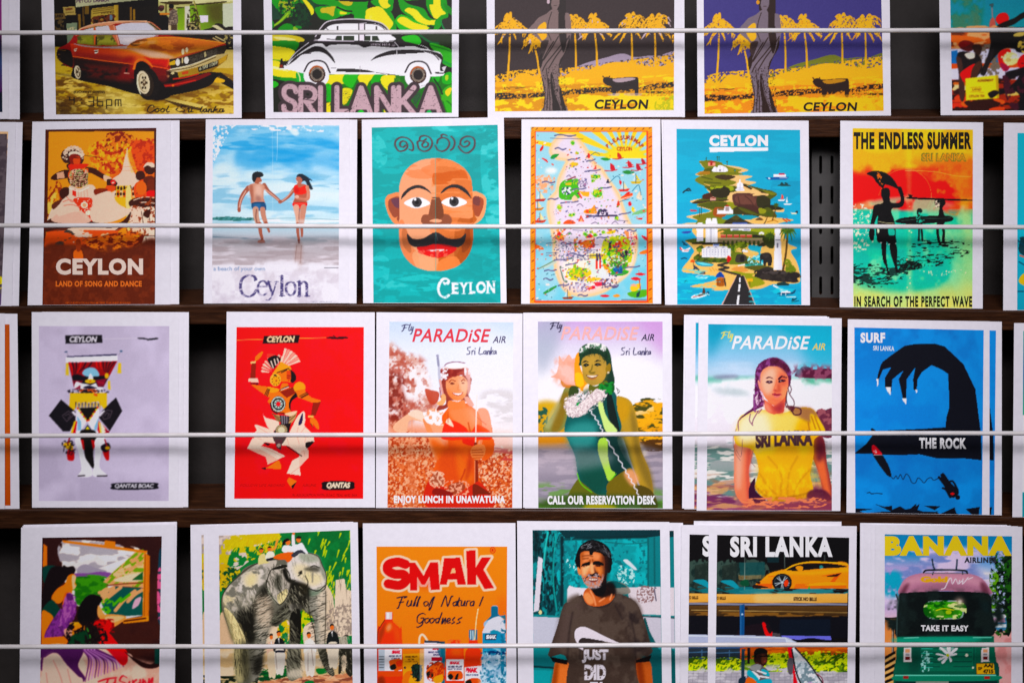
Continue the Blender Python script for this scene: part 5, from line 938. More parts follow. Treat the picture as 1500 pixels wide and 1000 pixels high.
    A.p('630 80 870 80 862 108 636 108', 'f0eef4'); A.p('640 30 860 30 866 84 632 84', 'ebe9f2'); A.p('660 8 820 8 840 34 640 34', '4a62a8'); A.ls('660 92 720 90;790 90 850 92', 1.6, '8a8aa8', sm=False); A.s('520 140 660 100 880 110 980 140', '5c6a26')
    A.p('480 185 1050 190 1030 240 960 260 480 250', '8a7a5e'); A.p('480 185 1050 190 1050 205 480 200', 'a89a7c')
    for i in range(9):
        x = 555+i*50; A.s([x-14, 275, x-14, 235, x, 215, x+14, 235, x+14, 275], '3f4a22')
    for i in range(5): A.r(518+i*75, 145, 582+i*75, 180, 'b84a40'); A.r(522+i*75, 150, 578+i*75, 156, 'd8a08a')
    A.p('888 150 1030 155 1030 180 888 180', '2a2620'); A.ls('970 135 990 125 1010 135', 3, 'e8e4e8'); A.s('210 240 480 236 620 250 500 262 220 260', '2c2a16')
    A.s('840 275 900 270 980 290 980 360 1010 420 1010 480 960 490 960 450 860 430 920 400 960 360 850 320', '18aac0'); A.s('970 295 1060 210 1080 205 1000 290', '18a6bc'); A.s('950 280 1000 240 1060 230 1030 280', '33301a'); A.s('1000 200 1060 150 1140 170 1130 300 1060 290', '39401c')
    A.s('700 270 740 240 790 250 830 280 760 310', '5a6a22'); A.n('690 240 830 240 830 320 690 320', '8a9a34', 3, .5); A.l('764 300 770 370', 1.4, '4a3a1a'); A.s('610 280 690 280 690 340 620 320', '96a030'); A.n('600 270 700 270 700 350 600 340', '4f6a22', 3, .5)
    A.s('240 300 300 270 320 310 250 320', '4a5a26'); A.s('245 420 230 390 270 370 300 400 460 420 600 430 580 465 420 470 250 450', '3c4a1e'); A.n('240 390 600 410 580 470 250 460', '5a6a28', 3, .5)
    A.p('300 310 340 300 345 285 590 285 600 305 634 310 634 415 300 410', 'eeecf4'); A.p('432 260 500 260 502 288 432 288', 'd4d6ea'); A.r(436, 258, 496, 276, '7a8ac0')
    for i in range(9):
        for j in range(3): A.r(316+i*34, 318+j*26, 328+i*34, 332+j*26, 'a9a8bc', .85)
    for x in (380, 465, 550): A.p([x-22, 300, x, 285, x+22, 300], '8a8aa8'); A.ls(f'{x-22} 305 {x-22} 405;{x+22} 305 {x+22} 405', .8, 'c2c0d0', sm=False)
    A.ls('270 330 275 420', 1.2, '5a4a22'); A.s('240 330 280 300 300 340 270 350', '8a9a34')
    A.s('595 400 620 392 640 410 692 420 692 468 600 475', 'cc2228'); A.ls('600 420 690 430;610 445 690 448', 1, '8a1418', sm=False)
    A.s('640 360 740 350 830 400 950 470 820 490 620 490 640 430', '6d7a2a'); A.s('695 465 700 390 740 370 800 380 822 420 815 470', '3f3a30'); A.s('745 450 748 400 768 388 788 400 790 455', '1f1c1a'); A.ls('780 335 820 340', 3.4, 'f0ecf0'); A.s('770 320 800 318 800 330', 'e8e4e8'); A.s('800 450 960 470 1000 490 820 500', '4d5a24')
    A.p('860 330 960 345 900 370 860 360', 'd8d08a', .5); A.s('780 490 1000 485 960 520 820 515', '1a9a9a', .8); A.n('850 400 1010 400 1010 490 850 490', 'a8e0e4', 2, .62)
    A.s('970 400 985 370 1040 355 1090 365 1112 410 1105 500 1065 505 1060 470 1045 475 1042 500 1015 500 1010 450 990 440 988 490 978 490 975 440', '2a2624'); A.s('1000 380 1050 370 1080 390 1040 420', '3a3634', .8)
    A.s('800 520 960 500 1100 520 1130 560 960 570 840 545', '5c5a2a'); A.s('910 620 970 580 970 550 1060 520 1120 540 1140 560 1280 570 1330 620 1400 695 1200 690 960 660', '37302c'); A.s('980 560 1260 580 1240 600 980 590', '4a4240'); A.n('920 560 1400 580 1400 700 960 660', '2a2422', 5, .55)
    A.p('1150 70 1205 70 1232 555 1130 555', 'f4f2f6', col2='d6d4de', ang=0); A.r(1140, 90, 1212, 130, 'f6f4f8'); A.s('1145 95 1160 78 1195 78 1210 95', 'e8e6ee'); A.r(1150, 205, 1212, 215, '5a5868'); A.r(1168, 245, 1184, 300, '6a6878')
    A.l('1290 130 1280 300 1262 440 1240 550', (2.6, 3.4), '5d4524')
    for i in range(13):
        t = i*.52; A.l([1295, 115, 1295+55*math.cos(t), 100+35*math.sin(t), 1295+95*math.cos(t), 125+85*math.sin(t)+20], (4.2, .8), ['3d5a22', '5f7a2a'][i % 2])
    for i in range(11):
        t = i*.6; A.l([1090, 150, 1090+60*math.cos(t), 170+55*math.sin(t)], (3.6, .8), ['3a4f1e', '4f6426'][i % 2])
    A.n('1260 460 1300 430 1360 500 1390 570 1280 580', '7a8a34', 3, .4); A.s('1270 500 1310 470 1380 570 1290 575', '6a7a2c', .7)
    A.s('620 580 700 570 800 590 930 600 880 620 980 660 1030 710 960 740 900 750 860 760 800 640 730 610', '969a30'); A.s('640 545 740 510 840 560 780 580 700 570', 'd89a5e'); A.p('715 515 715 500 800 482 800 500', 'f0e4dc'); A.r(820, 655, 892, 690, 'f0b03a'); A.l('855 690 855 750', 1, '6a4a2a'); A.ls('390 540 410 570;420 530 450 570;460 545 490 570', 1.2, 'd89a50')
    A.ls('600 475 490 500 610 530 500 550 640 590 740 615', 3, '33302c', sm=False)
    A.p('700 620 790 620 925 960 525 960', 'cfa8a0'); A.p('705 620 785 620 915 970 535 970', '2d2a2c'); A.p('735 645 750 645 748 698 732 698', 'f4f2f4'); A.p('728 720 748 720 740 805 718 805', 'f4f2f4'); A.p('714 845 738 845 726 958 702 958', 'f4f2f4')
    A.s('220 450 300 460 430 485 410 515 330 515 250 500', '1a9aac'); A.s('225 455 320 465 420 488 400 500 300 495', '7fd4e0'); A.l('225 458 320 465 425 488', 1.4, '5a6a5a'); A.s('165 460 195 432 222 462 205 470', 'd8602a'); A.ls('200 465 210 540', 1, '6a4a2a'); A.ls('215 510 235 540;235 525 265 555;210 545 225 530', 2.4, '2f3a4a')
    A.p('270 605 290 575 340 575 345 605', '6a4a3e'); A.p('225 635 380 635 345 660 260 660', 'f0f0f4'); A.l('230 632 300 612 375 634', 1.2, 'cfd4da'); A.s('460 635 480 600 515 575 550 610 560 640 500 645', '1d4a9a'); A.l('505 580 510 640', .8, '12306a'); A.s('468 730 475 650 555 650 560 735 510 745', 'c87a3c'); A.ls('480 660 485 735;500 660 502 740;520 660 522 740;540 660 545 738', 1.4, '7a3f1c', sm=False); A.ls('478 690 556 690', 1, '8a4a20'); A.l('560 655 575 735', 2.6, '4a4038')
    A.p('45 300 60 290 95 320 150 320 150 345 80 348', 'f0eef2'); A.s('42 305 52 290 75 325 60 325', 'd84a4a'); A.ls('110 330 160 305', 2.6, 'e8e8ee'); A.ls('95 330 145 330', 1, 'c83a44'); A.s('70 115 170 105 160 130 85 132', '3a4a9a'); A.ls('75 230 105 250;90 260 130 270;65 425 100 418 125 424', 2, '14506a'); A.ls('100 700 120 680 135 690', 2, '14506a')
    A.s('175 875 220 840 330 820 380 840 300 870 220 890', 'f0ecf0'); A.l('200 870 290 845', 1.4, 'd8524a'); A.s('310 830 315 770 335 775 340 840', '5a3428'); A.ls('270 850 320 835', 3, '6a3c2c'); A.s('350 820 380 800 390 845 360 850', '1f5a7a'); A.ls('360 830 385 845', 1.2, 'e8f0f4'); A.s('140 790 190 800 180 830 130 820', '5a9aa8', .5)
    A.p('1200 790 1240 780 1330 810 1320 825 1220 815', 'f2f0f4'); A.l('1130 735 1210 775 1290 800', 2.4, 'e4e8ee'); A.s('1320 820 1385 780 1360 830 1250 840 1170 830 1200 820', '1d4a6a'); A.p('1190 850 1330 850 1320 858 1200 858', '14607a'); A.ls('1220 820 1220 845;1270 825 1270 850', 1, 'e8e8ee'); A.p('1270 860 1390 862 1385 872 1280 872', 'e4eef2', .9); A.ls('1180 715 1240 705 1290 720;1180 725 1300 722', 3, '1f3a3a')
    A.ls('1340 910 1355 885 1350 930;1352 900 1400 885;1360 910 1385 895;1340 930 1420 910', 1, '12202a')
    A.n('20 560 460 600 460 790 20 960', '5cccd8', 3, .72, .1, 6, .7); A.n('880 780 1440 740 1440 960 900 960', '5cccd8', 3, .72, .1, 6, .7)
    A.grain(.01, 1)
    A.L('title', 'CEYLON', 1039, 198, 1125, 214.5, 'f0eef4', .06); A.fr(940, 160, 3.333); A.p('330 186 616 188 616 204 332 210', 'f0eef4')
    return A.done()

def art_surfers():
    A = Pic(1244, 184, 1430, 456, 'e8a020', 'd2cade'); A.fr(1200, 160, 3.333)
    A.vg([(90, 'eec028'), (200, 'f0b43a'), (270, 'ee8a2a'), (310, 'e23a1c'), (400, 'e0121c'), (486, 'e21a20'), (487, '1fae9e'), (600, '2fb4a0'), (760, '3cb49a'), (850, '7ec29a'), (975, 'd8cc7c')])
    A.n('160 90 750 90 750 300 160 300', 'f0a43a', 18, .5, .4); A.s('480 320 560 280 750 280 750 486 600 486 560 400', 'e8401c', .9, b=8); A.n('560 250 750 250 750 486 600 486', 'f0702a', 12, .5, .4); A.s('160 470 260 450 300 486 160 486', 'f0ac7a', .9, b=4); A.s('600 280 750 320 750 440 700 460', 'ef8232', .6, b=6); A.n('440 390 640 360 640 486 440 486', 'd80a18', 14, .45, .4); A.s('420 455 640 450 640 486 420 486', 'f09a8a', .6, b=4)
    A.s('280 400 340 310 440 292 520 340 550 430 520 486 280 486', 'e40e1c', .8, b=2); A.l('290 420 340 320 440 292 520 340 548 420 530 480', .7, 'f08a5a', a=.8); A.ls('420 300 560 305 660 325 740 330', 1, 'f0b87a', a=.6)
    A.n('160 487 750 487 750 980 160 980', '8fd0a8', 22, .55, .35, 1, .7); A.n('160 600 600 580 600 860 160 860', '1aa79c', 20, .45, .35, 1, .8); A.s('690 487 750 487 750 980 720 980 700 760', 'c8c67c', .6, b=8); A.s('540 500 750 640 750 900 640 760', '9cc892', .5, b=9); A.s('160 850 450 900 750 850 750 985 160 985', 'd8ca7c', .55, b=10)
    A.s('425 90 450 90 455 975 430 975', 'ffe9a0', .28, b=3); A.dots('432 480 450 480 450 900 430 900', ['f4f0b0'], 14, .9, .8); A.dots('440 790 700 785 700 810 440 810', ['f0f0c0'], 30, 1, .7); A.n('160 480 250 490 260 660 160 680', 'd0e0c0', 3, .68)
    K = '0c0a0c'
    # beach debris
    A.n('160 760 340 770 330 860 180 860', K, 2.4, .62, .08, 2.5); A.n('470 650 740 640 700 720 470 720', K, 2, .7, .06, 4); A.n('160 780 420 780 380 850 170 850', '1c3a34', 3, .6, .08, 3); A.n('380 720 620 720 620 760 400 770', K, 1.8, .68, .06, 3.5); A.s('390 785 400 765 440 740 490 750 505 770 480 782 440 786', '0c1412'); A.n('400 730 510 740 500 780 400 780', '2a6a5a', 2, .7); A.ls('480 660 560 652 680 648;590 655 620 655', 1.3, K)
    # front figure with a surfboard on the head
    A.s('232 316 252 304 290 302 330 314 364 344 386 380 396 396 370 384 340 372 320 370 312 388 296 376 276 354 262 332', K); A.n('284 310 306 330 310 370 286 340', 'c86a2a', 2.4, .5)
    A.s('384 380 398 378 408 400 416 440 410 470 390 482 360 484 352 500 366 540 362 570 290 570 286 520 270 560 262 600 268 632 258 642 244 622 246 580 258 520 264 480 276 466 312 456 302 420 304 394 320 384 340 388 346 410 344 432 350 454 380 458 398 448 394 420 386 400', K)
    A.s('262 560 270 600 264 640 248 636 246 600', K); A.s('286 565 364 562 374 620 374 655 338 656 330 642 326 656 300 652 282 640', K); A.ls('300 652 328 657;340 660 374 656', 1.4, 'e8e8d8'); A.s('338 584 364 584 368 612 342 614', '3aa896'); A.s('284 584 294 588 290 604 284 600', 'c8d8b8'); A.l('288 548 330 556 364 556', 1, 'a8a080')
    A.s('304 655 328 657 326 700 330 740 340 790 346 802 334 804 326 770 312 742 306 700', K); A.s('344 660 374 658 382 700 380 740 384 780 396 792 376 796 366 760 350 710', K); A.l('330 690 345 690', 1, '3aa896')
    # two further figures with boards
    A.p('434 414 456 420 455 436 440 434', K); A.s('436 430 560 434 660 438 740 442 740 447 640 446 560 444 440 438', K); A.s('576 462 590 440 612 444 616 462 604 478 606 500 614 530 610 560 580 562 582 520 586 480', K); A.s('566 446 590 440 600 452 574 482 566 470', K); A.n('568 448 588 448 584 480 568 478', 'f0c0b0', 2, .5)
    A.s('370 548 400 532 460 524 560 520 630 520 656 532 640 548 560 556 460 562 400 558', K); A.ls('400 545 500 535 640 532', .8, '3a5a50'); A.s('476 500 482 486 496 484 504 496 498 512 508 530 500 560 484 560 484 530 478 515', '12201c'); A.n('474 510 510 510 510 560 480 560', '4ab8a0', 2, .6)
    A.ls('488 560 486 640;498 560 504 640', 3, K); A.ls('580 560 578 600 584 640 590 655;600 560 608 600 606 640 612 652', 4, K); A.ls('590 655 640 652;480 640 540 642', 1.2, K)
    A.grain(.02, 1)
    A.t('SRI LANKA', 498, 214, 718, 256, '5f6a3a', .07); A.t('SRI LANKA', 503, 218, 714, 252, 'c88a3a', .02)
    A.L('title', 'THE ENDLESS SUMMER', 1250.5, 193.5, 1423, 219, '181208', .05); A.L('slogan', 'IN SEARCH OF THE PERFECT WAVE', 1251.5, 433.5, 1424, 449.5, '181c10', .045, gap=1.1)
    return A.done()
def art_edge_grey():
    A = Pic(-170, 186, 16, 452, '4a4046', 'cdc4d8'); A.fr(0, 160, 3.222)
    A.r(-600, 100, 40, 1000, 'd8a88a'); A.p('-600 118 34 118 28 600 8 900 8 960 -600 960', '463c44'); A.n('-600 118 34 118 20 960 -600 960', '5a4f56', 6, .5, .3); A.s('-20 800 6 790 14 815 0 825', 'e0c022'); A.l('0 846 10 840', 1.4, 'd8c060')
    A.p('-600 870 12 870 8 960 -600 960', '5a3a80', .5)
    return A.done()
def art_edge_teal():
    A = Pic(1486, 186, 1670, 452, '0f93a8', 'c2bace'); A.fr(1440, 160, 3.222)
    A.vg([(110, '0e98ac'), (600, '0f9ab0'), (950, '0d88a0')])
    A.s('175 620 200 600 400 600 400 700 190 690', '1a3a44'); A.ls('175 690 200 700', 2, 'd85a3a'); A.s('180 785 240 770 400 800 400 860 190 830', 'e0a23a'); A.ls('165 620 190 640;170 720 195 735;165 860 190 860', 2, '0a4a60')
    return A.done()
# ---------------------------------------------------------------- third row of pictures
def art_masked():
    A = Pic(52, 470, 254, 742, 'bfb6c6', 'd9cfe2'); A.fr(0, 445, 3.226)
    A.vg([(100, 'b7abc2'), (500, 'bcb0c8'), (930, 'b0a4bc')]); A.n('180 100 800 100 800 935 180 935', 'c4b8d0', 40, .5, .5)
    A.p('308 148 482 146 484 184 310 188', '17141a'); A.t('CEYLON', 328, 152, 460, 182, 'd8d0dc', .05, .2); A.l('490 166 650 162', .7, 'd8d0da', a=.7); A.s('652 160 680 160 700 164 740 160 746 166 700 172 690 168 655 165', '1c1a22')
    A.fr(60, 505, 7.143)
    A.s('245 72 270 65 278 75 255 80', '3a4a6a'); A.s('825 60 850 58 850 72 835 76', '3a5a7a'); A.ls('272 85 290 120;830 78 815 105', .6, '8a8090')
    A.p('262 190 290 190 292 320 256 318', 'd0b45a'); A.p('808 190 838 190 842 298 800 296', 'd8b850'); A.p('700 380 722 370 730 468 702 465', 'd8b850')
    A.p('265 120 800 95 780 120 280 132', '1a1838'); A.p('262 130 800 110 800 172 262 184', 'eee6f2')
    A.p('285 184 800 168 655 440 345 440', '8e1020'); A.p('335 330 720 320 650 440 345 440', '16101a')
    for x0, x1, y1 in ((300, 330, 320), (330, 345, 310), (370, 360, 300), (420, 380, 290), (470, 400, 280), (530, 440, 250)): A.l([x0, 186, (x0+x1)/2+5, 240, x1, y1], (2.2, 1), ['c81c2c', '2c0a18'][x0 // 10 % 2])
    for x0, x1, y1 in ((580, 600, 240), (620, 640, 250), (650, 665, 280), (690, 680, 300), (730, 690, 300), (770, 700, 290)): A.l([x0, 180, (x0+x1)/2-4, 230, x1, y1], (2.2, 1), ['d02030', '3a0a18'][x0 // 10 % 2])
    A.s('330 320 400 310 470 350 480 390 400 370 340 380', '120e16'); A.s('560 340 650 320 700 340 620 370 560 380', '120e16'); A.p('340 370 450 370 380 440 345 440', '6a1428'); A.p('570 370 690 350 655 430 600 440', '7a1830'); A.ls('360 380 420 400;600 390 660 400', 1, 'b83040')
    A.s('432 300 460 255 520 235 580 255 612 320 560 330 530 330 480 330', '8ab4cc'); A.s('495 350 515 300 540 330 545 365 500 368', 'f0ecf4'); A.e(515, 380, 56, 22, 'e2b428'); A.e(515, 380, 10, 6, 'b83a28'); A.e(688, 322, 22, 30, 'd8a82a')
    A.s('350 440 370 385 420 400 480 410 520 420 570 400 580 410 600 440 645 450 640 500 590 490 560 460 480 450 400 470', 'eee6f0'); A.s('440 445 500 425 560 440 590 450 540 458 480 458', '1a1830'); A.p('400 462 560 460 600 485 560 500 400 490', 'e0653a'); A.n('320 465 680 470 680 505 315 505', '1a1420', 2, .5); A.s('380 440 410 420 410 460 350 462', '8a3044')
    A.p('305 505 690 502 690 650 655 665 600 590 500 600 370 600 350 680 295 665', 'e0b41a'); A.s('550 510 585 510 590 535 560 530', 'e05a30')
    for i in range(16): A.l([365+i*17, 600+(i % 3)*8, 362+i*17, 665], (1.6, .6), ['3a2c12', 'caa014'][i % 2])
    A.p('400 660 600 650 500 790 470 780', '15110f')
    A.p('210 570 360 695 360 790 300 905 232 905 82 740', '17131a'); A.p('785 548 850 690 720 900 605 760 640 690', '17131a'); A.ls('220 740 290 690 335 740 270 800 230 750;250 740 290 720 310 745 280 770;640 740 690 680 745 690 720 760 660 780 640 740;665 740 690 710 715 720 700 750', .8, '6a5a64', sm=False)
    A.p('318 700 345 690 370 730 355 745', 'd8d0dc'); A.p('605 730 660 680 670 690 620 750', 'd0c8d4')
    A.p('378 670 415 690 480 800 420 890 380 920 370 760', 'e8e2ee'); A.p('378 740 420 800 420 900 385 920', '8ab0cc'); A.p('600 660 610 700 590 860 540 890 490 800', 'ece6f0'); A.p('600 760 600 840 550 930 560 850', '8ab0cc')
    for i in range(7): A.e(385+i*16, 665+i*21, 11, 11, ['d84a24', 'e8c02a'][i % 2]); A.e(592-i*15, 655+i*22, 11, 11, ['d84a24', 'e8c02a'][i % 2])
    A.p('370 795 380 800 360 930 310 930', 'c01c28'); A.p('345 800 370 790 330 930 310 930', 'e0b83a'); A.p('600 790 690 880 690 935 590 930', 'b81c28'); A.p('620 800 690 900 640 940', 'e6d8c8'); A.p('600 800 620 820 640 930 620 930', 'e8c870'); A.p('660 880 720 900 700 940', '8a1428')
    A.p('488 830 525 880 490 915 455 880', '1a2440'); A.p('488 850 512 880 490 905 465 880', 'e0c84a'); A.p('420 890 550 890 560 1000 410 1000', '15110f'); A.p('370 900 420 890 415 1000 380 1000', 'e4dcea'); A.p('545 890 600 900 600 1000 550 1000', 'e4dcea')
    A.fr(0, 445, 3.226)
    A.s('380 600 450 600 452 660 440 700 445 770 430 768 405 730 395 680', '14100f'); A.p('366 640 395 640 400 690 380 680', 'b01c24'); A.p('430 640 460 650 440 690', 'b01c24'); A.s('362 625 380 640 400 720 430 770 432 812 366 815 385 780 372 700 355 650', 'ece6f2'); A.s('450 640 490 630 500 650 480 700 470 770 505 810 442 812 445 760 450 700', 'ece6f2'); A.ls('370 812 400 810;460 812 505 811', 2, '2a2228')
    A.s('320 690 345 680 350 735 320 735', 'b81c28'); A.s('485 690 512 680 516 732 500 735', 'b81c28'); A.s('300 660 330 652 345 670 340 690 310 680', 'd8a82a'); A.n('295 650 350 650 350 710 300 700', '1a1420', 2, .62); A.s('478 670 510 655 522 680 500 700 480 690', '1a1420'); A.e(508, 680, 12, 8, 'd8a82a'); A.ls('330 630 320 660;495 640 505 670', 2, '8a1a28')
    A.s('545 846 730 844 744 858 730 874 540 876 528 860', '14131a'); A.t('QANTAS BOAC', 542, 848, 728, 872, 'cfc8d4', .05, .2)
    A.blur(.35); A.grain(.01, 1)
    return A.done()

def art_dancer():
    A = Pic(340, 476, 536, 734, 'f00a1e', 'e6dfee'); A.fr(290, 445, 3.226)
    A.vg([(110, 'dc0d30'), (300, 'ec0f32'), (700, 'ec0d2e'), (920, 'e40c2c')]); A.n('180 110 785 110 785 920 170 920', 'f01a38', 26, .5, .5)
    A.l('183 171 310 167', 1, 'f09a5a', sm=False); A.l('480 162 610 160', 1, 'f09a5a', sm=False); A.p('312 152 482 146 474 184 305 188', '1a0c10'); A.t('CEYLON', 326, 152, 458, 182, 'f0c8a8', .05, .2, dy=-1); A.s('605 160 625 155 650 156 700 155 708 162 680 166 640 166 620 164', '3a0a12'); A.l('640 150 660 166', 1.4, '3a0a12')
    A.fr(350, 505, 7.143)
    O, OY, RB, W, K = 'ea7a2a', 'ea9c3a', '8e2a18', 'f0cdbf', '1a0f12'
    A.s('170 130 200 95 245 68 252 80 230 125 185 165 168 160', O); A.p('120 175 175 168 178 195 125 202', 'f0b884'); A.p('132 195 178 190 175 350 118 350', RB); A.p('100 352 195 348 208 395 98 385', 'f2c0b0'); A.p('115 395 205 400 200 415 120 405', K); A.p('120 412 310 438 420 470 400 510 310 550 210 480', O); A.s('300 440 400 455 425 475 360 500 320 490', OY); A.ls('300 455 270 520;312 460 282 530;322 465 296 538', 1.1, '3a1a10', sm=False)
    for i in range(10):
        t = -2.98+i*.215; r0, r1 = 60, 190-abs(i-7)*4
        cx, cy = 400, 300
        a, b = t-.07, t+.08
        A.p([cx+r0*math.cos(t), cy+r0*math.sin(t), cx+r1*math.cos(a), cy+r1*math.sin(a), cx+(r1+12)*math.cos(t), cy+(r1+12)*math.sin(t), cx+r1*math.cos(b), cy+r1*math.sin(b)], ['f2c6b4', 'e8b0a0'][i % 2])
    for i in range(7):
        t = -1.3+i*.16; A.p([430, 250, 430+215*math.cos(t-.06), 250+200*math.sin(t-.06)-20, 430+225*math.cos(t+.06), 250+200*math.sin(t+.06)-20], ['f0c4b4', 'e29a8c'][i % 2])
    A.s('290 130 300 90 350 95 380 110 360 130 300 140', 'e04a44'); A.s('300 150 340 120 390 110 440 150 400 200 360 250 320 200', K); A.ls('335 170 360 240;370 150 385 210;400 140 415 180', 1.6, 'f0d0c4')
    A.p('350 300 440 175 540 225 545 290 400 300', OY); A.p('355 310 400 290 540 245 590 330 540 390 430 380', O); A.p('400 290 545 240 545 260', OY); A.s('520 250 580 290 600 350 570 395 540 385 545 330 540 280', K); A.p('500 270 540 265 545 350 520 385 500 350', 'd0501c'); A.ls('400 290 520 245;445 290 500 262', 1.3, '2a1410'); A.l('505 320 540 325', 1.2, '7a2010'); A.l('500 345 530 345', 1, '7a2010')
    A.e(382, 365, 58, 66, 'f0b060'); A.e(386, 372, 46, 50, 'eda04a')
    for i in range(9): A.e(386+40*math.cos(i*.7), 372+44*math.sin(i*.7), 5, 6, '3a1a0c')
    A.e(390, 375, 9, 10, 'a83a18'); A.s('362 315 380 308 395 318 380 328', K)
    A.p('450 400 510 400 525 440 430 480 435 440', O); A.ls('430 480 470 455 520 435', 2.4, '2a1810'); A.ls('440 472 520 440', 1.2, 'f0d8c8')
    A.p('330 540 430 480 560 440 610 520 550 570 530 660 550 720 520 740 380 700 300 590', O); A.p('425 490 570 440 600 500 500 555', RB); A.e(634, 446, 62, 60, OY); A.s('600 500 640 520 560 580 540 640 545 690 520 640 540 560', K)
    A.p('590 480 690 460 700 500 760 550 860 580 850 600 760 600 620 550', O); A.ls('635 535 715 495;645 548 722 508;655 555 728 516', 1.1, '3a1a10', sm=False); A.p('775 605 858 595 800 740 752 740', RB); A.p('722 740 780 740 785 765 728 760', 'f0b070'); A.s('745 770 790 765 830 820 840 880 810 870 780 830 770 860 750 820', O); A.s('745 820 760 830 775 865', K)
    A.e(412, 618, 76, 82, '2a3038'); A.e(412, 618, 72, 78, 'c4ccc4')
    for i in range(8):
        t = i*.785+.3; A.l([412+52*math.cos(t-.25), 618+56*math.sin(t-.25), 412+54*math.cos(t), 618+58*math.sin(t), 412+52*math.cos(t+.25), 618+56*math.sin(t+.25)], 2.6, '1c2228'); A.l([412+22*math.cos(t), 618+24*math.sin(t), 412+34*math.cos(t), 618+37*math.sin(t)], 1.6, '2a3038')
    A.e(412, 618, 22, 24, 'e8203a'); A.ls('330 610 350 680 400 715', 2, K); A.p('395 700 470 705 500 735 420 720', RB)
    A.p('345 710 380 730 520 745 612 690 590 770 540 830 400 800', 'b8946a'); A.ls('350 720 420 760;370 745 430 785;385 775 440 805;600 705 530 760;590 735 530 790', 1.3, '6a4a30'); A.p('425 735 530 745 520 830 440 830', '3a3038'); A.ls('450 740 455 830;475 742 478 830;500 744 500 830', 1.4, '8a8088'); A.s('480 720 600 690 590 720 540 745', 'f0c4a8')
    A.s('250 715 280 760 390 790 420 830 360 900 310 870 275 800', W); A.s('165 835 250 855 370 905 360 940 160 940 185 890', W); A.s('680 695 695 780 690 850 760 940 540 940 570 830 620 740', W); A.s('655 730 670 720 665 800 645 835 620 830', '2a1a48'); A.ls('200 860 300 920;620 860 600 940;690 860 640 930', 1, 'd8a89c')
    A.p('430 830 545 815 520 930 370 930 365 905', K); A.e(445, 890, 62, 58, '7a6a5c'); A.e(445, 890, 34, 34, 'd0c8ae'); 
    for i in range(16): t = i*.393; A.l([445+38*math.cos(t), 890+36*math.sin(t), 445+56*math.cos(t), 890+52*math.sin(t)], 1.2, 'c8b088')
    A.fr(290, 445, 3.226)
    A.p('272 620 545 620 550 650 470 675 400 668 380 660 330 655 260 640', W); A.p('545 650 500 670 510 655', K); A.p('350 620 425 620 400 660 360 650', '4a3a3a'); A.p('360 640 400 640 392 690 372 680', '5a3038'); A.e(382, 668, 9, 9, 'a8988c'); A.ls('420 632 430 665;470 628 480 668;510 628 505 655;300 640 280 632', .9, 'd8a89c')
    A.p('258 632 320 650 300 670 350 685 412 718 330 758 320 720 232 682', W); A.p('232 682 300 688 380 735 330 758 320 722', 'ddb3a4'); A.ls('300 672 360 700 400 720', .8, 'd09a8c'); A.s('310 655 340 660 330 668', K)
    A.p('420 665 515 660 522 725 480 770 485 810 420 800 445 740 490 715', W); A.p('490 690 522 690 522 725 480 770 478 720', 'e4bcae'); A.l('420 672 490 718', 1.4, K); A.s('510 655 548 650 530 672 512 680', K); A.ls('480 770 440 800;500 690 505 720', .8, 'd09a8c')
    A.s('330 770 375 740 388 750 390 780 330 775 300 780', O); A.s('300 775 320 772 318 782', K); A.p('430 818 466 835 448 874 432 855 420 835', O); A.p('440 860 466 840 448 874', K)
    A.s('600 838 725 838 740 856 725 876 600 878 586 858', '1a0c10'); A.t('QANTAS', 608, 842, 720, 874, 'f0d4c0', .06, .2); A.t('FOLLOW LIFE ABOARD', 200, 850, 410, 862, 'a80e1a', .02, .2); A.t('AIRLINE', 492, 850, 560, 862, 'a80e1a', .03, .2); A.t('IN ASSOCIATION WITH BOAC, TEAL AND SAA', 445, 897, 752, 910, '980c18', .02, .2)
    A.grain(.012, 1)
    return A.done()

def paradise(A, col, col2, col3, dx=0, dy=0):
    """the airline's lettering, slanted and cut by fine lines"""
    A.L('title', 'PARADiSE', 270+dx, 116+dy, 642+dx, 180+dy, col, .02, .28, .6, 1.02, fr=True); A.L('caption', 'AIR', 650+dx, 152+dy, 712+dx, 184+dy, col3, .015, .28, fr=True)
    K = col2
    F = A.F; A.F = (F[0]+dx/F[2], F[1]+dy/F[3], F[2], F[3]); A.ls(';'.join(('222 104 240 98 256 100;236 100 230 120 222 130;228 114 244 112', '262 96 254 118 256 126 262 124', '268 108 264 122 270 124 276 110 268 138 262 142')), 1.5, K, nib=(30, .5)); A.F = F

def srilanka(A, dx, dy, K):
    F = A.F; A.F = (F[0]+dx/F[2], F[1]+dy/F[3], F[2], F[3]); A.ls(';'.join(('545 204 532 208 534 218 542 224 540 236 528 238', '552 222 552 238;552 226 560 220', '566 222 566 238;568 210 568 212', '590 206 586 236 604 236', '618 222 608 226 610 236 618 232 620 222 620 238', '628 222 626 238;627 226 636 222 636 238', '644 206 642 238;652 220 644 230 654 238', '666 222 656 226 658 236 664 232 666 222 668 236')), 1.4, K, nib=(30, .5)); A.F = F

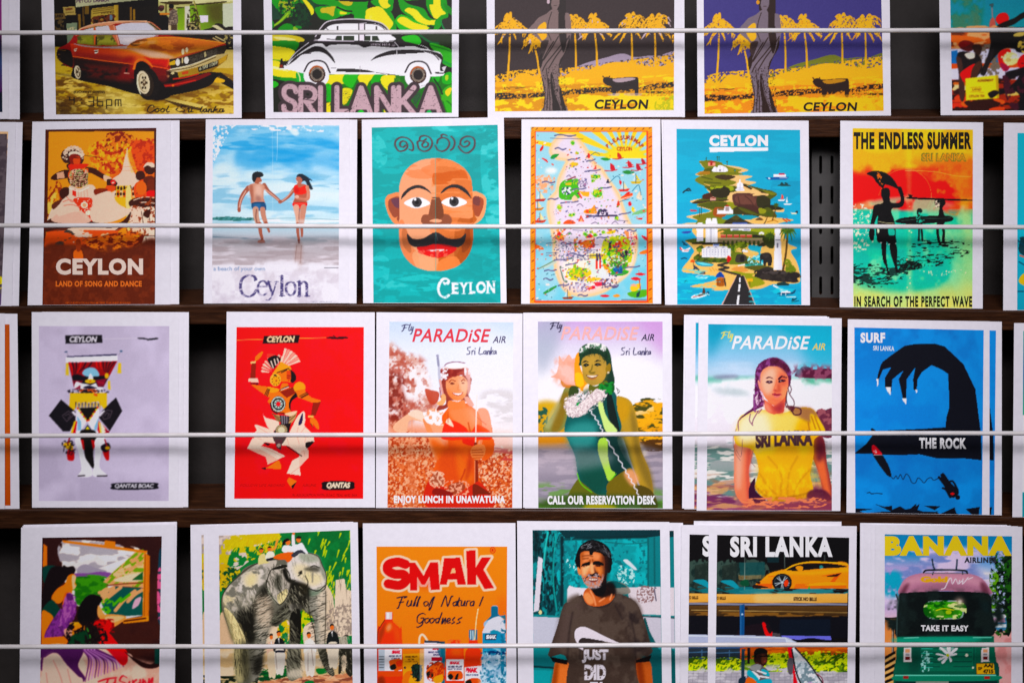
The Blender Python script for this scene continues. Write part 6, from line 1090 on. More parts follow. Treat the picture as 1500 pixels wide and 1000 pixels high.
def art_snorkel():
    A = Pic(566, 466, 756, 746, 'eee8f2', 'efe9f5'); A.fr(520, 445, 3.226)
    A.vg([(80, 'ccd8ea'), (220, 'e6e8f2'), (500, 'f0ecf4'), (640, 'eedfe0'), (740, 'e2a088'), (960, 'c85a34')])
    A.s('160 210 200 230 240 290 290 240 330 300 340 400 370 470 390 520 260 560 160 560', 'e6d2d0', .8, b=4)
    A.n('160 200 210 230 260 240 330 300 360 420 380 500 160 560', 'd2a398', 8, .45, .2); A.n('160 220 230 230 330 270 330 380 380 480 300 500 160 560', 'a8483a', 6.5, .52, .3, 1, .7); A.n('160 330 240 370 230 560 160 560', '7d2a22', 7, .46, .3, 1, .85); A.n('230 300 340 300 350 420 240 450', 'f2eaee', 9, .45, .24)
    A.p('150 560 750 610 750 960 150 960', 'd86a3a', .6, b=6); A.n('150 640 350 640 350 960 150 960', 'b84a28', 2.6, .5, .18); A.n('150 640 360 640 360 960 150 960', 'f0b494', 2.6, .62, .08); A.n('590 720 750 720 750 960 590 960', 'b04426', 2.6, .5, .18); A.n('590 700 750 700 750 960 590 960', 'f4c0a4', 2.4, .62, .08); A.n('600 420 750 420 750 560 620 540', 'd2ccd0', 7, .5, .3, 3); A.n('610 660 750 670 750 740 620 730', 'c0504a', 5, .55, .1, 4); A.r(600, 560, 760, 690, 'f2ecf2', .6, b=5)
    A.p('246 640 275 640 300 960 250 960', 'd88a6a', .5, b=2)
    # figure
    S1, S2, S3 = 'f0956c', 'e06a3a', 'b23c18'
    A.s('190 600 185 570 250 520 300 505 340 530 345 560 260 550 240 610', 'f2b89c'); A.s('250 520 290 500 330 520 345 560 300 545', 'f6d4c4'); A.l('270 545 268 610', 1.2, 'e0a088'); A.s('320 545 350 560 375 620 400 640 440 700 430 740 390 730 360 690 345 620', S1); A.s('360 640 440 690 430 740 390 730', S2, .8, b=2)
    A.s('345 500 400 500 430 540 420 600 390 630 350 560', 'f4a888'); A.n('330 500 440 510 420 570 340 560', 'faf0f0', 5, .42, .1)
    A.s('440 490 460 470 530 470 570 500 640 560 645 640 600 640 580 660 570 760 600 850 640 900 640 960 340 960 350 850 390 740 440 690 430 600 410 540', S2)
    A.s('440 500 500 480 560 500 580 560 540 600 470 560', S1, .9, b=3); A.s('580 500 620 495 640 540 650 640 655 700 600 735 590 640 600 560', 'ee8f6c'); A.s('605 640 655 640 650 710 600 738', S2); A.s('436 650 500 700 520 760 560 740 560 860 420 860 390 770', 'd0562a', .8, b=4); A.s('480 700 530 760 560 830 500 850', 'e07a48', .7, b=3); A.l('520 780 512 805 500 830', 1.6, S3, b=.5); A.s('540 700 560 700 545 800 520 830', S3, .6, b=2); A.s('350 850 380 800 400 830 370 960 340 960', S2)
    A.s('412 600 432 555 470 552 520 580 545 606 580 570 640 605 640 640 560 640 420 640', 'e2431e'); A.s('430 560 445 540 466 580', 'f6d8c4'); A.s('510 640 560 640 560 670 515 660', 'd83c1a'); A.ls('440 560 440 510;570 530 620 570', 1, 'c84a28'); A.l('545 604 535 560', 1.4, S3, b=.5)
    # face, hood of wet hair, diving mask and tube (tenfold detail)
    A.fr(620, 510, 8.333)
    A.s('230 380 250 360 560 340 580 450 550 560 620 690 560 700 500 640 320 640 300 720 170 760 190 700 260 690 280 640 240 520 220 420', '96433a'); A.s('500 600 560 600 620 690 560 700', 'e0a090'); A.s('540 380 575 380 575 500 545 560', 'cf8f86')
    A.s('275 400 300 360 380 330 480 340 530 390 540 470 520 570 470 625 410 640 350 615 300 550 278 480', 'f0a582', col2='ec9468'); A.s('310 640 420 650 500 630 510 720 420 745 310 730', 'ec8a5c'); A.s('440 370 530 400 540 500 500 560 450 500', 'f2bfa4', .8, b=2); A.s('290 480 350 560 420 625 380 630 310 570', 'e8804e', .6, b=2)
    A.ls('315 415 345 385 390 400;465 400 490 380 510 395', 1.6, 'a8543a'); A.s('325 430 350 415 385 430 355 442', '7a342a'); A.s('465 425 490 412 505 425 485 434', 'a86454'); A.l('430 440 425 500 445 508', 1, 'd8805a'); A.s('350 545 380 540 430 552 470 538 490 535 460 570 420 578 380 570', 'c8583c'); A.s('365 543 430 552 475 540 450 566 400 566', 'fbf2f2')
    A.p('265 240 525 232 530 340 470 330 380 335 270 400', 'a8483e'); A.n('265 240 525 235 520 340 270 390', '8a2e2a', 8, .5, .3); A.s('500 240 560 260 575 380 520 350', 'd89a94'); A.s('210 260 260 250 290 360 240 370 215 330', '9a3c38'); A.n('205 250 300 250 290 370 210 370', 'f6eaf0', 3, .52); A.n('505 240 560 260 560 360 510 340', 'f6eaf0', 3, .58)
    A.s('258 210 300 180 400 165 500 180 535 215 480 235 330 240', 'f4f0f6'); A.l('262 208 300 182 400 164 508 180', 1.4, '8a5a78'); A.l('262 240 400 246 525 230', 1.6, 'f0dcd8')
    A.l('175 85 190 220 200 380 230 560', 3.6, 'c4c2d2'); A.l('175 115 186 210', 3, '9a98b0'); A.e(172, 90, 18, 12, 'a09cb4'); A.l('205 390 240 560 262 600', 3, 'e0a8a0'); A.s('220 570 262 560 278 620 240 690 180 690 170 660 215 630', 'f2b284'); A.l('200 480 215 600', 1.4, 'a84a48'); A.s('20 500 100 510 190 540 180 640 120 690 60 640', 'b8503e', .9)
    A.fr(520, 445, 3.226)
    A.l('576 430 572 560 570 660', 1.6, 'f4e0d8'); A.l('570 660 575 780 575 900', 4.5, '8a3020'); A.l('566 740 566 900', 1.4, 'e08a68')
    A.s('550 680 580 662 612 668 616 700 600 728 570 735 548 715', 'e88a5c'); A.ls('552 690 600 688;552 702 606 700;556 715 606 714;560 727 598 726', 1, 'a8431c')
    A.s('350 830 420 860 500 880 560 850 590 840 640 900 640 960 345 960', 'c83a1e'); A.s('355 830 385 785 420 830 410 860 370 850', 'a85a44'); A.n('350 790 420 800 420 860 360 860', 'e8b8a0', 2.4, .55); A.s('440 860 500 840 520 870 470 900', 'a04a34'); A.n('430 840 530 840 530 900 440 900', 'e8a890', 2.4, .58); A.s('560 850 620 880 640 900 580 900 560 920', '7a2a1c'); A.s('380 870 460 890 450 905 370 900', '8a2414')
    A.s('520 100 750 200 750 560 560 560', 'f4eef4', .28, b=8)
    paradise(A, 'e0384a', '3c3660', '4a3c6a'); srilanka(A, 0, 0, '34305c'); A.grain(.015, 1)
    A.L('caption', 'ENJOY LUNCH IN UNAWATUNA', 577, 725.5, 740, 739.5, 'fbf6f6', .05)
    return A.done()

def art_shell_phone():
    A = Pic(785, 468, 974, 746, 'e8e2ee', 'efe9f5'); A.fr(740, 445, 3.226)
    A.vg([(80, 'c8a8d4'), (200, 'dcd4e6'), (330, 'f0ecf4'), (460, 'f0ecf2'), (490, 'f0c47a'), (600, 'd89a3a'), (650, 'c88a42'), (690, 'b8aab4'), (900, 'a29aa8'), (950, '5f8a4a')])
    A.s('150 80 280 80 250 200 200 300 155 330', 'a8b0c0', .7, b=8); A.s('640 80 750 80 750 250 690 180', 'c89ad0', .7, b=9); A.e(560, 380, 170, 130, 'fbf8fc', .9, b=12)
    A.n('600 470 750 460 750 640 640 640', '4a4a22', 6, .5, .1, 2); A.n('600 480 750 470 750 640 620 640', 'eeb04a', 6, .55, .15, 2.5); A.n('640 650 750 640 750 690 650 690', '5a3a1c', 5, .5, .1, 2.5); A.s('150 470 250 470 220 560 160 620', 'c8a03a', .8, b=3); A.n('150 500 200 500 190 610 150 610', '2f5a4a', 6, .5, .1)
    A.s('520 640 600 640 660 680 660 720 560 700', 'f4e8e0', .9, b=3); A.n('150 690 750 690 750 950 150 950', '8c8492', 6, .52, .25, 5, .7); A.n('150 850 750 880 750 960 150 960', '6a9a4a', 7, .5, .2, 4, .7); A.s('560 660 640 720 650 800 700 890 650 880 600 760', 'ece4ea', .9, b=2)
    S1, S2, S3 = 'b8964e', '7a6a34', '3a4a26'
    # arm and hand with the shell
    A.s('180 590 200 560 250 480 280 400 310 385 330 400 300 480 280 580 230 610 190 605', '8a8a54'); A.s('230 520 270 430 300 420 290 500 260 590 220 606', '8a6c30', .8, b=2); A.s('185 560 240 470 260 480 210 590', 'b8b890', .6, b=2)
    A.s('215 345 240 330 252 290 255 245 275 270 300 240 318 260 335 262 330 380 280 385 262 360 240 350', 'f2b4a4'); A.s('250 300 300 290 328 330 322 375 280 370', 'eec4bc', .8, b=2); A.s('262 360 290 380 330 385 328 395 275 392', 'b8742c'); A.n('230 260 330 260 330 380 235 370', 'e8a08c', 12, .5, .5, a=.7)
    A.s('330 260 350 230 355 300 385 370 390 420 370 430 330 380', 'e8a030'); A.s('330 330 360 330 372 380 340 390', 'f2c01c'); A.s('370 400 390 380 392 430 372 440', 'f2d8c0'); A.s('310 390 350 395 340 430 300 440', S3)
    # body and suit
    A.s('520 450 560 440 600 470 625 560 640 680 680 780 700 880 690 920 655 900 600 760 560 640 540 590', S1); A.s('590 480 620 560 640 690 690 800 700 900 670 860 620 740 600 600', '806a38', .8, b=3); A.s('530 460 570 450 590 500 560 560 530 540', 'c89a44', .8, b=3)
    A.s('280 600 290 540 320 450 380 420 450 390 520 420 530 500 550 580 530 640 560 720 600 780 570 860 530 900 400 900 350 830 330 720 300 650', '1c5a58'); A.s('282 600 330 560 420 560 440 620 400 680 330 700 300 650', '4f9a96', .8, b=5); A.s('440 600 540 600 600 780 560 870 500 900 470 760', '10302c', .8, b=4); A.s('340 700 440 720 480 860 400 900 350 820', '1a4a3a', .7, b=4)
    A.s('360 420 460 400 500 460 480 500 400 540', '14403a', .6, b=2); A.s('480 430 500 420 540 590 530 600 490 540', '10201e'); A.s('438 470 458 462 470 510 490 550 530 600 480 606 455 540', 'cfe49a'); A.s('445 640 482 640 486 720 500 780 520 800 490 836 470 790 440 700', 'b4d870')
    A.s('340 830 360 840 420 890 440 910 300 920', '6a6a30'); A.s('490 840 560 790 600 780 630 860 680 910 500 930 480 880', '77682e'); A.s('560 800 600 780 630 830 600 860', 'e8a884', .9, b=2); A.s('620 860 690 880 720 960 640 960', '5a4c22'); A.ls('500 830 524 802;340 800 360 850 410 890', 1.4, '7ac84a'); A.s('300 900 440 900 640 910 720 960 160 960', '3a5224', .8, b=3); A.s('380 950 440 940 520 955 510 968 380 968', 'd0b82a', .7, b=2)
    # head (tenfold detail)
    A.fr(820, 490, 8.333)
    A.s('235 250 240 180 300 125 400 100 510 115 580 160 620 250 640 400 670 580 600 620 480 600 470 300 250 380 240 320', '24442e'); A.s('560 340 620 350 660 560 600 600 550 540', '1d3a2c'); A.s('270 400 265 330 300 270 400 235 500 250 560 320 570 420 555 520 500 590 420 620 340 600 290 530', 'ae9052'); A.s('280 380 330 300 430 270 440 400 400 470 320 480', 'c29e58', .8, b=2.5); A.s('460 380 560 380 560 520 480 590 440 540', 'caa05a', .6, b=3); A.s('360 610 440 630 560 560 580 620 420 740 360 700', '64662e')
    A.s('250 200 280 150 380 110 500 120 570 170 530 200 440 170 340 170 290 220', '6a8a74', .9, b=1); A.n('240 180 300 120 400 100 520 115 570 160 540 210 460 170 340 170 250 220', 'ece8e8', 3, .45, .1); A.hair('280 250 400 170 560 200 600 320 560 330 480 250 380 240 300 270', '132a1c', 60, 10, 60, 1, 25, .8)
    A.s('270 345 310 315 355 335 310 335', '1c2016'); A.s('420 335 460 308 510 325 470 325', '1c2016'); A.s('285 370 320 350 360 368 330 390 300 388', '1a2018'); A.s('420 365 460 345 510 365 480 380 440 380', '1a2018'); A.e(325, 372, 5, 5, 'b0b098'); A.e(465, 365, 5, 5, 'b0b098'); A.l('400 370 385 430 360 450 380 465 420 462', 1.4, '5f5426', a=.9, b=.4); A.s('355 455 390 470 430 455 420 475 380 478', '6a5c2c', .7, b=.6)
    A.s('320 490 360 500 400 500 470 490 440 520 400 532 350 522', '6a3f2c'); A.s('335 497 400 502 460 494 430 516 370 518', 'f0dccc'); A.l('350 530 400 545 440 530', 1.6, 'b8704a', a=.8); A.s('560 400 610 350 625 420 590 475 570 470', '9a7c3a'); A.e(592, 462, 14, 14, 'd8c8b0')
    A.s('490 640 560 600 650 590 670 660 640 710 560 700', '1d5a2c'); A.n('480 600 660 580 670 720 500 710', '2f8a44', 5, .5); A.ls('690 650 730 690 700 720;700 660 715 715', .8, '3a3a3a')
    A.s('75 830 130 760 200 750 220 820 190 870 290 800 410 690 460 660 550 710 510 790 400 870 300 960 240 1000 130 1000 80 930', 'dac9cc'); A.n('80 760 540 670 540 800 300 980 100 990', 'f0e4e4', 2, .5, .15); A.n('80 760 540 670 540 800 300 980 100 990', 'b8a4a8', 1.6, .72, .1); A.s('200 840 240 820 220 870', '2a9a5a')
    A.fr(740, 445, 3.226)
    def coil(P, n, w):
        P = spline(nums(P), False, 20); d = np.linspace(0, n*2*math.pi, len(P)); Q = P+np.stack([4*np.sin(d), np.zeros(len(d))], 1); A.l(Q.ravel(), w, 'e8e2ea', sm=False)
    coil('346 400 362 420 372 452', 3, 1.5); coil('400 500 440 560 464 610', 5, 1.5); coil('480 640 530 720 570 790 600 840 630 900', 9, 1.5)
    A.s('155 700 480 690 480 760 155 800', 'c8bcc8', .4, b=6)
    paradise(A, 'f0b0b0', '241f3a', '2a2444', -8, -10); srilanka(A, 20, 2, '262048'); A.grain(.012, 1)
    A.L('caption', 'CALL OUR RESERVATION DESK', 802, 725.5, 960.5, 738.5, 'f6f4f6', .05)
    return A.done()

def art_yellow_shirt():
    A = Pic(1032, 470, 1222, 750, 'e8e2ee', 'ece6f2'); A.fr(970, 445, 3.226)
    A.vg([(95, '48a6c2'), (160, '72b8d0'), (250, '9cc4e0'), (320, 'b4cce0'), (352, 'a8c8d0'), (372, 'd8e2e8'), (420, 'f0ecf4'), (640, 'e4dce6'), (680, 'b4b0b4'), (800, '8c9a98'), (900, '94706a'), (975, '9a5478')], ax=1)
    A.s('560 80 820 80 820 300 700 300 640 180', '2aa8c4', .6, b=10); A.s('215 92 300 92 260 200 215 260', '1a88aa', .6, b=8); A.n('215 280 640 280 640 350 215 350', 'c4d6ea', 18, .5, .5, 3); A.s('210 345 820 350 820 372 210 372', '6fb8a4', .7, b=2); A.s('250 340 340 335 360 348 300 356 250 352', '8c86a4', .8, b=2); A.s('600 360 820 350 820 378 600 378', '6ab89a', .7, b=2)
    A.s('635 345 650 310 668 295 700 300 720 310 760 305 800 310 810 350', '5a1e3a'); A.n('630 295 810 300 805 350 640 350', '8a4a64', 6, .55, .2); A.s('630 330 650 290 700 285 700 300 660 305 650 340', '4aa8b8', .6, b=3)
    A.n('210 380 820 380 820 640 210 640', 'f8f4fa', 22, .5, .4); A.s('240 405 360 400 420 430 300 430', 'a8b8bc', .7, b=4); A.s('720 520 760 505 810 500 810 620 750 620', '6a3044'); A.n('720 510 810 500 810 610 740 610', '9a5a64', 7, .55, .15)
    A.n('210 660 820 660 820 900 210 900', '6f8c88', 7, .52, .15, 5); A.n('210 680 820 680 820 900 210 900', 'e0dcd8', 5, .62, .1, 6); A.n('210 800 820 800 820 975 210 975', 'a8745c', 8, .52, .2, 5, .6); A.n('210 850 820 850 820 975 210 975', 'd0a074', 5, .6, .12, 6, .8); A.n('210 870 820 870 820 975 210 975', '6a2a58', 7, .55, .2, 5, .8)
    # arms
    A.s('345 640 380 660 430 690 410 780 415 850 425 950 390 950 345 890 340 760', 'e88468'); A.s('350 690 380 690 370 860 350 860', 'f2b09c', .9, b=3); A.s('400 700 425 690 412 800 420 940 400 900', 'b84a44', .7, b=2)
    A.s('700 640 760 630 780 760 800 860 800 930 770 920 740 800 710 720', '8f3a3c'); A.s('720 720 760 720 790 860 800 930 775 915', 'e87a54', .9, b=2); A.s('710 640 760 640 765 720 730 740', '5a1a2c', .8, b=3)
    # shirt
    A.s('345 600 370 530 440 505 490 500 570 515 640 490 710 495 745 550 770 605 720 640 715 720 700 800 715 880 690 915 600 930 520 935 490 920 440 870 455 780 425 690 360 670 340 640', 'e4b83c', col2='e2a83a'); A.s('345 600 370 530 440 505 490 505 540 540 520 620 440 650 370 660', 'f4e6cc', .95, b=6); A.s('500 520 640 510 660 600 560 640', 'f0d688', .9, b=6); A.s('640 560 715 600 700 780 640 740', 'e0ac30', .8, b=5)
    A.s('600 500 640 488 710 495 735 540 700 560 640 530', '9a6a54', .85, b=2); A.s('700 520 745 550 765 605 715 610', 'e8c454', .9, b=1); A.ls('705 530 725 590;720 530 748 600;690 560 700 620', 1.4, 'a8661c', b=.4)
    A.s('440 660 520 650 540 690 480 730 430 700', 'f0d890', .6, b=4); A.s('640 670 690 660 700 690 660 720', 'f0cc5a', .7, b=3); A.s('480 700 600 740 680 700 700 780 640 860 500 840 460 800', 'eab82e', .8, b=6); A.ls('460 800 500 860 540 900;700 780 640 850 620 910;500 720 560 800 560 900;640 720 600 800 590 920;460 850 500 900', 2, 'c0862a', a=.7, b=1); A.ls('440 860 490 905 560 915 640 905 700 890', 2, '8a5a24', a=.6, b=1); A.n('440 780 715 780 710 920 460 920', 'f4d67a', 8, .6, .4, .6, .5)
    A.s('410 870 440 820 440 880 490 930 420 935', '3a1230'); A.s('700 880 770 880 800 930 690 920', '5a2038', .9, b=1); A.s('420 930 600 925 720 910 800 930 800 975 380 975', '9a4a52', .6, b=4); A.n('400 920 740 915 740 960 400 960', 'e88a6a', 3, .6, .1, 3)
    A.t('SRI LANKA', 440, 604, 712, 678, '4a3038', .06, 0, dy=-12, arc=6)
    # head (tenfold detail)
    A.fr(1080, 510, 8.333)
    H = '5a1a48'
    A.s('220 300 240 230 300 160 400 115 480 115 560 150 620 210 650 280 655 400 620 480 560 400 300 420 310 560 340 680 270 730 200 760 130 800 20 870 100 790 190 720 210 620 215 450', H); A.n('220 300 300 160 480 110 640 240 650 350 500 230 300 260 300 500 330 680 200 760', '8a4a84', 4, .55, .12, .7); A.n('220 540 330 540 330 700 250 740', 'e0c0d4', 3, .64, .08, .6)
    A.s('280 400 290 300 350 235 430 215 530 235 600 310 625 400 620 500 590 600 520 680 460 700 400 670 330 590 300 500', 'ee9a7c', col2='e88464'); A.s('290 400 340 290 440 240 470 330 440 480 400 560 330 540', 'f6c4b0', .8, b=3); A.s('520 300 600 330 615 420 560 470 520 430', 'c85a4a', .7, b=3); A.s('560 480 610 480 590 590 530 660 540 560', 'f0a278', .6, b=3); A.s('300 600 400 670 460 700 560 620 590 590 570 760 540 790 420 800 340 740 330 640', 'd86a54'); A.s('350 660 440 720 560 650 550 780 460 760', '9a3040', .8, b=3); A.s('330 640 400 720 420 790 340 740', 'f0a088', .8, b=2)
    A.s('250 400 270 400 310 520 300 530 270 490', 'ee9a86'); A.s('400 170 480 130 600 200 640 290 600 300 520 230', '4a1026', .8, b=2)
    A.s('345 370 380 345 420 355 440 375 400 362', '5a1a2c'); A.s('495 370 540 335 600 350 605 365 550 352 510 385', '4a1024'); A.s('345 410 380 392 420 395 435 415 400 428 370 425', '4a2034'); A.s('500 400 540 380 590 390 580 405 540 410 510 420', '3a1028'); A.e(395, 408, 6, 6, 'e8d8d8'); A.e(530, 398, 5, 5, 'd8b8b8'); A.l('480 380 470 440 450 490', 1.4, 'd8785c', b=.5); A.s('490 420 520 450 530 520 490 525', 'b04038', .7, b=2); A.s('440 505 470 500 490 525 520 520 530 510 510 530 460 530', 'b84a44', .9, b=.8)
    A.s('420 560 460 545 485 555 510 548 545 565 500 575 450 572', 'b03a4a'); A.s('430 568 480 565 540 568 490 580', '6a1a2a'); A.s('440 575 490 578 530 572 500 600 460 598', 'e07a78'); A.l('430 620 480 640 530 620', 2, 'd86a58', a=.6, b=1)
    A.ls('620 480 640 560 690 640 690 700 640 740;610 520 600 620 620 700 680 720;640 440 660 500 640 560;600 560 590 680 600 720', 1.2, '4a1828'); A.ls('660 760 700 720 770 740 770 800 700 810 670 770', 2, '4a1a2c', closed=True); A.s('600 700 700 710 680 770 620 740', '5a2430', .8); A.ls('160 800 150 880 190 940;260 760 200 860 180 930;40 860 10 900 15 1000;300 740 260 790', 1.4, '8a5070')
    A.fr(970, 445, 3.226)
    A.ls('350 590 335 640 345 700 370 740;380 640 372 720 350 690;430 690 420 740 440 770', .7, '8a5a60')
    paradise(A, 'f6f2f6', 'ecd870', 'e4cc4a', 58, 34); A.grain(.012, 1)
    return A.done()

def art_rock():
    A = Pic(1250, 478, 1442, 756, '1272b8', 'ddd5e6'); A.fr(1200, 445, 3.125)
    A.vg([(110, '1274b8'), (400, '1480c6'), (700, '127cc4'), (950, '1878b8')]); A.n('160 110 755 120 750 965 165 955', '1a88cc', 30, .5, .5); A.s('160 700 400 690 740 720 740 800 160 800', '0e5c9c', .3, b=6)
    K = '0a0c18'
    A.p('264 345 270 318 282 280 290 265 330 235 390 192 440 183 530 182 575 195 660 275 715 390 740 590 744 715 660 706 540 706 460 688 400 690 300 690 245 685 160 684 215 640 245 600 235 570 245 568 262 582 400 574 460 572 578 564 582 520 596 470 590 320 560 300 514 280 470 312 450 345 446 400 432 390 430 345 440 290 400 345 398 455 384 440 372 380 364 345 386 305 365 320 335 345 330 400 318 410 302 380 300 340 330 290 292 300 274 342 268 380', K)
    for S in ('262 342 272 342 268 388', '304 380 328 382 326 416 312 400', '378 432 400 432 398 460 386 446', '440 392 450 394 446 412'): A.p(S, 'f2f0f6')
    A.s('240 655 252 646 268 664 290 690 318 740 330 780 326 792 306 778 270 730 246 690', K); A.s('240 652 252 646 270 664 288 688 250 686', 'd82a3a'); A.ls('250 672 262 680 258 668;250 690 290 690', .8, 'e8d8e0')
    A.l('330 790 340 800 352 786 360 800 372 780 384 802 398 778 412 790 424 816 440 818 452 796 466 804 480 818 496 800 512 794 525 806 550 794', 1.2, '0e2a4a')
    A.ls('548 792 580 835;560 782 598 826', 3.4, K); A.s('556 790 570 774 600 815 640 860 608 886 570 830', K); A.ls('590 815 612 812 634 850;566 842 580 850 600 884', 3, K); A.e(634, 884, 11, 11, K); A.e(610, 868, 9, 5, 'c81c2c'); A.ls('220 864 232 862 240 868 260 866 288 868', 1.3, '0e2038')
    A.p('165 935 245 938 185 948 210 958 290 950 330 950 255 915 300 928 335 922 335 940 370 925 395 940 418 935 445 912 440 938 478 950 545 950 480 922 555 925 530 942 550 960 605 965 610 940 640 965 700 965 670 938 735 928 730 965 750 965 750 985 165 985 165 955', K)
    A.p('430 932 460 915 450 945', K); A.p('555 960 620 930 630 965', K)
    A.grain(.012, 1)
    A.L('title', 'SURF', 1260.5, 487, 1296.5, 502, 'e6e4ee', .05, label=None); A.L('caption', 'SRI LANKA', 1279, 506, 1310, 513, 'cfd8e8', .03, dy=1); A.L('caption', 'THE ROCK', 1346.5, 640.5, 1415.5, 656.5, 'eceaf2', .05, dy=.6)
    return A.done()
def art_edge_orange():
    A = Pic(4, 470, 20, 744, 'b8602c', 'd8cfe0'); A.fr(0, 450, 3.226); A.vg([(80, 'a85424'), (500, 'bc622c'), (940, 'a8502a')]); A.grain(.02, 1)
    return A.done()
def art_edge_sea():
    A = Pic(1494, 484, 1690, 756, '1f9aa0', 'cbc2d6'); A.fr(1440, 450, 3.125)
    A.vg([(100, '1a9a94'), (300, '0e6a9a'), (410, '1a8a8a'), (490, '1a9a84')]); A.p('160 492 800 492 800 845 160 845', 'd8d0e0'); A.p('160 845 800 845 800 960 160 960', '0f8a98')
    return A.done()
# ---------------------------------------------------------------- bottom row of pictures
def art_train():
    A = Pic(56, 782, 242, 1054, '2a1210', 'd3c9dc'); A.fr(0, 740, 3.845)
    A.r(200, 170, 960, 1250, '2e1414'); A.n('240 180 910 180 910 800 240 800', '3a1a16', 40, .5, .4)
    # window with a valley behind it
    A.p('350 195 590 225 830 255 800 620 690 640 560 620 430 560 350 400', 'd8cdd0')
    A.n('352 200 780 240 640 350 400 380', 'efe0da', 16, .42, .12, 2); A.n('352 200 780 240 700 300 400 380', 'a59ca6', 12, .56, .1, 2.4); A.s('440 350 480 330 540 350 600 370 520 385 440 385', '9a90a0'); A.s('490 260 560 240 650 265 560 280', 'aaa2ac')
    A.s('420 382 500 380 560 372 620 378 640 400 560 404 430 408', '7a4a8a'); A.s('415 405 560 402 600 430 580 470 560 520 440 560 420 480', '2f6a2a'); A.n('415 405 600 402 580 500 440 560', '4a8a34', 6, .5, .1, 2.5)
    A.p('580 430 640 370 700 320 760 262 812 262 808 460 640 450', 'd49a72'); A.n('600 420 770 262 812 262 806 450 700 440', '6a9a2c', 7, .55, .1, .8, .9, rot=-40); A.n('640 380 812 300 806 400 700 410', 'e8b490', 5, .55, .1, 2); A.s('640 420 720 390 800 380 806 420 700 430', 'e8c4ac'); A.ls('600 450 700 440 806 435;640 455 740 460 806 465', 1.8, '7a3a2a'); A.p('740 420 806 370 806 420', '2a5a34')
    A.p('560 480 640 455 806 465 802 616 700 622 600 612 575 560', '14504a'); A.ls('560 490 600 480 640 462;580 540 630 500 680 460;600 520 640 470;650 590 700 530 760 480;720 540 760 500 800 475', 5, 'd89a72'); A.n('575 520 640 540 620 600 580 610', '5aa02a', 5, .4); A.ls('680 540 730 500;640 560 680 520', 4, '5aa02a'); A.s('745 580 760 530 795 515 780 560', 'c8a0b4'); A.s('570 480 610 460 600 520 570 520', 'd8a078')
    A.p('350 195 590 222 830 255 826 268 590 238 356 208', 'dd7a2a'); A.p('590 195 650 203 650 236 588 228', 'dd7a2a'); A.p('812 262 845 285 838 650 802 640', 'dd8a30', col2='b8641c', ang=0); A.l('818 275 812 630', 1, '7a3a14'); A.p('690 640 838 620 838 650 695 664', 'dd8a30'); A.l('700 650 820 634', 2.4, '4a1c10'); A.p('245 215 265 230 265 345 240 345', 'dd7426')
    A.s('895 270 910 270 910 640 890 640 895 500 890 400', '1a3a4a'); A.n('888 380 912 380 912 640 888 640', 'd8608a', 5, .5)
    # seated woman and girl
    A.s('245 345 330 350 300 440 250 440', '0e3a34')
    A.s('280 360 330 340 350 345 360 335 380 345 410 340 425 360 415 385 385 395 370 420 330 460 300 520 260 570 240 580 240 480', '150c0f'); A.s('385 395 412 385 428 400 422 430 430 450 410 470 400 500 370 490 350 540 320 550 290 520 320 470 365 440', 'e87a1c'); A.s('405 395 428 400 420 440 430 452 410 470', 'f0b090'); A.s('365 500 385 490 380 560 350 570', 'd8641a')
    A.s('240 580 290 530 330 570 340 600 300 640 240 610', '0f3a30'); A.s('235 600 270 600 300 630 290 680 260 740 235 750', 'e87a1c'); A.s('250 745 290 650 350 580 390 520 420 560 430 600 400 660 340 745', '5a2464'); A.s('365 520 400 490 425 580 390 640 330 680 350 600', 'a05a9a'); A.n('250 740 400 500 430 600 350 740', '7a3484', 4, .5, .1, .6); A.s('375 495 405 500 410 530 380 530', '5a2464')
    A.p('232 745 360 735 385 760 370 790 232 790', 'e8761c'); A.s('360 700 400 690 410 720 380 750', 'd89a8a'); A.s('395 660 440 655 450 670 400 675', 'd8a04a'); A.s('410 690 440 665 480 680 500 710 490 750 440 770 410 740', 'e8882c'); A.ls('420 700 470 740;440 690 480 730', 1, '8a3a14')
    A.s('435 620 450 560 490 510 530 500 575 520 560 560 555 600 530 650 490 670 450 665', '0f0a0c'); A.s('555 560 580 600 590 620 560 630 548 605', 'e89a64'); A.s('560 620 640 612 710 625 680 660 620 690 580 660', 'e8925a'); A.s('600 625 700 625 650 655 600 660', 'f0b890', .8)
    A.s('510 680 560 640 610 645 640 670 620 710 560 740 520 730', 'd81f22'); A.n('510 660 640 640 640 720 520 740', '8a1014', 4, .55); A.s('540 740 600 710 650 760 700 830 690 900 640 860 580 800', 'e0262c'); A.s('480 670 540 680 560 750 520 790 490 760', '1a1210'); A.s('395 740 480 700 500 780 440 800 390 780', '0f3a24'); A.l('490 690 508 740 500 790', 1.6, '4aa04a')
    A.n('390 670 560 660 600 790 400 790', '160c0e', 5, .6)
    # lap, skirt and shawl
    A.s('232 815 500 800 720 830 760 880 840 910 900 900 900 1250 232 1250', 'e8bcae'); A.n('232 900 900 900 900 1250 232 1250', 'd8a294', 18, .55, .3); A.s('232 790 430 790 470 820 440 900 480 970 440 1000 360 900 300 830 232 860', '4a1c50'); A.s('232 860 300 820 280 920 232 930', '5a2a5c'); A.s('240 900 260 850 320 830 380 900 440 960 470 1000 480 1250 232 1250', 'e4b8ac'); A.ls('300 870 340 960 360 1040;380 920 400 1000;260 940 270 1020', 1, 'b07a74')
    for i in range(13):
        A.l([470+i*6, 810, 500+i*14, 870, 480+i*18, 990-i*7], (3.6, 1.2), ['5a2460', '8a4a90', 'c08ac0'][i % 3])
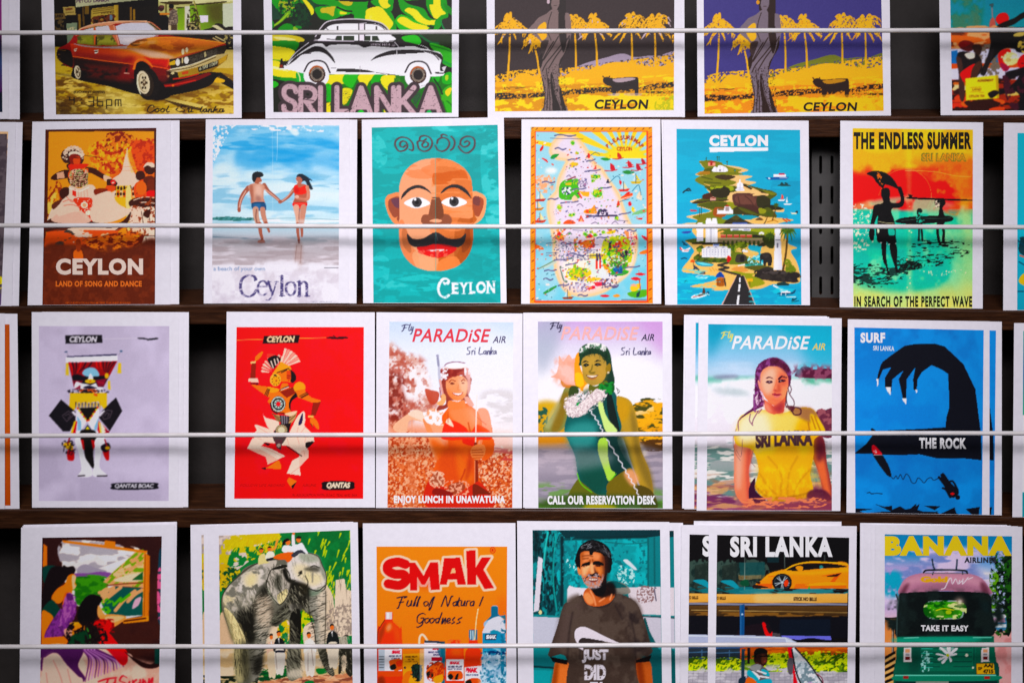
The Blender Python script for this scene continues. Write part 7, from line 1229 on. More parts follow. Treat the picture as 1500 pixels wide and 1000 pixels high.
    A.s('590 790 700 800 720 870 690 900 640 850', 'd8202a', .9); A.s('700 820 760 860 860 890 900 800 900 900 820 915 760 880', '2a1212'); A.r(870, 800, 905, 890, '143a34')
    A.ls('555 990 600 975 655 968;610 975 590 1030;640 1000 625 1040;650 980 642 1040 660 1005 675 1040', 3, 'd83440', nib=(30, .5)); A.ls('715 968 690 958 675 985 705 1000 690 1025 660 1020;730 990 722 1020 740 1015;748 985 748 1030;768 980 752 995 765 1015 780 1000;790 980 788 1018;806 978 800 1015 815 985 825 1015;840 975 835 1010 860 970 850 1030', 2.8, 'd83440', nib=(30, .5))
    A.blur(.4); A.grain(.012, 1)
    return A.done()

def art_elephant():
    A = Pic(318, 772, 520, 1056, '0b7a44', 'e2dcea'); A.fr(260, 740, 3.845)
    A.r(200, 100, 1050, 1260, '0d7a44'); A.n('600 140 985 140 985 480 800 420', '0a6a3a', 16, .5, .3)
    A.s('232 165 560 155 520 220 420 300 340 360 232 430', 'd4c4bc'); A.n('232 165 420 150 300 300 232 420', 'a89a96', 12, .5, .2); A.n('260 200 460 150 570 155 560 210 440 300 300 330 230 450', 'c9b81e', 10, .42, .08, 1.4); A.s('350 190 460 165 560 158 540 190 440 220 380 230', 'cdb51c'); A.n('280 330 320 240 440 230 570 200 600 300 440 320 300 350', '0c7a40', 8, .38, .06); A.hair('280 240 400 180 580 170 560 260 400 260', 'd0c02c', 110, 7, 110, 1.6, 14); A.hair('700 160 975 160 975 480 840 420', 'b8c42c', 34, 11, 110, 2.6, 8); A.hair('840 380 880 400 890 520 850 480', 'b8c42c', 30, 8, 100, 2, 12); A.s('232 340 290 340 300 420 240 470', 'c8a81c'); A.n('240 360 350 360 320 430 240 480', '0a4a2a', 5, .42, .08); A.n('240 360 350 360 320 430 240 480', 'd0b82a', 3, .62)
    # trunks of trees, ground
    A.s('830 470 850 460 880 540 885 760 830 760', 'd8c4ae'); A.p('890 420 940 410 950 470 980 480 985 740 880 740', 'dccab8'); A.hair('840 440 980 430 985 740 840 740', '9a8a7c', 70, 14, 92, .8, 5); A.n('840 600 985 560 985 720 860 720', '9a8a80', 3, .55, .15, .8)
    A.s('240 620 290 640 330 780 330 980 240 980', 'd2b498'); A.s('520 660 620 620 625 760 500 800', 'e2cbb4'); A.s('580 640 612 640 620 760 590 760 570 690', '0f7a44'); A.n('570 640 625 640 625 760 570 760', 'd8c02a', 4, .52); A.s('690 590 740 610 770 700 770 800 690 800', '1d8a34'); A.n('690 590 770 600 770 720 690 720', 'c8c82a', 4, .5); A.s('710 690 770 660 780 800 720 800', 'dfcab8')
    A.p('232 800 985 790 985 1260 232 1260', 'd2b48c'); A.n('232 820 985 800 985 960 232 980', 'e2cdb4', 9, .5, .2, 2.5); A.s('470 940 540 930 620 925 620 960 470 990', '0c4a2a'); A.n('480 920 630 900 630 950 480 960', '1a6a34', 3, .5, .1, 3); A.s('780 920 830 915 860 930 800 950', '127a3c'); A.n('380 750 430 750 440 960 390 960', 'a8b02a', 5, .5)
    A.s('440 1000 560 980 700 965 860 955 985 950 985 1040 440 1040', 'c98a6a'); A.n('440 990 985 950 985 1040 440 1040', 'e2b090', 4, .5, .15, 4); A.n('440 990 985 950 985 1040 440 1040', '8a5040', 3, .62, .12, 4); A.p('232 960 460 960 440 1060 232 1060', '1a2418'); A.n('240 960 470 950 440 1000 240 1000', 'c8b088', 4, .55, .1, 3); A.r(232, 1020, 985, 1260, 'd8b49c'); A.s('720 990 760 985 770 1010 720 1010', '0f7a44')
    # the elephant
    K, G1, G2, G3, C = '16140f', '8e8a80', 'c2b8ae', 'd9d0cc', 'e4d2a6'
    A.s('290 700 250 580 250 520 280 460 340 400 380 350 440 325 500 310 560 300 640 300 660 265 720 262 790 280 810 330 840 390 835 450 830 500 835 640 830 770 850 850 885 945 860 955 820 900 790 800 765 640 720 600 690 590 690 940 700 960 620 965 630 660 560 680 520 680 500 760 480 840 470 930 430 990 380 1000 330 980 320 780', '6a675c')
    A.s('255 520 285 460 350 400 450 330 560 310 500 420 450 480 420 560 370 600 300 590 270 560', G2); A.s('340 430 420 380 500 340 470 440 420 500 360 520', G3, .9, b=4); A.s('380 400 450 370 440 450 390 460', C, .9, b=4); A.s('260 560 270 500 320 470 310 560', C, .8, b=3); A.n('260 460 480 330 480 480 380 590 280 580', '7c786e', 8, .56, .25)
    A.s('330 600 420 560 470 470 500 460 540 640 500 700 440 760 400 780 360 700', K, .95, b=3); A.hair('300 560 480 450 520 560 440 640 340 640', '5a574c', 90, 14, 70, 1.4, 14, a=.55); A.hair('280 530 430 500 420 600 320 620', 'b0a898', 70, 12, 68, 1.2, 14, a=.55)
    A.s('262 580 300 600 340 660 378 740 380 780 330 780 300 720', C); A.s('262 590 285 640 320 770 300 740', '4a4a38', .8, b=2); A.hair('262 580 380 700 380 780 320 780', '8a7c58', 50, 9, 70, 1.2, 14, a=.55); A.s('320 780 385 780 395 960 330 985', 'b8ac84', .9, b=2); A.s('360 780 395 790 400 980 370 970', '3a382c', .8, b=3); A.hair('322 790 395 790 395 980 330 980', '2a281f', 40, 12, 88, 1.2, 8, a=.55)
    A.s('440 620 500 560 530 660 500 760 480 860 460 960 420 980 440 800', G1, .9, b=2); A.hair('430 560 530 560 510 760 470 940 430 960', '2a2820', 110, 11, -20, 1.4, 12, a=.55); A.s('450 520 520 520 530 640 500 700 450 640', 'd6c2ae', .8, b=4); A.hair('440 520 530 520 520 740 450 740', '1f1d17', 80, 10, -25, 1.2, 12, a=.55); A.hair('440 520 530 520 520 740 450 740', 'd8ccbc', 60, 9, -25, 1, 12, a=.55); A.s('430 870 480 840 470 930 430 950', K, .8, b=3)
    # head
    A.s('620 320 660 270 720 264 790 285 812 330 838 390 832 440 810 480 760 500 720 460 680 440 640 420 620 380', G3, b=1); A.s('650 340 720 330 760 380 740 430 680 410', C, .6, b=3); A.s('690 270 780 275 800 310 740 320 690 300', '9a9f8e', .8, b=2); A.s('720 380 800 380 820 420 780 450 730 440', C, .7, b=3); A.l('762 380 760 430', 2, '8a8478', b=.5); A.s('710 360 740 345 790 345 800 370 760 372', '3a382e', .8, b=1.5); A.s('680 380 700 365 700 385', K, b=.6); A.s('800 290 820 350 838 400 830 420 805 360', '6e7464', .7, b=1.5)
    A.s('500 430 520 370 560 340 610 335 620 370 600 380 640 430 660 425 640 470 620 520 580 555 550 530 520 480', G2); A.s('530 360 560 342 610 332 615 345 570 358', K); A.s('590 360 612 358 628 410 655 418 648 435 620 430 600 400', K, b=.8); A.s('550 400 580 390 590 450 570 480 545 450', '55544a', .8, b=2); A.s('560 510 610 470 620 500 580 555', C); A.s('500 440 520 480 560 540 575 560 550 545 510 490', 'b8b6a4'); A.hair('500 380 600 380 600 520 540 520', '4a483e', 50, 11, 70, 1.2, 16, a=.55)
    A.s('640 430 700 440 740 460 750 520 700 590 640 600 560 670 530 660 560 600 620 540', K, b=2); A.s('690 440 730 450 740 490 700 500 685 470', '4a3c22', .8, b=2); A.hair('640 480 740 480 720 590 600 600', 'a09a88', 70, 11, 60, 1.2, 20, a=.55); A.hair('560 600 640 580 640 620 540 660', '8a8878', 50, 10, -25, 1.2, 14, a=.55); A.s('640 550 700 560 700 590 640 592', 'd8d0c8', .7, b=1.5)
    A.s('730 500 830 470 834 640 828 780 780 780 770 640 735 560', G1, b=1); A.s('790 500 832 480 832 760 805 770', 'd6c6b4', .9, b=2.5); A.hair('730 500 834 480 832 780 770 770', '23211a', 110, 10, -18, 1.2, 8, a=.55); A.hair('780 500 834 480 832 780 790 770', 'e2d6c8', 60, 8, -18, 1, 8, a=.55); A.s('735 460 760 480 820 465 790 500 740 510', '7a8a78', .8, b=1.5); A.l('740 465 790 480 830 450', 1.4, K)
    A.s('790 800 830 790 850 860 885 945 860 955 820 900', '3a382e'); A.hair('790 800 840 800 880 945 850 950', '9a9484', 40, 9, -30, 1.2, 12, a=.55)
    A.s('635 620 692 592 690 780 640 780', K); A.hair('625 650 680 700 690 780 620 780', '8a8676', 40, 11, 55, 1.2, 10, a=.55); A.s('625 790 690 790 692 940 700 965 620 965', '8a8676'); A.hair('625 790 692 790 695 960 622 960', '23211a', 70, 12, 60, 1.3, 12, a=.55); A.s('630 930 695 920 700 965 622 965', 'd8ccbc', .8, b=2)
    # firmer drawing of the contours
    A.hair('650 300 720 270 800 300 835 400 830 450 720 430 640 400', '8a857a', 60, 8, 75, 1, 20, a=.5); A.hair('500 440 540 340 620 340 620 440 640 440 620 520 580 550 530 520', '2a2820', 34, 10, 72, 1.2, 12, a=.6)
    A.ls('250 600 250 520 280 460 340 400 400 350 450 326 540 305 640 300;640 300 660 268 720 264 790 285 815 335 838 395 834 460 812 482', 1.3, '3a362c'); A.ls('836 480 834 640 830 780', 1.2, '4a4034'); A.ls('500 440 522 370 560 345 612 338;500 440 515 490 560 548 582 555 620 510 640 440;600 345 628 380 640 425 664 420;560 380 566 450 590 500', 1.4, '2c2a22'); A.ls('735 470 742 600 770 700 780 790', 1.5, '2c2a22')
    A.ls('720 395 735 440 700 480;750 345 772 338 800 350;680 395 700 380', 1.4, '2a2820'); A.s('655 430 735 455 745 520 705 585 650 595 640 520', '1a1812', .7, b=2); A.hair('650 440 740 460 740 580 650 590', 'b8b2a0', 24, 9, 62, 1, 16, a=.7)
    # the calf on the right, the riders and onlookers
    A.s('900 780 940 730 985 760 985 950 950 940 940 870 920 940 905 940 910 860 890 800', '2c2a22'); A.s('905 750 950 735 960 780 920 790', 'b0a89a'); A.s('925 850 950 850 950 910 930 930', 'e0cbb4'); A.p('955 735 985 730 985 780 960 780', '0f7a48'); A.hair('900 760 985 760 985 940 910 930', '8a8474', 40, 8, 70, 1, 20)
    SK = 'e0784a'
    A.s('455 330 460 285 490 270 500 310 520 320 480 328', 'd8ca96'); A.e(472, 252, 12, 16, SK); A.s('462 245 474 236 486 246 470 246', '1a1410'); A.s('495 285 510 260 540 262 545 290 500 300', 'e6ddd0'); A.e(518, 244, 12, 14, SK); A.s('506 238 518 228 530 236 518 238', '1a1410'); A.l('532 250 550 238 558 210 562 195', (4, 3.4), 'e89a58'); A.p('500 300 540 290 540 305 500 310', '1a1a2a')
    A.s('588 255 600 225 640 228 650 260 620 268', 'ece6e4'); A.e(622, 206, 14, 17, SK); A.s('590 220 598 195 620 184 632 194 610 206 604 222', '14100f'); A.s('540 290 580 270 650 262 645 300 620 320 605 305 560 302', 'e06a34'); A.s('645 250 650 195 668 220 700 210 720 240 735 270 710 262 690 255 660 262', 'ece6ea'); A.l('652 215 652 165', (5, 4), 'e4dade'); A.e(654, 158, 7, 8, SK); A.e(682, 190, 13, 18, SK); A.s('668 185 680 172 698 176 692 186', '14100f'); A.s('640 280 670 255 700 250 720 272 690 268 660 290', '3a3a44')
    for x, y, top, leg, s in ((528, 740, 'd8b8a4', 'e8cdb4', .9), (570, 722, '171a1c', 'e2d8d0', 1), (740, 730, 'e8e0dc', 'e4d8d0', 1.05), (870, 685, '171c1c', 'dcd0c0', 1.05)):
        A.s([x-26*s, y+100, x-22*s, y+40, x-8*s, y+24, x+12*s, y+22, x+32*s, y+45, x+36*s, y+100], top); A.e(x, y, 11*s, 15*s, SK); A.s([x-12*s, y-4, x-8*s, y-17, x+6*s, y-18, x+12*s, y-8, x, y-10], '17120f'); A.p([x-4*s, y+24, x+4*s, y+22, x+2*s, y+55], 'e6e0e0'); A.s([x-22*s, y+95, x+34*s, y+95, x+26*s, y+225, x+2, y+225, x-14*s, y+220], leg)
    A.ls('552 830 560 920;735 830 735 930;755 800 765 900', 1, 'a8988c'); A.p('548 815 606 812 606 826 552 828', '1a1a2a'); A.p('840 780 905 775 905 785 840 792', '1a1a1c')
    A.grain(.02, 1)
    return A.done()

def art_drinks():
    A = Pic(548, 798, 746, 1056, 'f5821a', 'e6deec'); A.fr(510, 740, 3.845)
    A.vg([(230, 'f88a18'), (780, 'f6821a'), (1000, 'f27c24')]); A.s('840 560 900 560 900 1000 840 1000', 'e8642a', .5, b=6)
    # the slanted brand lettering with a pale rim
    R, RIM = 'c8141e', 'f0c8b4'
    def big(col, g, c2=None):
        w = g*2
        for S, W in (('322 330 280 318 230 330 222 362 260 385 312 388 326 420 290 448 226 440', 13.5),): A.l(S, W+w, col)
        for S in ('345 320 378 322 425 395 462 320 506 318 516 472 466 476 458 400 432 445 414 445 388 400 388 476 348 476', '540 296 630 292 664 445 616 446 612 415 560 418 556 445 514 446 528 380', '664 254 718 250 722 445 672 446', '718 350 752 292 806 290 762 360 822 464 768 470 718 382'):
            P = nums(S)
            if g: A.l(S, w, col, sm=False, closed=True)
            A.p(S, col)
    big(RIM, 3.4); big(R, 0); A.p('585 355 600 352 606 380 576 382', 'f0b890'); A.s('360 350 420 440 480 380 500 440 440 470 370 440', 'e0323a', .35, b=4)
    A.l('828 250 822 238 812 234 802 242 801 256 808 266 820 266 827 258 828 250', 1, 'b8281c', closed=True); A.t('R', 808, 242, 822, 260, 'b8281c', .04)
    K = '1a1a34'
    A.ls('275 520 300 514 330 512 316 520;305 516 292 550 282 575 276 578;288 545 312 542;338 535 330 560 340 566 352 556 358 535 354 564;366 565 384 520 390 512 380 530 374 564;384 565 400 520 406 514 396 535 390 566', 2, K, nib=(35, .45))
    A.ls('445 540 428 545 430 564 444 562 452 548 444 540;455 566 474 525 486 514 478 535 466 575 456 588 458 575', 2, K, nib=(35, .45))
    A.ls('525 566 545 515 552 514 560 566 580 515 590 510;610 540 592 548 594 564 606 560 614 542 610 564;626 520 618 560 626 566;616 536 636 534;640 538 636 562 648 560 658 538 654 564;664 564 672 538 686 536;706 538 690 546 690 564 704 558 710 540 706 564;740 564 750 538 760 514', 2, K, nib=(35, .45))
    A.ls('436 614 420 606 394 620 388 650 402 662 420 650 426 634 410 634;426 634 416 670 392 685 384 682;450 634 434 640 436 660 450 656 458 640 450 634;478 634 462 640 464 660 478 656 486 640 478 634;510 634 494 640 496 660 508 654 514 640;528 604 508 660;526 664 534 634 530 664 548 634 546 664;560 652 574 644 572 634 560 640 558 660 576 658;600 630 588 644 598 656 584 664;640 630 620 642 630 656 612 664', 2, K, nib=(35, .45))
    # bottles and cartons
    O, OD, W = 'e84a1c', 'c02c12', 'ece4ec'
    A.s('205 640 212 605 250 605 252 650 290 690 302 730 302 1250 160 1250 164 730 180 680', O); A.s('170 720 185 690 215 650 210 700 180 780 170 800', '8a3a14', .7, b=2); A.s('215 680 240 660 245 690 220 710', 'f4a07a', .9, b=2); A.s('250 660 290 700 295 780 270 760', 'f2603a', .8, b=3); A.l('205 645 182 680 165 730 162 960', 1, '5a1a0c'); A.r(212, 600, 248, 640, 'd8c8cc'); A.r(218, 604, 230, 636, 'f0e6ea')
    A.p('170 810 302 806 302 930 172 930', W); A.p('170 810 205 810 205 930 172 930', 'b8c0cc'); A.ls('176 850 200 850;176 865 200 865;176 880 200 880;176 895 200 895;176 910 200 910', 1.4, '5a6068', sm=False); A.t('SMAK', 246, 814, 296, 834, 'd01c3c', .08, .1); A.t('MIXED FRUIT', 230, 842, 300, 852, '3a3a5a', .03); A.t('DRINK', 245, 856, 296, 866, '3a3a5a', .03); A.s('230 880 250 866 300 866 302 920 250 925', 'e8642a'); A.s('235 905 262 890 270 915 245 925', '1a1814'); A.s('270 880 300 870 300 900 280 905', 'e0481e'); A.p('162 930 302 930 302 960 165 965', 'f05a2a'); A.s('165 970 200 960 210 1020 170 1020', '7a3014', .8, b=2)
    A.p('308 806 425 800 425 1250 308 1250', 'f2a02a'); A.p('308 800 425 790 425 830 310 835', 'f0801c'); A.t('MIXED FRUIT', 322, 846, 390, 856, '3a2814', .03); A.t('NECTAR', 336, 860, 372, 870, '3a2814', .03); A.t('NO ADDED SUGAR', 320, 874, 390, 882, '5a3c18', .02); A.e(320, 912, 6, 7, '2a1a34'); A.s('310 960 340 930 380 940 385 1020 310 1020', 'f07a1c'); A.e(375, 990, 34, 40, 'f4a41c'); A.n('360 900 412 900 412 980 370 980', '12201c', 4, .35, .08, .6); A.s('372 920 390 910 408 930 404 975 380 970', '141c1a'); A.hair('360 905 412 905 410 980 370 980', '1f3a30', 24, 7, 80, 1.6, 30); A.r(404, 810, 425, 1000, 'd8d0dc', .5)
    A.l('400 790 402 745 414 726 430 735 446 760', 3, 'f2d4c0'); A.p('428 762 545 765 545 1250 425 1250', 'e6dcea'); A.p('428 758 545 764 545 775 430 772', '2a3a4a'); A.p('520 775 545 770 545 1250 530 1250', '2a6a80'); A.s('500 800 545 780 545 900 530 880', '2a6a80', .8); A.t('SMAK', 475, 800, 512, 812, 'c01c3c', .08, .1); A.t('MIXED FRUIT', 450, 820, 520, 830, '2a2a5a', .04); A.t('DRINK', 480, 834, 520, 844, '2a2a5a', .04); A.r(470, 852, 528, 874, 'b82038'); A.s('440 930 470 900 500 880 535 890 540 960 500 990 450 960', 'e06a24'); A.s('440 940 470 930 480 960 450 970', '1c1a16'); A.n('450 890 540 890 540 980 450 980', 'b8401a', 3, .55); A.l('442 920 480 890 520 870', 1, '3a2a2a'); A.s('480 970 530 950 530 990 490 1000', 'f0a03a')
    A.s('580 760 600 755 626 760 630 780 652 830 654 1250 552 1250 550 830 572 790', O); A.n('566 755 632 755 630 785 570 785', 'f0704a', 4, .5); A.s('590 800 630 800 640 840 580 840', 'f26a3a', .8, b=3); A.p('552 866 652 866 652 985 554 985', W); A.t('SMAK', 572, 876, 630, 894, 'd01c3c', .08, .1); A.t('MIXED FRUIT', 562, 902, 642, 912, '2a2a4a', .04); A.t('READY TO DRINK', 560, 916, 642, 924, '2a2a4a', .03); A.s('565 935 600 928 640 935 640 975 570 978', 'e8642a'); A.s('560 960 580 945 592 965 575 980', '161614'); A.s('610 950 622 945 615 978 600 975', '161614')
    A.s('682 740 690 700 720 700 726 745 736 800 752 860 752 1250 655 1250 656 870 675 800', O); A.p('680 700 726 698 726 755 682 758', '3a6a84'); A.ls('690 705 690 750;702 705 704 755;716 702 714 750', 1.6, 'c8d8e0', sm=False); A.l('732 582 722 640 712 755', 1.6, 'f4d0a8', sm=False); A.p('656 910 752 900 752 1010 656 1015', W); A.t('SMAK', 662, 912, 728, 940, 'd01c3c', .09, .1); A.t('FRUIT DRINK', 664, 948, 735, 958, '2a3a6a', .04); A.s('665 985 700 970 740 975 745 1010 670 1010', 'e05a20'); A.s('660 990 690 980 695 1010 670 1010', '1a1a14')
    A.s('770 700 765 660 805 620 808 568 842 568 845 618 884 650 886 720 884 1250 756 1250 758 760', '9ab8d0'); A.s('806 570 842 570 846 610 870 630 800 640 775 650 805 618', '1f6a88'); A.s('765 690 800 640 860 625 882 680 880 720 765 730', 'd4d2dc'); A.p('757 718 884 718 882 840 757 836', '1a8ab0'); A.p('772 722 838 722 832 756 770 756', '14243e'); A.t('SMAK', 776, 728, 834, 750, 'e8eef2', .08, .1); A.n('756 850 886 850 886 1250 756 1250', 'c4d8e6', 8, .5, .2); A.n('860 640 888 640 886 1000 862 1000', '14708e', 4, .52); A.n('757 840 884 840 884 1000 757 1000', '3a84a4', 3, .7, .1); A.s('800 715 815 700 845 705 860 720', '2a8aa4'); A.n('760 820 884 820 884 838 760 838', '123a6a', 3, .55)
    A.grain(.012, 1)
    return A.done()

def art_man():
    A = Pic(778, 774, 972, 1056, '0a8a8c', 'e4dcea'); A.fr(740, 740, 3.845)
    A.r(100, 100, 1000, 1260, '0a8488')
    # lorry cab side
    A.p('150 135 330 145 310 560 300 620 155 610', '0a4a50'); A.n('155 140 330 140 310 620 155 620', '128a8e', 8, .52, .15, .5); A.n('200 160 280 170 280 560 180 560', '0a2a30', 7, .55, .12, .4); A.ls('240 150 225 250 215 350', 2.6, '5ac0bc', b=.6); A.p('186 285 212 300 190 590 160 600', 'd6cfda'); A.s('155 150 190 160 195 250 165 300', '071a1e', .8, b=2); A.l('285 160 270 400 290 590', 2, '2aa8a4', b=.6); A.e(198, 600, 9, 13, 'd8cca0')
    A.s('330 180 340 160 870 150 875 200 870 460 330 470', '13aab0'); A.n('335 185 870 170 870 460 340 460', '0a9298', 14, .5, .3); A.n('335 185 870 170 870 460 340 460', '067078', 5, .68, .12); A.p('300 140 875 135 875 180 340 185', '08343a'); A.l('330 190 870 175', 3, '072a2e', b=.8); A.ls('320 180 322 380 318 560', 5, '06282e', b=.8); A.ls('560 205 700 215 870 200', 1.5, '0a6a6e'); A.p('800 180 875 170 875 460 805 460', '0c7a80'); A.ls('805 180 805 460;840 180 842 440', 2, '0a5a5e', b=.5, sm=False); A.s('665 310 690 305 740 355 730 362 700 340', 'cfd4da'); A.n('640 340 720 360 720 440 640 420', 'b8d8d8', 3, .62); A.n('350 300 400 300 400 360 350 360', 'c8e0e0', 3, .72); A.n('330 190 400 190 390 460 330 460', '0c7a80', 5, .58, .15)
    A.p('350 470 360 450 390 460 460 465 460 560 350 545', 'dcd4dc'); A.p('690 460 876 455 876 615 770 612 700 560', 'd6cbd2'); A.n('750 460 830 460 830 540 750 540', '8a6a6a', 2, .55); A.ls('840 470 850 535;843 460 848 465', 2, '6a6474', sm=False); A.ls('700 500 740 610', 1, 'a89ca4'); A.s('575 430 620 425 680 445 705 490 640 500 570 480', '8a8078', .95); A.s('578 432 625 425 685 455 660 462 580 460', '0c5a5c')
    A.p('155 625 310 630 310 800 158 800', 'c2c0ce'); A.p('155 800 280 800 280 910 158 905', '12868a', col2='0d6a70'); A.l('155 905 300 915', 3, '063a40'); A.p('158 925 300 930 300 1260 158 1260', '1a9aa0'); A.p('760 615 878 625 878 800 790 790', 'c6c0cc'); A.l('770 622 878 628', 2, '2a4a50'); A.s('780 660 820 720 860 800 880 860 880 1260 800 1260', '0a5a5e')
    # shirt and arms
    A.s('330 560 370 540 430 505 520 560 620 500 680 510 740 550 780 640 825 800 830 820 800 850 740 870 730 1260 350 1260 350 870 250 850 250 810 290 690', '43352f'); A.s('340 560 420 520 430 640 380 760 300 820 300 720', '5a4a46', .8, b=5); A.s('640 520 720 550 780 700 800 840 740 860 700 700', '2e2424', .9, b=5); A.n('340 540 740 540 740 1000 350 1000', '54463f', 16, .52, .35); A.ls('380 600 360 720 350 860;700 600 730 740 735 870;430 700 420 860;620 560 660 640', 2.4, '2a2020', a=.7, b=1); A.l('430 505 460 550 520 570 580 560 620 500', 2.4, '352a28'); A.s('290 870 355 885 350 930 330 1050 262 1050 270 950', 'd87a4c'); A.s('265 960 285 890 300 900 285 1040 262 1040', '8a3c1c', .8, b=2); A.s('738 880 812 875 828 960 828 1050 770 1050', 'b8603a'); A.s('738 880 770 880 790 1040 760 1040', '7a3018', .8, b=2); A.p('252 850 350 870 350 895 270 880', '120c0c'); A.p('736 870 825 840 812 878 738 884', '160f0f')
    A.s('440 500 470 460 560 440 600 490 620 500 590 545 520 568 460 552', 'b8603c'); A.s('500 470 600 430 625 495 580 510 540 520', '140a0a', .95, b=1.5); A.s('440 505 470 490 500 540 470 555', 'e8986c', .9, b=1); A.ls('480 480 500 520 510 560;530 540 560 520;590 530 600 500', 2, 'f0a07a', b=.6)
    # head (tenfold detail)
    A.fr(820, 780, 10)
    A.s('240 480 240 330 270 240 320 170 420 110 520 105 640 150 730 240 760 340 760 500 730 590 690 600 680 820 640 900 560 930 480 860', '0c0a0c'); A.s('255 510 290 490 310 560 300 620 270 590', 'e08a5c')
    A.s('300 330 330 280 400 270 520 280 620 300 660 400 660 540 650 640 600 760 520 800 440 800 370 740 330 660 305 560', 'c06a42'); A.s('310 330 400 275 520 290 600 330 560 400 470 380 400 420 320 440', 'e0926a', .9, b=2); A.s('300 340 330 280 350 280 340 400 310 440', '9a4a28', .8, b=2); A.s('320 500 400 480 440 470 420 560 360 640 330 620', 'f0b48c', .95, b=2); A.s('440 440 480 420 520 520 520 590 460 600 440 540', 'f2b086', .95, b=1.5); A.s('520 510 620 490 650 520 630 600 570 600', 'd88452', .9, b=2); A.s('620 320 700 340 700 640 620 760 640 600', '3a1a14', .85, b=3)
    A.s('310 490 340 450 400 430 440 420 440 470 380 480 330 490', '0f0808'); A.s('480 450 500 420 570 410 640 450 630 480 540 465 500 470', '0f0808'); A.s('345 480 390 475 400 495 350 498', '5a2a1c'); A.s('525 470 590 475 590 495 530 490', '4a2014'); A.ls('330 340 420 330 480 345;340 380 420 370;440 400 450 440;480 390 485 430', 2, '7a3c22', a=.8, b=.5); A.l('370 490 400 500 430 490', 1.6, 'f4c49c', b=.4); A.s('500 480 530 560 560 580 540 600 510 580', '4a1c10', .9, b=1); A.s('420 600 470 605 520 580 555 590 560 630 480 640 420 620', '1c0c0a')
    A.s('370 680 390 640 440 610 520 620 590 630 610 660 580 650 500 640 420 640 390 680', '2a2024'); A.s('390 660 450 650 530 660 580 660 600 700 560 760 480 770 400 750 370 710', 'c07a62'); A.n('340 620 620 600 620 720 580 800 420 810 350 740', 'a89498', 2, .56, .2, b=.5); A.n('340 650 380 700 420 800 560 800 640 690 600 740 480 790 400 770', '4a3a3c', 2.4, .6); A.s('370 740 480 780 600 740 560 800 460 815 400 795', 'b8a8ac', .75, b=1.5); A.s('420 668 480 655 560 668 540 710 470 720 430 700', '7a3a34'); A.s('425 672 480 665 545 675 540 690 470 695 430 685', 'e8cfc4'); A.ls('460 668 462 692;490 668 490 694;515 670 514 692', .7, '8a5a50', sm=False)
    A.s('250 500 240 400 290 330 300 480 300 530 270 500', '0c0a0c'); A.s('290 300 330 230 420 260 440 320 480 320 500 280 600 300 650 340 700 300 600 180 420 150 300 220', '0e0c0e'); A.hair('300 240 420 140 560 140 720 260 700 340 560 260 380 250', '3a383c', 50, 6, 40, .8, 30); A.hair('310 200 420 150 480 200 400 250', '8a8a90', 14, 5, -30, .8, 14); A.hair('640 180 740 280 740 360 680 300', '6a6a70', 14, 5, 60, .8, 14)
    # printed emblem and words on the shirt
    A.fr(740, 740, 3.845)
    A.s('415 785 398 762 390 725 400 695 430 682 470 690 560 735 650 778 600 772 500 752 455 745 425 748 425 775', 'dcd2dc'); A.s('418 775 425 748 455 745 500 752 560 765 500 780', '352b2a')
    A.p('415 778 440 782 440 815 412 800', 'd8ccd6'); A.t('JUST', 432, 808, 582, 885, 'd8d0da', .06, worn=.12); A.t('DID', 446, 895, 568, 982, 'd8d0da', .06, worn=.12); A.t('IT', 478, 992, 548, 1070, 'd8d0da', .06, worn=.12)
    A.grain(.015, 1)
    return A.done()

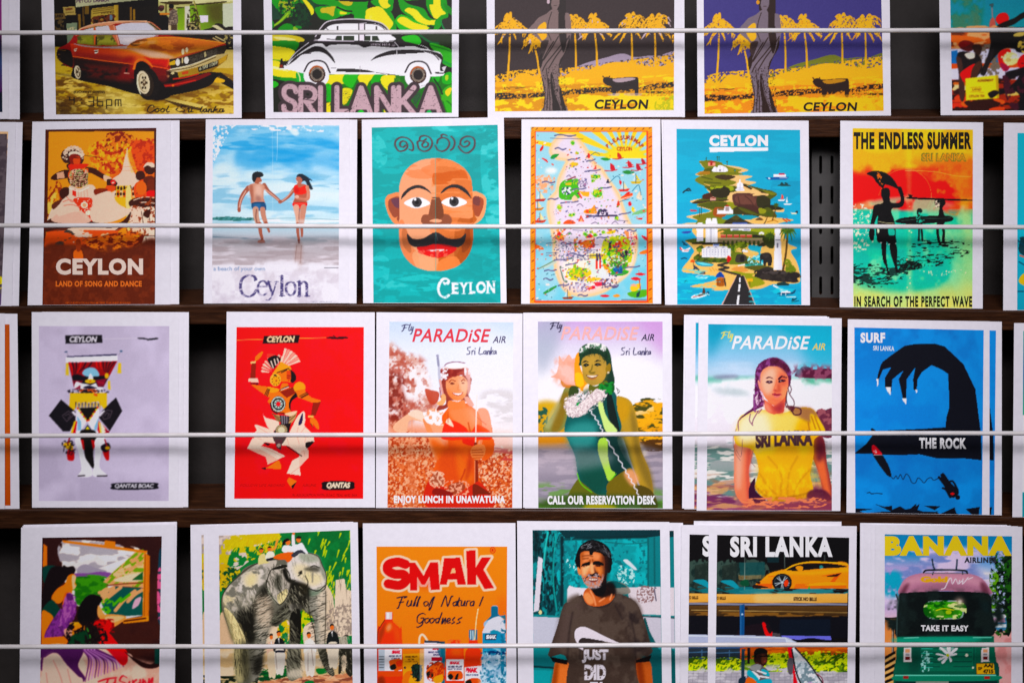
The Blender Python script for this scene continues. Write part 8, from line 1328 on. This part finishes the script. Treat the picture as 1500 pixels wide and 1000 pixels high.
def art_supercar():
    A = Pic(1046, 780, 1244, 1056, '100e10', 'dad2e0'); A.fr(980, 740, 3.845)
    A.r(250, 150, 1050, 1260, '0c0a0c')
    A.p('270 320 540 320 530 490 268 490', '1a2a28'); A.n('270 320 540 320 530 490 268 490', '3a4a44', 8, .5, .15, .6); A.p('390 390 520 385 520 410 395 420', '8a7a5a', .7); A.p('395 320 540 318 540 390 400 395', '1f4a4c', .8); A.p('300 340 385 320 385 460 300 470', '242c28', .7); A.t('SHOW', 390, 398, 440, 412, '6a4a2a', .01, .2); A.s('290 425 350 420 380 440 420 490 400 480 340 450', '1a8a9a'); A.n('300 460 560 460 1000 480 1000 495 280 495', '1f6a72', 6, .45, .12, 4); A.p('550 270 620 265 620 320 555 322', '14343a', .7); A.ls('426 290 426 490;652 270 652 350;876 280 876 495', .8, '7a8a84', sm=False); A.s('400 430 440 415 450 450 410 450', '1a4a34')
    # low sports car
    O, OD = 'f08a18', 'd8641a'
    A.s('470 460 490 440 520 420 560 385 620 365 660 355 700 332 770 316 840 314 910 318 1010 330 1010 468 700 470 690 440 600 470 500 468', O); A.s('520 420 580 380 680 368 760 372 900 362 1010 350 1010 372 800 388 700 385 600 390', 'f6a63a', .8, b=2); A.s('665 360 740 330 850 324 940 330 1000 345 850 355 740 366 690 366', '141012'); A.s('848 340 860 336 868 350 850 355', '4aa0a0', .8); A.l('655 360 720 330 800 318 910 320 1010 332', 1.2, 'f4b04a'); A.p('860 395 975 376 925 440 900 440 930 400', OD); A.p('880 398 970 380 945 400 900 400', '2a1410'); A.s('715 345 740 338 756 350 748 368 725 364', 'f2902a'); A.p('715 440 800 440 1000 445 1000 465 700 468', 'e0701c'); A.p('760 446 850 432 960 430 1000 440 1000 448 800 452', 'f49a3a'); A.p('490 425 515 430 512 450 488 432', '1a1010'); A.p('500 440 580 440 580 466 505 466', OD); A.ls('560 400 590 396;580 420 570 466', 1, 'c85a18'); A.s('470 452 490 445 560 462 480 466', '2a1612')
    A.e(637, 432, 56, 50, '0c0a0e'); A.e(637, 432, 47, 43, '2c3238'); A.e(637, 432, 40, 36, '15181e')
    for i in range(5):
        t = i*1.257+.3; A.ls(f'{637+8*math.cos(t):.1f} {432+7*math.sin(t):.1f} {637+40*math.cos(t-.16):.1f} {432+36*math.sin(t-.16):.1f};{637+8*math.cos(t):.1f} {432+7*math.sin(t):.1f} {637+40*math.cos(t+.16):.1f} {432+36*math.sin(t+.16):.1f}', 1.2, 'a8b0b8', sm=False)
    A.e(660, 436, 12, 20, 'd84a1c', rot=10); A.e(637, 432, 7, 7, 'b8c0c8'); A.r(590, 468, 1005, 480, '1a1214'); A.p('780 470 790 452 806 488 775 490', '5aa03a'); A.n('460 470 1005 470 1005 495 460 495', '3a7a80', 5, .5, .1, 5)
    # the shelf with its notice, the dark space beneath
    A.p('268 498 1005 495 1005 548 266 548', 'd8a86a', col2='cc9a58'); A.p('480 498 820 497 820 545 480 546', 'e6c090', .6, b=3); A.t('O BILLS', 268, 511, 320, 530, '4a3018', .05); A.t('STICK NO BILLS', 702, 514, 832, 536, '3a2614', .05, dy=2)
    A.r(262, 550, 1005, 562, '8a8aa0', .9); A.p('262 566 1005 566 1005 622 262 620', '5a3f24', col2='3a2818'); A.l('280 590 620 596 1005 602', .8, 'b89a6a', sm=False); A.e(435, 578, 9, 9, '2a1c14'); A.n('262 600 1005 610 1005 624 262 620', '7a5630', 6, .55, .1, 4); A.r(262, 624, 1010, 745, '0c0c14'); A.s('380 720 420 680 560 665 540 735 380 740', '1a1018'); A.p('625 640 910 640 910 740 620 740', '0c1624', .9); A.p('398 560 424 555 424 735 398 735', '1a4a7a'); A.l('404 560 404 735', 1.2, '3a6a9a', sm=False); A.e(412, 612, 5, 6, 'a8c0d8')
    A.s('525 665 540 660 560 700 582 712 580 738 548 738', 'c8202c'); A.s('545 680 556 676 580 705 565 720', '1c1014'); A.p('580 715 625 720 628 740 580 738', '4a4448'); A.p('630 732 910 735 915 755 650 752', '6a6ac4'); A.s('700 765 800 745 910 765 910 775 700 775', '0c0a10')
    A.p('262 728 520 732 670 742 725 772 262 778', 'a8acc4'); A.l('262 735 660 745', 1.5, 'd0d4e4', sm=False); A.p('655 745 720 772 660 772', 'c8ccdc')
    # street, hedge, driver and three-wheeler front
    A.p('262 790 1005 790 1005 870 262 870', 'a8502c'); A.n('440 800 1005 800 1005 870 440 870', 'c86a3a', 4, .5, .1, 4); A.p('262 800 400 800 400 870 262 870', '2a3440'); A.ls('265 830 400 825;270 860 390 860;340 815 340 870', 1.4, '4a6a8a'); A.p('262 775 420 775 420 800 262 805', '3a5a8a')
    A.s('262 880 300 865 400 870 560 850 600 840 660 830 760 850 850 830 920 850 1005 840 1005 940 262 935', '6a8a14'); A.n('262 860 400 865 400 935 262 935', 'c2d82a', 4, .45, .1, 1.5); A.n('560 830 1005 830 1005 940 560 940', 'c6dc2c', 4.5, .45, .1, 1.5); A.n('262 860 1005 830 1005 940 262 935', '3f5a10', 3.5, .6, .1, 1.5); A.hair('560 840 1005 840 1005 930 560 930', 'd4e63a', 90, 6, -40, 2.2, 40); A.hair('262 870 410 870 410 925 262 925', 'd4e63a', 40, 6, -40, 2.2, 40)
    A.p('262 935 1005 938 1005 1260 262 1260', 'a8a2ac'); A.n('262 935 1005 938 1005 1260 262 1260', 'c2bcc4', 5, .5, .2, 2)
    for i in range(6): A.l([262, 945+i*18, 1005, 948+i*18], .5, '7a7680', sm=False)
    for i in range(26): A.l([262+i*30, 940, 250+i*31, 1060], .5, '7a7680', a=.7, sm=False)
    A.p('408 805 428 805 424 1000 405 1000', '243a48'); A.p('440 800 458 800 456 890 442 890', '181418'); A.s('395 975 430 960 430 1010 395 1010', '1c2c3c')
    A.s('478 850 482 815 510 800 545 808 556 840 552 880 530 905 500 900 480 880', '2a1614'); A.s('478 845 484 812 515 800 550 812 552 828 500 835 486 860', '0c0a0a'); A.s('520 840 552 850 548 880 525 890', '6a3a2a', .9, b=1); A.ls('515 848 555 846', 1.6, '0a0808'); A.s('535 872 552 872 540 882', '8a3a34'); A.s('490 880 530 900 520 920 490 910', '4a261c')
    A.s('440 960 460 910 490 890 530 905 558 930 566 980 570 1050 440 1050 430 990', '5f5a5e'); A.s('445 945 470 930 510 960 500 990 470 960', 'e2dcdc'); A.s('440 950 455 925 505 975 495 990', '2aa0b0'); A.s('455 915 490 893 520 900 500 935', '8a8a8c'); A.s('520 920 556 930 566 960 530 950', '2aa0b0'); A.s('500 990 570 975 575 1010 500 1020', '3aa0b4'); A.ls('500 930 545 945;510 960 560 968', 2.4, 'd8d4d8'); A.s('425 1050 430 990 450 965 490 990 500 1050', 'e0683c')
    A.s('668 790 690 790 700 860 720 960 740 1060 700 1060 700 960 680 880', 'c81c34'); A.s('692 810 712 802 760 850 800 900 860 980 870 1060 750 1060 720 980 700 880', 'b8c0c8'); A.n('692 810 720 805 860 980 860 1060 750 1060 710 900', 'd8dce0', 6, .45, .15); A.n('720 900 800 900 840 1020 760 1040', '7a8a94', 5, .6, .12); A.ls('692 810 715 930 745 1010 760 1060;712 802 790 890 865 1000', 2.2, '1a1418'); A.s('668 870 685 855 700 870 698 930 690 950 675 945 666 910', '5a545c'); A.ls('830 945 860 970 870 1010', 1.6, '7a3a4a'); A.s('780 1000 800 990 820 1020 790 1030', 'c8a0d0', .6)
    A.grain(.012, 1)
    A.L('title', 'SRI LANKA', 1069.5, 785, 1219.5, 815.5, 'f2eef4', .05)
    return A.done()

def art_tuktuk():
    A = Pic(1292, 780, 1486, 1056, '5a9ac0', 'd8d0de'); A.fr(1210, 740, 3.845)
    A.vg([(160, '1a7aa4'), (270, '3a86b4'), (350, 'a79ac4'), (560, 'b8a4cc'), (640, 'd2b4c4'), (700, 'd89a72')]); A.n('328 270 1045 270 1045 560 328 560', 'cdbcd8', 16, .42, .25, 2); A.n('328 290 1045 290 1045 480 328 480', '7a86b8', 12, .58, .2, 2.4); A.n('328 380 420 380 420 500 328 500', '3a9ab4', 12, .42, .25); A.s('850 330 960 300 980 400 900 420', 'ece6f2', .7, b=6); A.s('830 290 1000 300 990 360 880 350', '4a86c0', .6, b=5)
    A.p('328 640 410 635 410 1260 328 1260', 'd88a5a'); A.n('328 625 410 640 410 690 328 690', '3a3a2a', 5, .45, .1, 2); A.ls('330 640 400 650;330 635 400 632', 2.4, '2a2622'); A.p('930 700 1045 690 1045 1260 940 1260', 'c88a8a'); A.n('940 700 1045 700 1045 1000 950 1000', 'd8a0a0', 14, .5, .3); A.l('378 660 376 890', 3.4, '4a4440', sm=False); A.l('375 660 373 890', 1, 'b8a8a0', sm=False); A.e(378, 660, 8, 8, '3a3430'); A.e(376, 880, 10, 10, '5a504a')
    for i in range(5): A.p([330, 850+i*34, 392, 815+i*36, 392, 832+i*36, 330, 868+i*34], '17120f'); 
    for i in range(5): A.p([330, 868+i*34, 392, 832+i*36, 392, 848+i*36, 330, 884+i*34], 'd8a874')
    A.s('1000 290 1046 300 1046 690 1000 700 960 620 935 560 950 480 940 420 970 350', '16301c'); A.n('930 280 1046 280 1046 700 940 690', '2c5a24', 6, .5, .1); A.n('930 280 1046 280 1046 700 960 690', '0a1610', 5, .55, .1); A.n('925 400 970 380 960 640 920 640', '6a9a3a', 5, .55, .1); A.n('930 330 1000 330 1000 600 930 600', 'b0b8d8', 3, .74)
    A.s('935 620 960 612 1005 615 1016 650 1015 690 995 705 960 700 935 690', '4a7a9a'); A.p('940 632 1005 632 1010 656 940 656', 'c89ab8'); A.s('938 615 1000 612 1010 630 940 632', 'e4e4ec'); A.p('936 668 1015 668 1014 684 936 684', 'd8e0e6'); A.e(950, 698, 9, 10, '14181c'); A.e(985, 702, 10, 10, '14181c')
    # the three-wheeler
    A.s('415 500 420 450 450 410 510 385 600 378 700 376 800 382 870 405 910 450 922 500 700 480 560 484', 'ae7890'); A.s('430 470 460 415 560 390 700 384 800 390 870 420 900 460 800 440 640 425 500 440', 'c490a2', .9, b=3); A.s('415 500 440 450 470 440 440 500', '5a2a3a', .8, b=2); A.s('870 430 905 450 920 500 880 490', '5a2a3a', .8, b=2); A.s('520 460 660 440 800 460 860 480 600 476 500 484', '946478', .8, b=3)
    A.s('412 505 440 492 560 484 700 482 850 488 924 505 935 600 945 725 800 735 560 738 398 738 402 620', '0c1314'); A.s('420 520 450 510 440 700 410 720', '2a3a3a', .7, b=3); A.s('860 510 915 520 930 700 890 720 880 600', '18292a', .7, b=3); A.n('412 505 924 505 945 725 398 738', '16201f', 14, .5, .4)
    A.ls('598 302 604 340 614 362;738 305 736 340 734 362', 2.4, '2a3a4a'); A.ls('550 376 570 364 680 362 780 366 796 380', 2.6, '1a2228'); A.ls('600 388 604 374;770 386 768 374', 1.6, '1a2228'); A.l('560 380 790 382', 1, '5a6a74')
    A.ls('412 505 402 600 398 740', 1.6, '3a4a4a'); A.ls('395 500 405 530', 2, '2a3434')
    A.s('562 575 570 545 600 536 680 534 750 538 775 565 776 605 760 634 700 640 620 640 580 632 564 610', '8a9a9a'); A.s('568 576 576 550 604 542 680 540 745 544 768 568 768 604 754 628 700 633 620 633 584 626 570 606', '4f9a2a'); A.n('570 545 768 545 768 630 575 630', 'cfe89a', 7, .55, .12, 1.6); A.n('570 545 768 545 768 630 575 630', '1f5a1c', 6, .6, .1, 1.8); A.s('600 590 660 575 740 590 730 615 620 618', '3a7a2a', .8); A.e(690, 600, 16, 12, 'a8b83a'); A.l('620 590 660 580 720 588', 1.4, 'd8d04a'); A.e(750, 545, 24, 24, 'f4c8b8', .8, b=4); A.e(755, 540, 8, 8, 'fdf2e8', .9, b=1.5)
    A.L('slogan', 'TAKE IT EASY', 535, 672, 803, 706, 'e6e4ea', .05, dy=.5, fr=True); A.t('Gold', 532, 398, 686, 432, 'd8a43a', .07, 0, dy=1); A.ls('650 470 670 462 690 420 704 408 712 440 730 412 742 440;752 420 748 440 764 424;772 412 768 440 780 430 800 405;800 415 826 404', 1.4, 'e8d0da', nib=(30, .4))
    A.p('400 738 945 735 948 790 960 880 975 940 972 1260 380 1260 378 940 395 860', '0b6450', col2='084a3c'); A.p('520 740 830 738 845 800 835 930 525 930', '0d6c56'); A.s('410 745 830 738 825 765 420 770', '3aa890', .7, b=2); A.s('480 800 530 790 525 920 470 930', '0a4238', .7, b=4); A.ls('440 745 520 742;830 742 930 742', 1.6, '7ac0b0', sm=False)
    for y in (800, 825, 850, 878, 905): A.l([535, y, 640, y+2], 1.4, '0a4a40', sm=False); A.l([720, y, 820, y], 1.4, '0a4a40', sm=False); A.l([540, y+5, 600, y+6], 1, '5ab8a4', sm=False)
    A.n('540 830 580 830 580 930 540 930', 'a8d8d0', 3, .6, .1); A.ls('526 790 528 925;834 790 832 925', 1.4, '0a4a40', sm=False); A.e(792, 842, 9, 9, 'd8d8c8'); A.e(828, 912, 6, 6, 'c8d0c0')
    for S in ('680 840 640 800 650 796 690 830', '690 840 680 800 700 790 700 835', '695 845 740 810 730 800 690 835', '690 848 735 840 732 830 690 838', '680 845 630 830 620 838 670 850', '680 850 650 880 662 888 688 855', '690 850 700 880 710 870 694 845', '675 848 630 860 640 872 680 852'): A.s(S, 'e8e2dc')
    A.e(686, 842, 9, 8, 'b8c04a'); A.s('640 800 720 798 710 815 650 815', 'dcd0d4', .6)
    for x in (438, 876): A.p([x, 800, x+42, 798, x+44, 878, x-2, 880], 'd8cdd0'); A.r(x+8, 808, x+34, 826, 'e89a7a'); A.r(x+8, 830, x+34, 846, 'c8c0c4'); A.ls(f'{x+12} 835 {x+30} 835;{x+12} 841 {x+30} 841', .8, '5a5a60', sm=False); A.r(x+8, 850, x+34, 868, '6a2022')
    A.p('846 888 952 886 954 948 848 950', 'd8a41c'); A.ls('846 888 952 886 954 948 848 950', .8, '4a3a14', sm=False, closed=True); A.t('SP', 856, 908, 880, 926, '2a2014', .04); A.t('AAJ', 888, 890, 940, 915, '2a2014', .05); A.t('4715', 884, 921, 942, 945, '2a2014', .05)
    A.s('395 955 560 950 800 952 968 955 965 980 700 990 400 985', '147a62'); A.l('390 955 970 955', 1.6, '8ad0c0', sm=False); A.p('390 990 965 988 960 1060 395 1060', '1a2a2c'); A.r(434, 958, 465, 974, '8a2a2a'); A.r(892, 960, 922, 976, '9a2a2a'); A.p('505 990 690 988 690 1010 510 1010', 'd8c4b8', .6); A.s('945 880 970 890 975 950 955 950', '0a4a40')
    A.grain(.015, 1); A.fr(0, 0, 1)
    A.L('caption', 'AIRLINES', 1412.5, 815.5, 1459.5, 824, '2a2e3a', .05)
    A.L('title', 'BANANA', 1296, 784.5, 1482, 813.5, 'eebb10', .07)
    return A.done()
# ---------------------------------------------------------------- the postcards
def lin(c):
    c = np.clip(c, 0, 1)
    c = np.where(c <= .04045, c/12.92, ((c+.055)/1.055)**2.4)
    g = (c*[.2126, .7152, .0722]).sum(-1, keepdims=True)
    return np.clip(g+(c-g)*1.22, 0, 1)
def bil(q, s, t):
    (ax, ay), (bx, by), (cx, cy), (dx, dy) = q
    return ((ax*(1-s)+bx*s)*(1-t)+(dx*(1-s)+cx*s)*t, (ay*(1-s)+by*s)*(1-t)+(dy*(1-s)+cy*s)*t)
ROWS = {1: (-35, 174), 2: (176, 446), 3: (458, 745), 4: (767, 1056)}
TH = .00042
def postcard(art, row, outer, pic, label, curl=0.0, bow=0.0, depth=0.0):
    """card stock with its printed picture and lettering; corners top-left, top-right, bottom-right, bottom-left"""
    y0, y1 = ROWS[row]
    def q4(S): v = [float(x) for x in S.split()]; return [(v[i], v[i+1]) for i in range(0, 8, 2)]
    O, Q = q4(outer), q4(pic)
    ctr = (O[0][0]+O[1][0])/2; half = abs(O[1][0]-O[0][0])/2
    def depth_at(px, py):
        t = np.clip((py-y0)/(y1-y0), -.1, 1.1)
        return depth+.004-.008*t+curl*np.sin(np.pi*np.clip(t, 0, 1))+bow*(np.abs(px-ctr)/half)**2
    bx = (O[2][0]+O[3][0])/2; by = (O[2][1]+O[3][1])/2
    w0 = float(depth_at(bx, by)); u0, v0 = uv(bx, by, w0)
    def loc(px, py, lift):
        w = depth_at(px, py)+lift; k = S*(D-w)/D
        return np.stack([(px-750)*k-u0, -(w-w0), (500-py)*k-v0], -1)
    nx, ny = 10, 22
    s, t = np.meshgrid(np.linspace(0, 1, nx+1), np.linspace(0, 1, ny+1))
    # slightly rounded corners
    px, py = bil(O, s, t)
    A = loc(px, py, 0).reshape(-1, 3); B = loc(px, py, -TH).reshape(-1, 3); n = nx+1; m = len(A)
    F = [(j*n+i+n, j*n+i+1+n, j*n+i+1, j*n+i) for j in range(ny) for i in range(nx)]
    F += [tuple(m+k for k in f[::-1]) for f in F]
    ring = [i for i in range(n)]+[j*n+nx for j in range(1, ny+1)]+[ny*n+i for i in range(nx-1, -1, -1)]+[j*n for j in range(ny-1, 0, -1)]
    for k in range(len(ring)):
        a, b = ring[k], ring[(k+1) % len(ring)]; F.append((a, b, m+b, m+a))
    card = mesh('postcard', np.vstack([A, B]), F, M_PAPER, loc=R3(u0, v0, w0), rx=-TILT)
    tag(card, label, 'postcard', 'postcards on the rack')
    p = art() if art else None
    if p:
        w = max(abs(Q[1][0]-Q[0][0]), abs(Q[2][0]-Q[3][0])); h = max(abs(Q[3][1]-Q[0][1]), abs(Q[2][1]-Q[1][1]))
        gx, gy = int(w*1.05), int(h*1.05)
        s, t = np.meshgrid(np.linspace(0, 1, gx+1), np.linspace(0, 1, gy+1)); px, py = bil(Q, s, t)
        Vv = loc(px, py, .00006).reshape(-1, 3); C = p.sample(px, py).reshape(-1, 3)
        i, j = np.meshgrid(np.arange(gx), np.arange(gy)); k0 = (j*(gx+1)+i).ravel()
        L = np.stack([k0+gx+1, k0+gx+2, k0+1, k0], 1).astype(np.int32)
        me = bpy.data.meshes.new('printed_picture'); me.vertices.add(len(Vv)); me.vertices.foreach_set('co', Vv.astype(np.float32).ravel())
        me.loops.add(L.size); me.loops.foreach_set('vertex_index', L.ravel()); me.polygons.add(len(L)); me.polygons.foreach_set('loop_start', np.arange(0, L.size, 4, dtype=np.int32))
        at = me.attributes.new('pigment', 'FLOAT_COLOR', 'POINT'); c4 = np.ones((len(C), 4), np.float32); c4[:, :3] = lin(C)**1.08*.92; at.data.foreach_set('color', c4.ravel())
        me.materials.append(M_PRINT); me.update(calc_edges=True); me.polygons.foreach_set('use_smooth', np.ones(len(L), bool))
        o = bpy.data.objects.new('printed_picture', me); COL.objects.link(o); o.parent = card
        for nm, LP, T, c, lab in p.letters:
            lo = mesh(nm, loc(LP[:, 0], LP[:, 1], .00016), [tuple(int(q) for q in f) for f in T], ink(c), parent=card)
            if lab: lo['label'] = lab
    return card
def spare(card, dx, dy, k, label, group, parts=False):
    """another card of the same stack, k sheets further back"""
    c = card.copy(); COL.objects.link(c); c.location = card.location+U*dx*S-V*dy*S-W*(.00056*k)
    c['label'] = label; c['group'] = group
    if parts:
        for ch in card.children:
            if ch.name.split('.')[0] in ('printed_picture', 'title'):
                d = ch.copy(); COL.objects.link(d); d.parent = c
    return c

# top row (sideways cards)
c = postcard(art_edge_purple, 1, '-175 -34 13 -34 13 174.5 -170 175', '-160 -24 2 -24 3.5 164.5 -158 164.5', 'cut-off purple postcard at the top left corner of the rack')
for i, dx in enumerate((11.5, 15)): spare(c, dx, 0, i+1.5, 'white card edge behind the cut-off purple postcard, top left', 'spare cards behind the purple postcard')
postcard(art_sedan, 1, '60 -34 353 -34 354 173 64.5 175', '78.5 -24 341 -24 342.3 167 82 168', 'sideways postcard of a brown sedan with the time 4:36pm')
postcard(art_stencil_car, 1, '385.5 -34 672.5 -34 671.5 171.5 389 174', '397.5 -24 662 -24 662 165.5 400.5 164.5', 'sideways postcard of a white stencilled old car over green chillies')
c = postcard(art_sari_grey, 1, '712.5 -34 998 -34 999 171.5 714.5 172.5', '724.5 -24 988 -24 987 161.5 725 163.5', 'sideways postcard of a woman in a saree and yellow palms under a dark grey sky')
spare(c, 4.5, 0, 1.5, 'white edge of a card behind the grey-sky saree postcard', 'spare card behind the grey-sky saree postcard')
postcard(art_sari_purple, 1, '1020.5 -34 1303 -34 1305 169.5 1022 171', '1030.5 -24 1290.5 -24 1294.5 162.5 1032 167', 'sideways postcard of a woman in a saree and yellow palms under a purple sky', curl=.0008)
postcard(art_traders, 1, '1375.5 -34 1580 -34 1582 168.5 1378 169', '1391.5 -24 1566 -24 1568 162 1395 162.5', 'cut-off postcard of people in red around a yellow notice, top right corner')
# second row
c = postcard(art_edge_grey, 2, '-185 178 23 179 17.5 448 -185 448', '-170 192 12 193 1.5 447 -170 447', 'cut-off dark grey postcard at the left end of the second row', curl=.0012)
spare(c, 9.5, 0, 1.5, 'white edge of a card behind the cut-off dark grey postcard', 'spare card behind the dark grey postcard')
c = postcard(art_drummer, 2, '47.5 178.5 250 176.5 249.5 446 40.5 447', '66.5 190 229 187.5 227 445.6 62 446.6', 'orange and brown postcard of a leaping drum dancer before a white stupa', curl=.0012)
spare(c, 12.5, -.3, 1.5, 'white edge of a card behind the orange drum dancer postcard', 'spare card behind the orange drum dancer postcard')
c = postcard(art_couple, 2, '301.5 175 512 175 511 444 298.5 444.5', '312 183.5 497 184 496 443.6 310.5 444', 'postcard of a couple in swimwear running hand in hand on a beach')
spare(c, 11, .2, 1.5, 'white edge of a card behind the beach couple postcard', 'spare card behind the beach couple postcard')
postcard(art_moustache, 2, '530 175.5 738 172 742 444 532 444', '544.5 187 729 183 733.5 443.4 547 443.4', 'teal postcard of a bald face with a big black moustache', curl=.0006)
postcard(art_map, 2, '764 175 967.5 175 968.5 445 763.5 445', '777 186 955.5 186 956.5 444.4 776 444.4', 'illustrated pleasure map postcard with an orange rope border')
c = postcard(art_island, 2, '971.5 175.5 1184.5 177 1186.5 447 977 446.5', '991 189 1172 190.5 1174 446.4 992 445.9', 'turquoise postcard of a tapering island with a road and lighthouse')
spare(c, -2.5, -.3, 1.5, 'white edge of a card behind the turquoise island postcard', 'spare card behind the turquoise island postcard')
postcard(art_surfers, 2, '1231 177 1440 179.5 1439.5 452 1230 450', '1249 188 1425.3 190 1424.3 451.4 1250 449.6', 'red, yellow and teal postcard of surfers silhouetted at sunset', curl=.001)
postcard(art_edge_teal, 2, '1470.5 180 1690 182 1690 455 1469.5 454.5', '1490.5 195 1676 196 1676 454.5 1490 454', 'cut-off turquoise postcard at the right end of the second row')
# third row
c = postcard(art_edge_orange, 3, '-190 458 25.5 459.5 28.5 745 -190 745', '-170 473 14 475 15.5 740 -170 740', 'postcard with an orange stripe at the left end of the third row', curl=.0035)
postcard(None, 3, '-200 458.5 7 459 7 745 -200 745', '-170 473 14 475 15.5 740 -170 740', 'cut-off white card in front of the orange stripe postcard', curl=.0035, depth=.0012)
c = postcard(art_masked, 3, '46.5 457 262 457.5 261 743 47 743', '57 477.5 248 477.5 247 733 57 733', 'lilac grey postcard of a costumed masked dancer with a yellow beard')
for i, dx in enumerate((7, 14)): spare(c, dx, -.4*i, i+1.5, 'white card edge behind the lilac grey masked dancer postcard', 'spare cards behind the masked dancer postcard')
postcard(art_dancer, 3, '332 456.5 549 457.3 549.3 743 330 742.5', '346.5 479 533 479 532 730 343 730', 'bright red postcard of an angular dancer with one arm raised')
postcard(art_snorkel, 3, '551.5 457.2 765.5 459 764.6 744 550.6 743.5', '570.5 471 752 472 750.5 743.4 567.5 743', 'postcard of a smiling woman in an orange bikini with a diving mask')
c = postcard(art_shell_phone, 3, '769 458.5 984 459.5 985 745 769 744', '788 471 970.5 471 971 744.2 788.5 743.6', 'postcard of a woman in a green swimsuit holding a conch as a telephone')
spare(c, -2.6, -.6, 1.5, 'white edge of a card behind the conch telephone postcard', 'spare card behind the conch telephone postcard')
c = postcard(art_yellow_shirt, 3, '1023.5 464 1233 466 1231 748 1020.5 747.5', '1037.5 474.5 1218.5 477 1218.5 747.4 1035 746.8', 'postcard of a woman with wet hair in a yellow Sri Lanka shirt', depth=.0008)
spare(c, -18, -2, 1.5, 'second copy of the yellow shirt postcard, just a strip at its left', 'spare yellow shirt postcard with a strip showing', True)
spare(c, -21, -3, 2.6, 'white outer edge of the stack behind the yellow shirt postcard', 'spare card at the back of the yellow shirt stack')
c = postcard(art_rock, 3, '1242 467.5 1449.5 470.5 1449.5 754 1240 750.5', '1251.5 479.5 1441 483.5 1438.5 753.4 1253 750.4', 'blue postcard of a black claw-shaped wave over a drowning surfer', depth=.0008)
spare(c, 18.5, .5, 1.5, 'second copy of the blue claw wave postcard, a strip at its right', 'spare claw wave postcard with a strip showing', True)
postcard(art_edge_sea, 3, '1485.5 473 1710 474 1710 758 1483 757', '1499 484.5 1692 485 1692 757.4 1497.5 756.6', 'cut-off sea green postcard at the right end of the third row')
# bottom row
c = postcard(art_train, 4, '31 772 256 767.5 252.5 1056 28 1056', '62 787 237 785 232 1045 58 1045', 'postcard of two people looking out of a train window at green hills')
for i, (dx, dy) in enumerate(((1.5, -2), (2.5, -3.4))): spare(c, dx, dy, i+1.5, 'white card edge behind the train window postcard', 'spare cards behind the train window postcard')
c = postcard(art_elephant, 4, '304.5 769 524 764.5 529 1056 306.5 1056', '320.5 784 513 776 517.5 1050 323.5 1050', 'postcard of a huge elephant with people riding on its head', depth=.0006)
spare(c, -6.5, -.5, 1.5, 'white edge of the card right behind the elephant postcard', 'spare card right behind the elephant postcard')
spare(c, -26, -.5, 2.6, 'copy of the elephant postcard at the back, a narrow strip at its left', 'spare elephant postcard with a strip showing', True)
postcard(art_drinks, 4, '531.5 766 755 765.5 757 1056 534 1056', '551.5 800 743 800 741.5 1050 552.5 1050', 'orange postcard of fizzy drink bottles and juice cartons')
c = postcard(art_man, 4, '757.5 762.5 980.5 764 984.5 1056 759 1056', '780 776 967 775.5 970.5 1050 782 1050', 'postcard of a bearded man in a brown shirt before a teal lorry', depth=.0006)
spare(c, 20, 1.5, 1.5, 'second copy of the bearded man postcard, a teal strip at its right', 'spare bearded man postcard with a strip showing', True)
c = postcard(art_supercar, 4, '1038.5 769 1255 770 1252 1056 1036 1056', '1050.5 783 1244 787 1240.5 1050 1047.5 1050', 'postcard of an orange sports car above a three-wheeler driver', depth=.0022)
spare(c, -40, -.5, 1.5, 'second copy of the orange sports car postcard, showing at its left', 'spare sports car postcard behind the front one', True)
spare(c, -21.5, -6, 3, 'white top edge of a card standing above the orange sports car postcards', 'spare card at the back of the sports car stack')
c = postcard(art_tuktuk, 4, '1282 768 1497.5 771 1498 1056 1281 1056', '1296 782 1482.5 785 1481 1050 1296 1050', 'postcard of a green and black tuk-tuk seen from behind', depth=.0012)
for i, dx in enumerate((-6, -16, -21)): spare(c, dx, -.8*i-.5, i+1.4, 'white card edge behind the green tuk-tuk postcard, at its left', 'spare cards behind the tuk-tuk postcard')
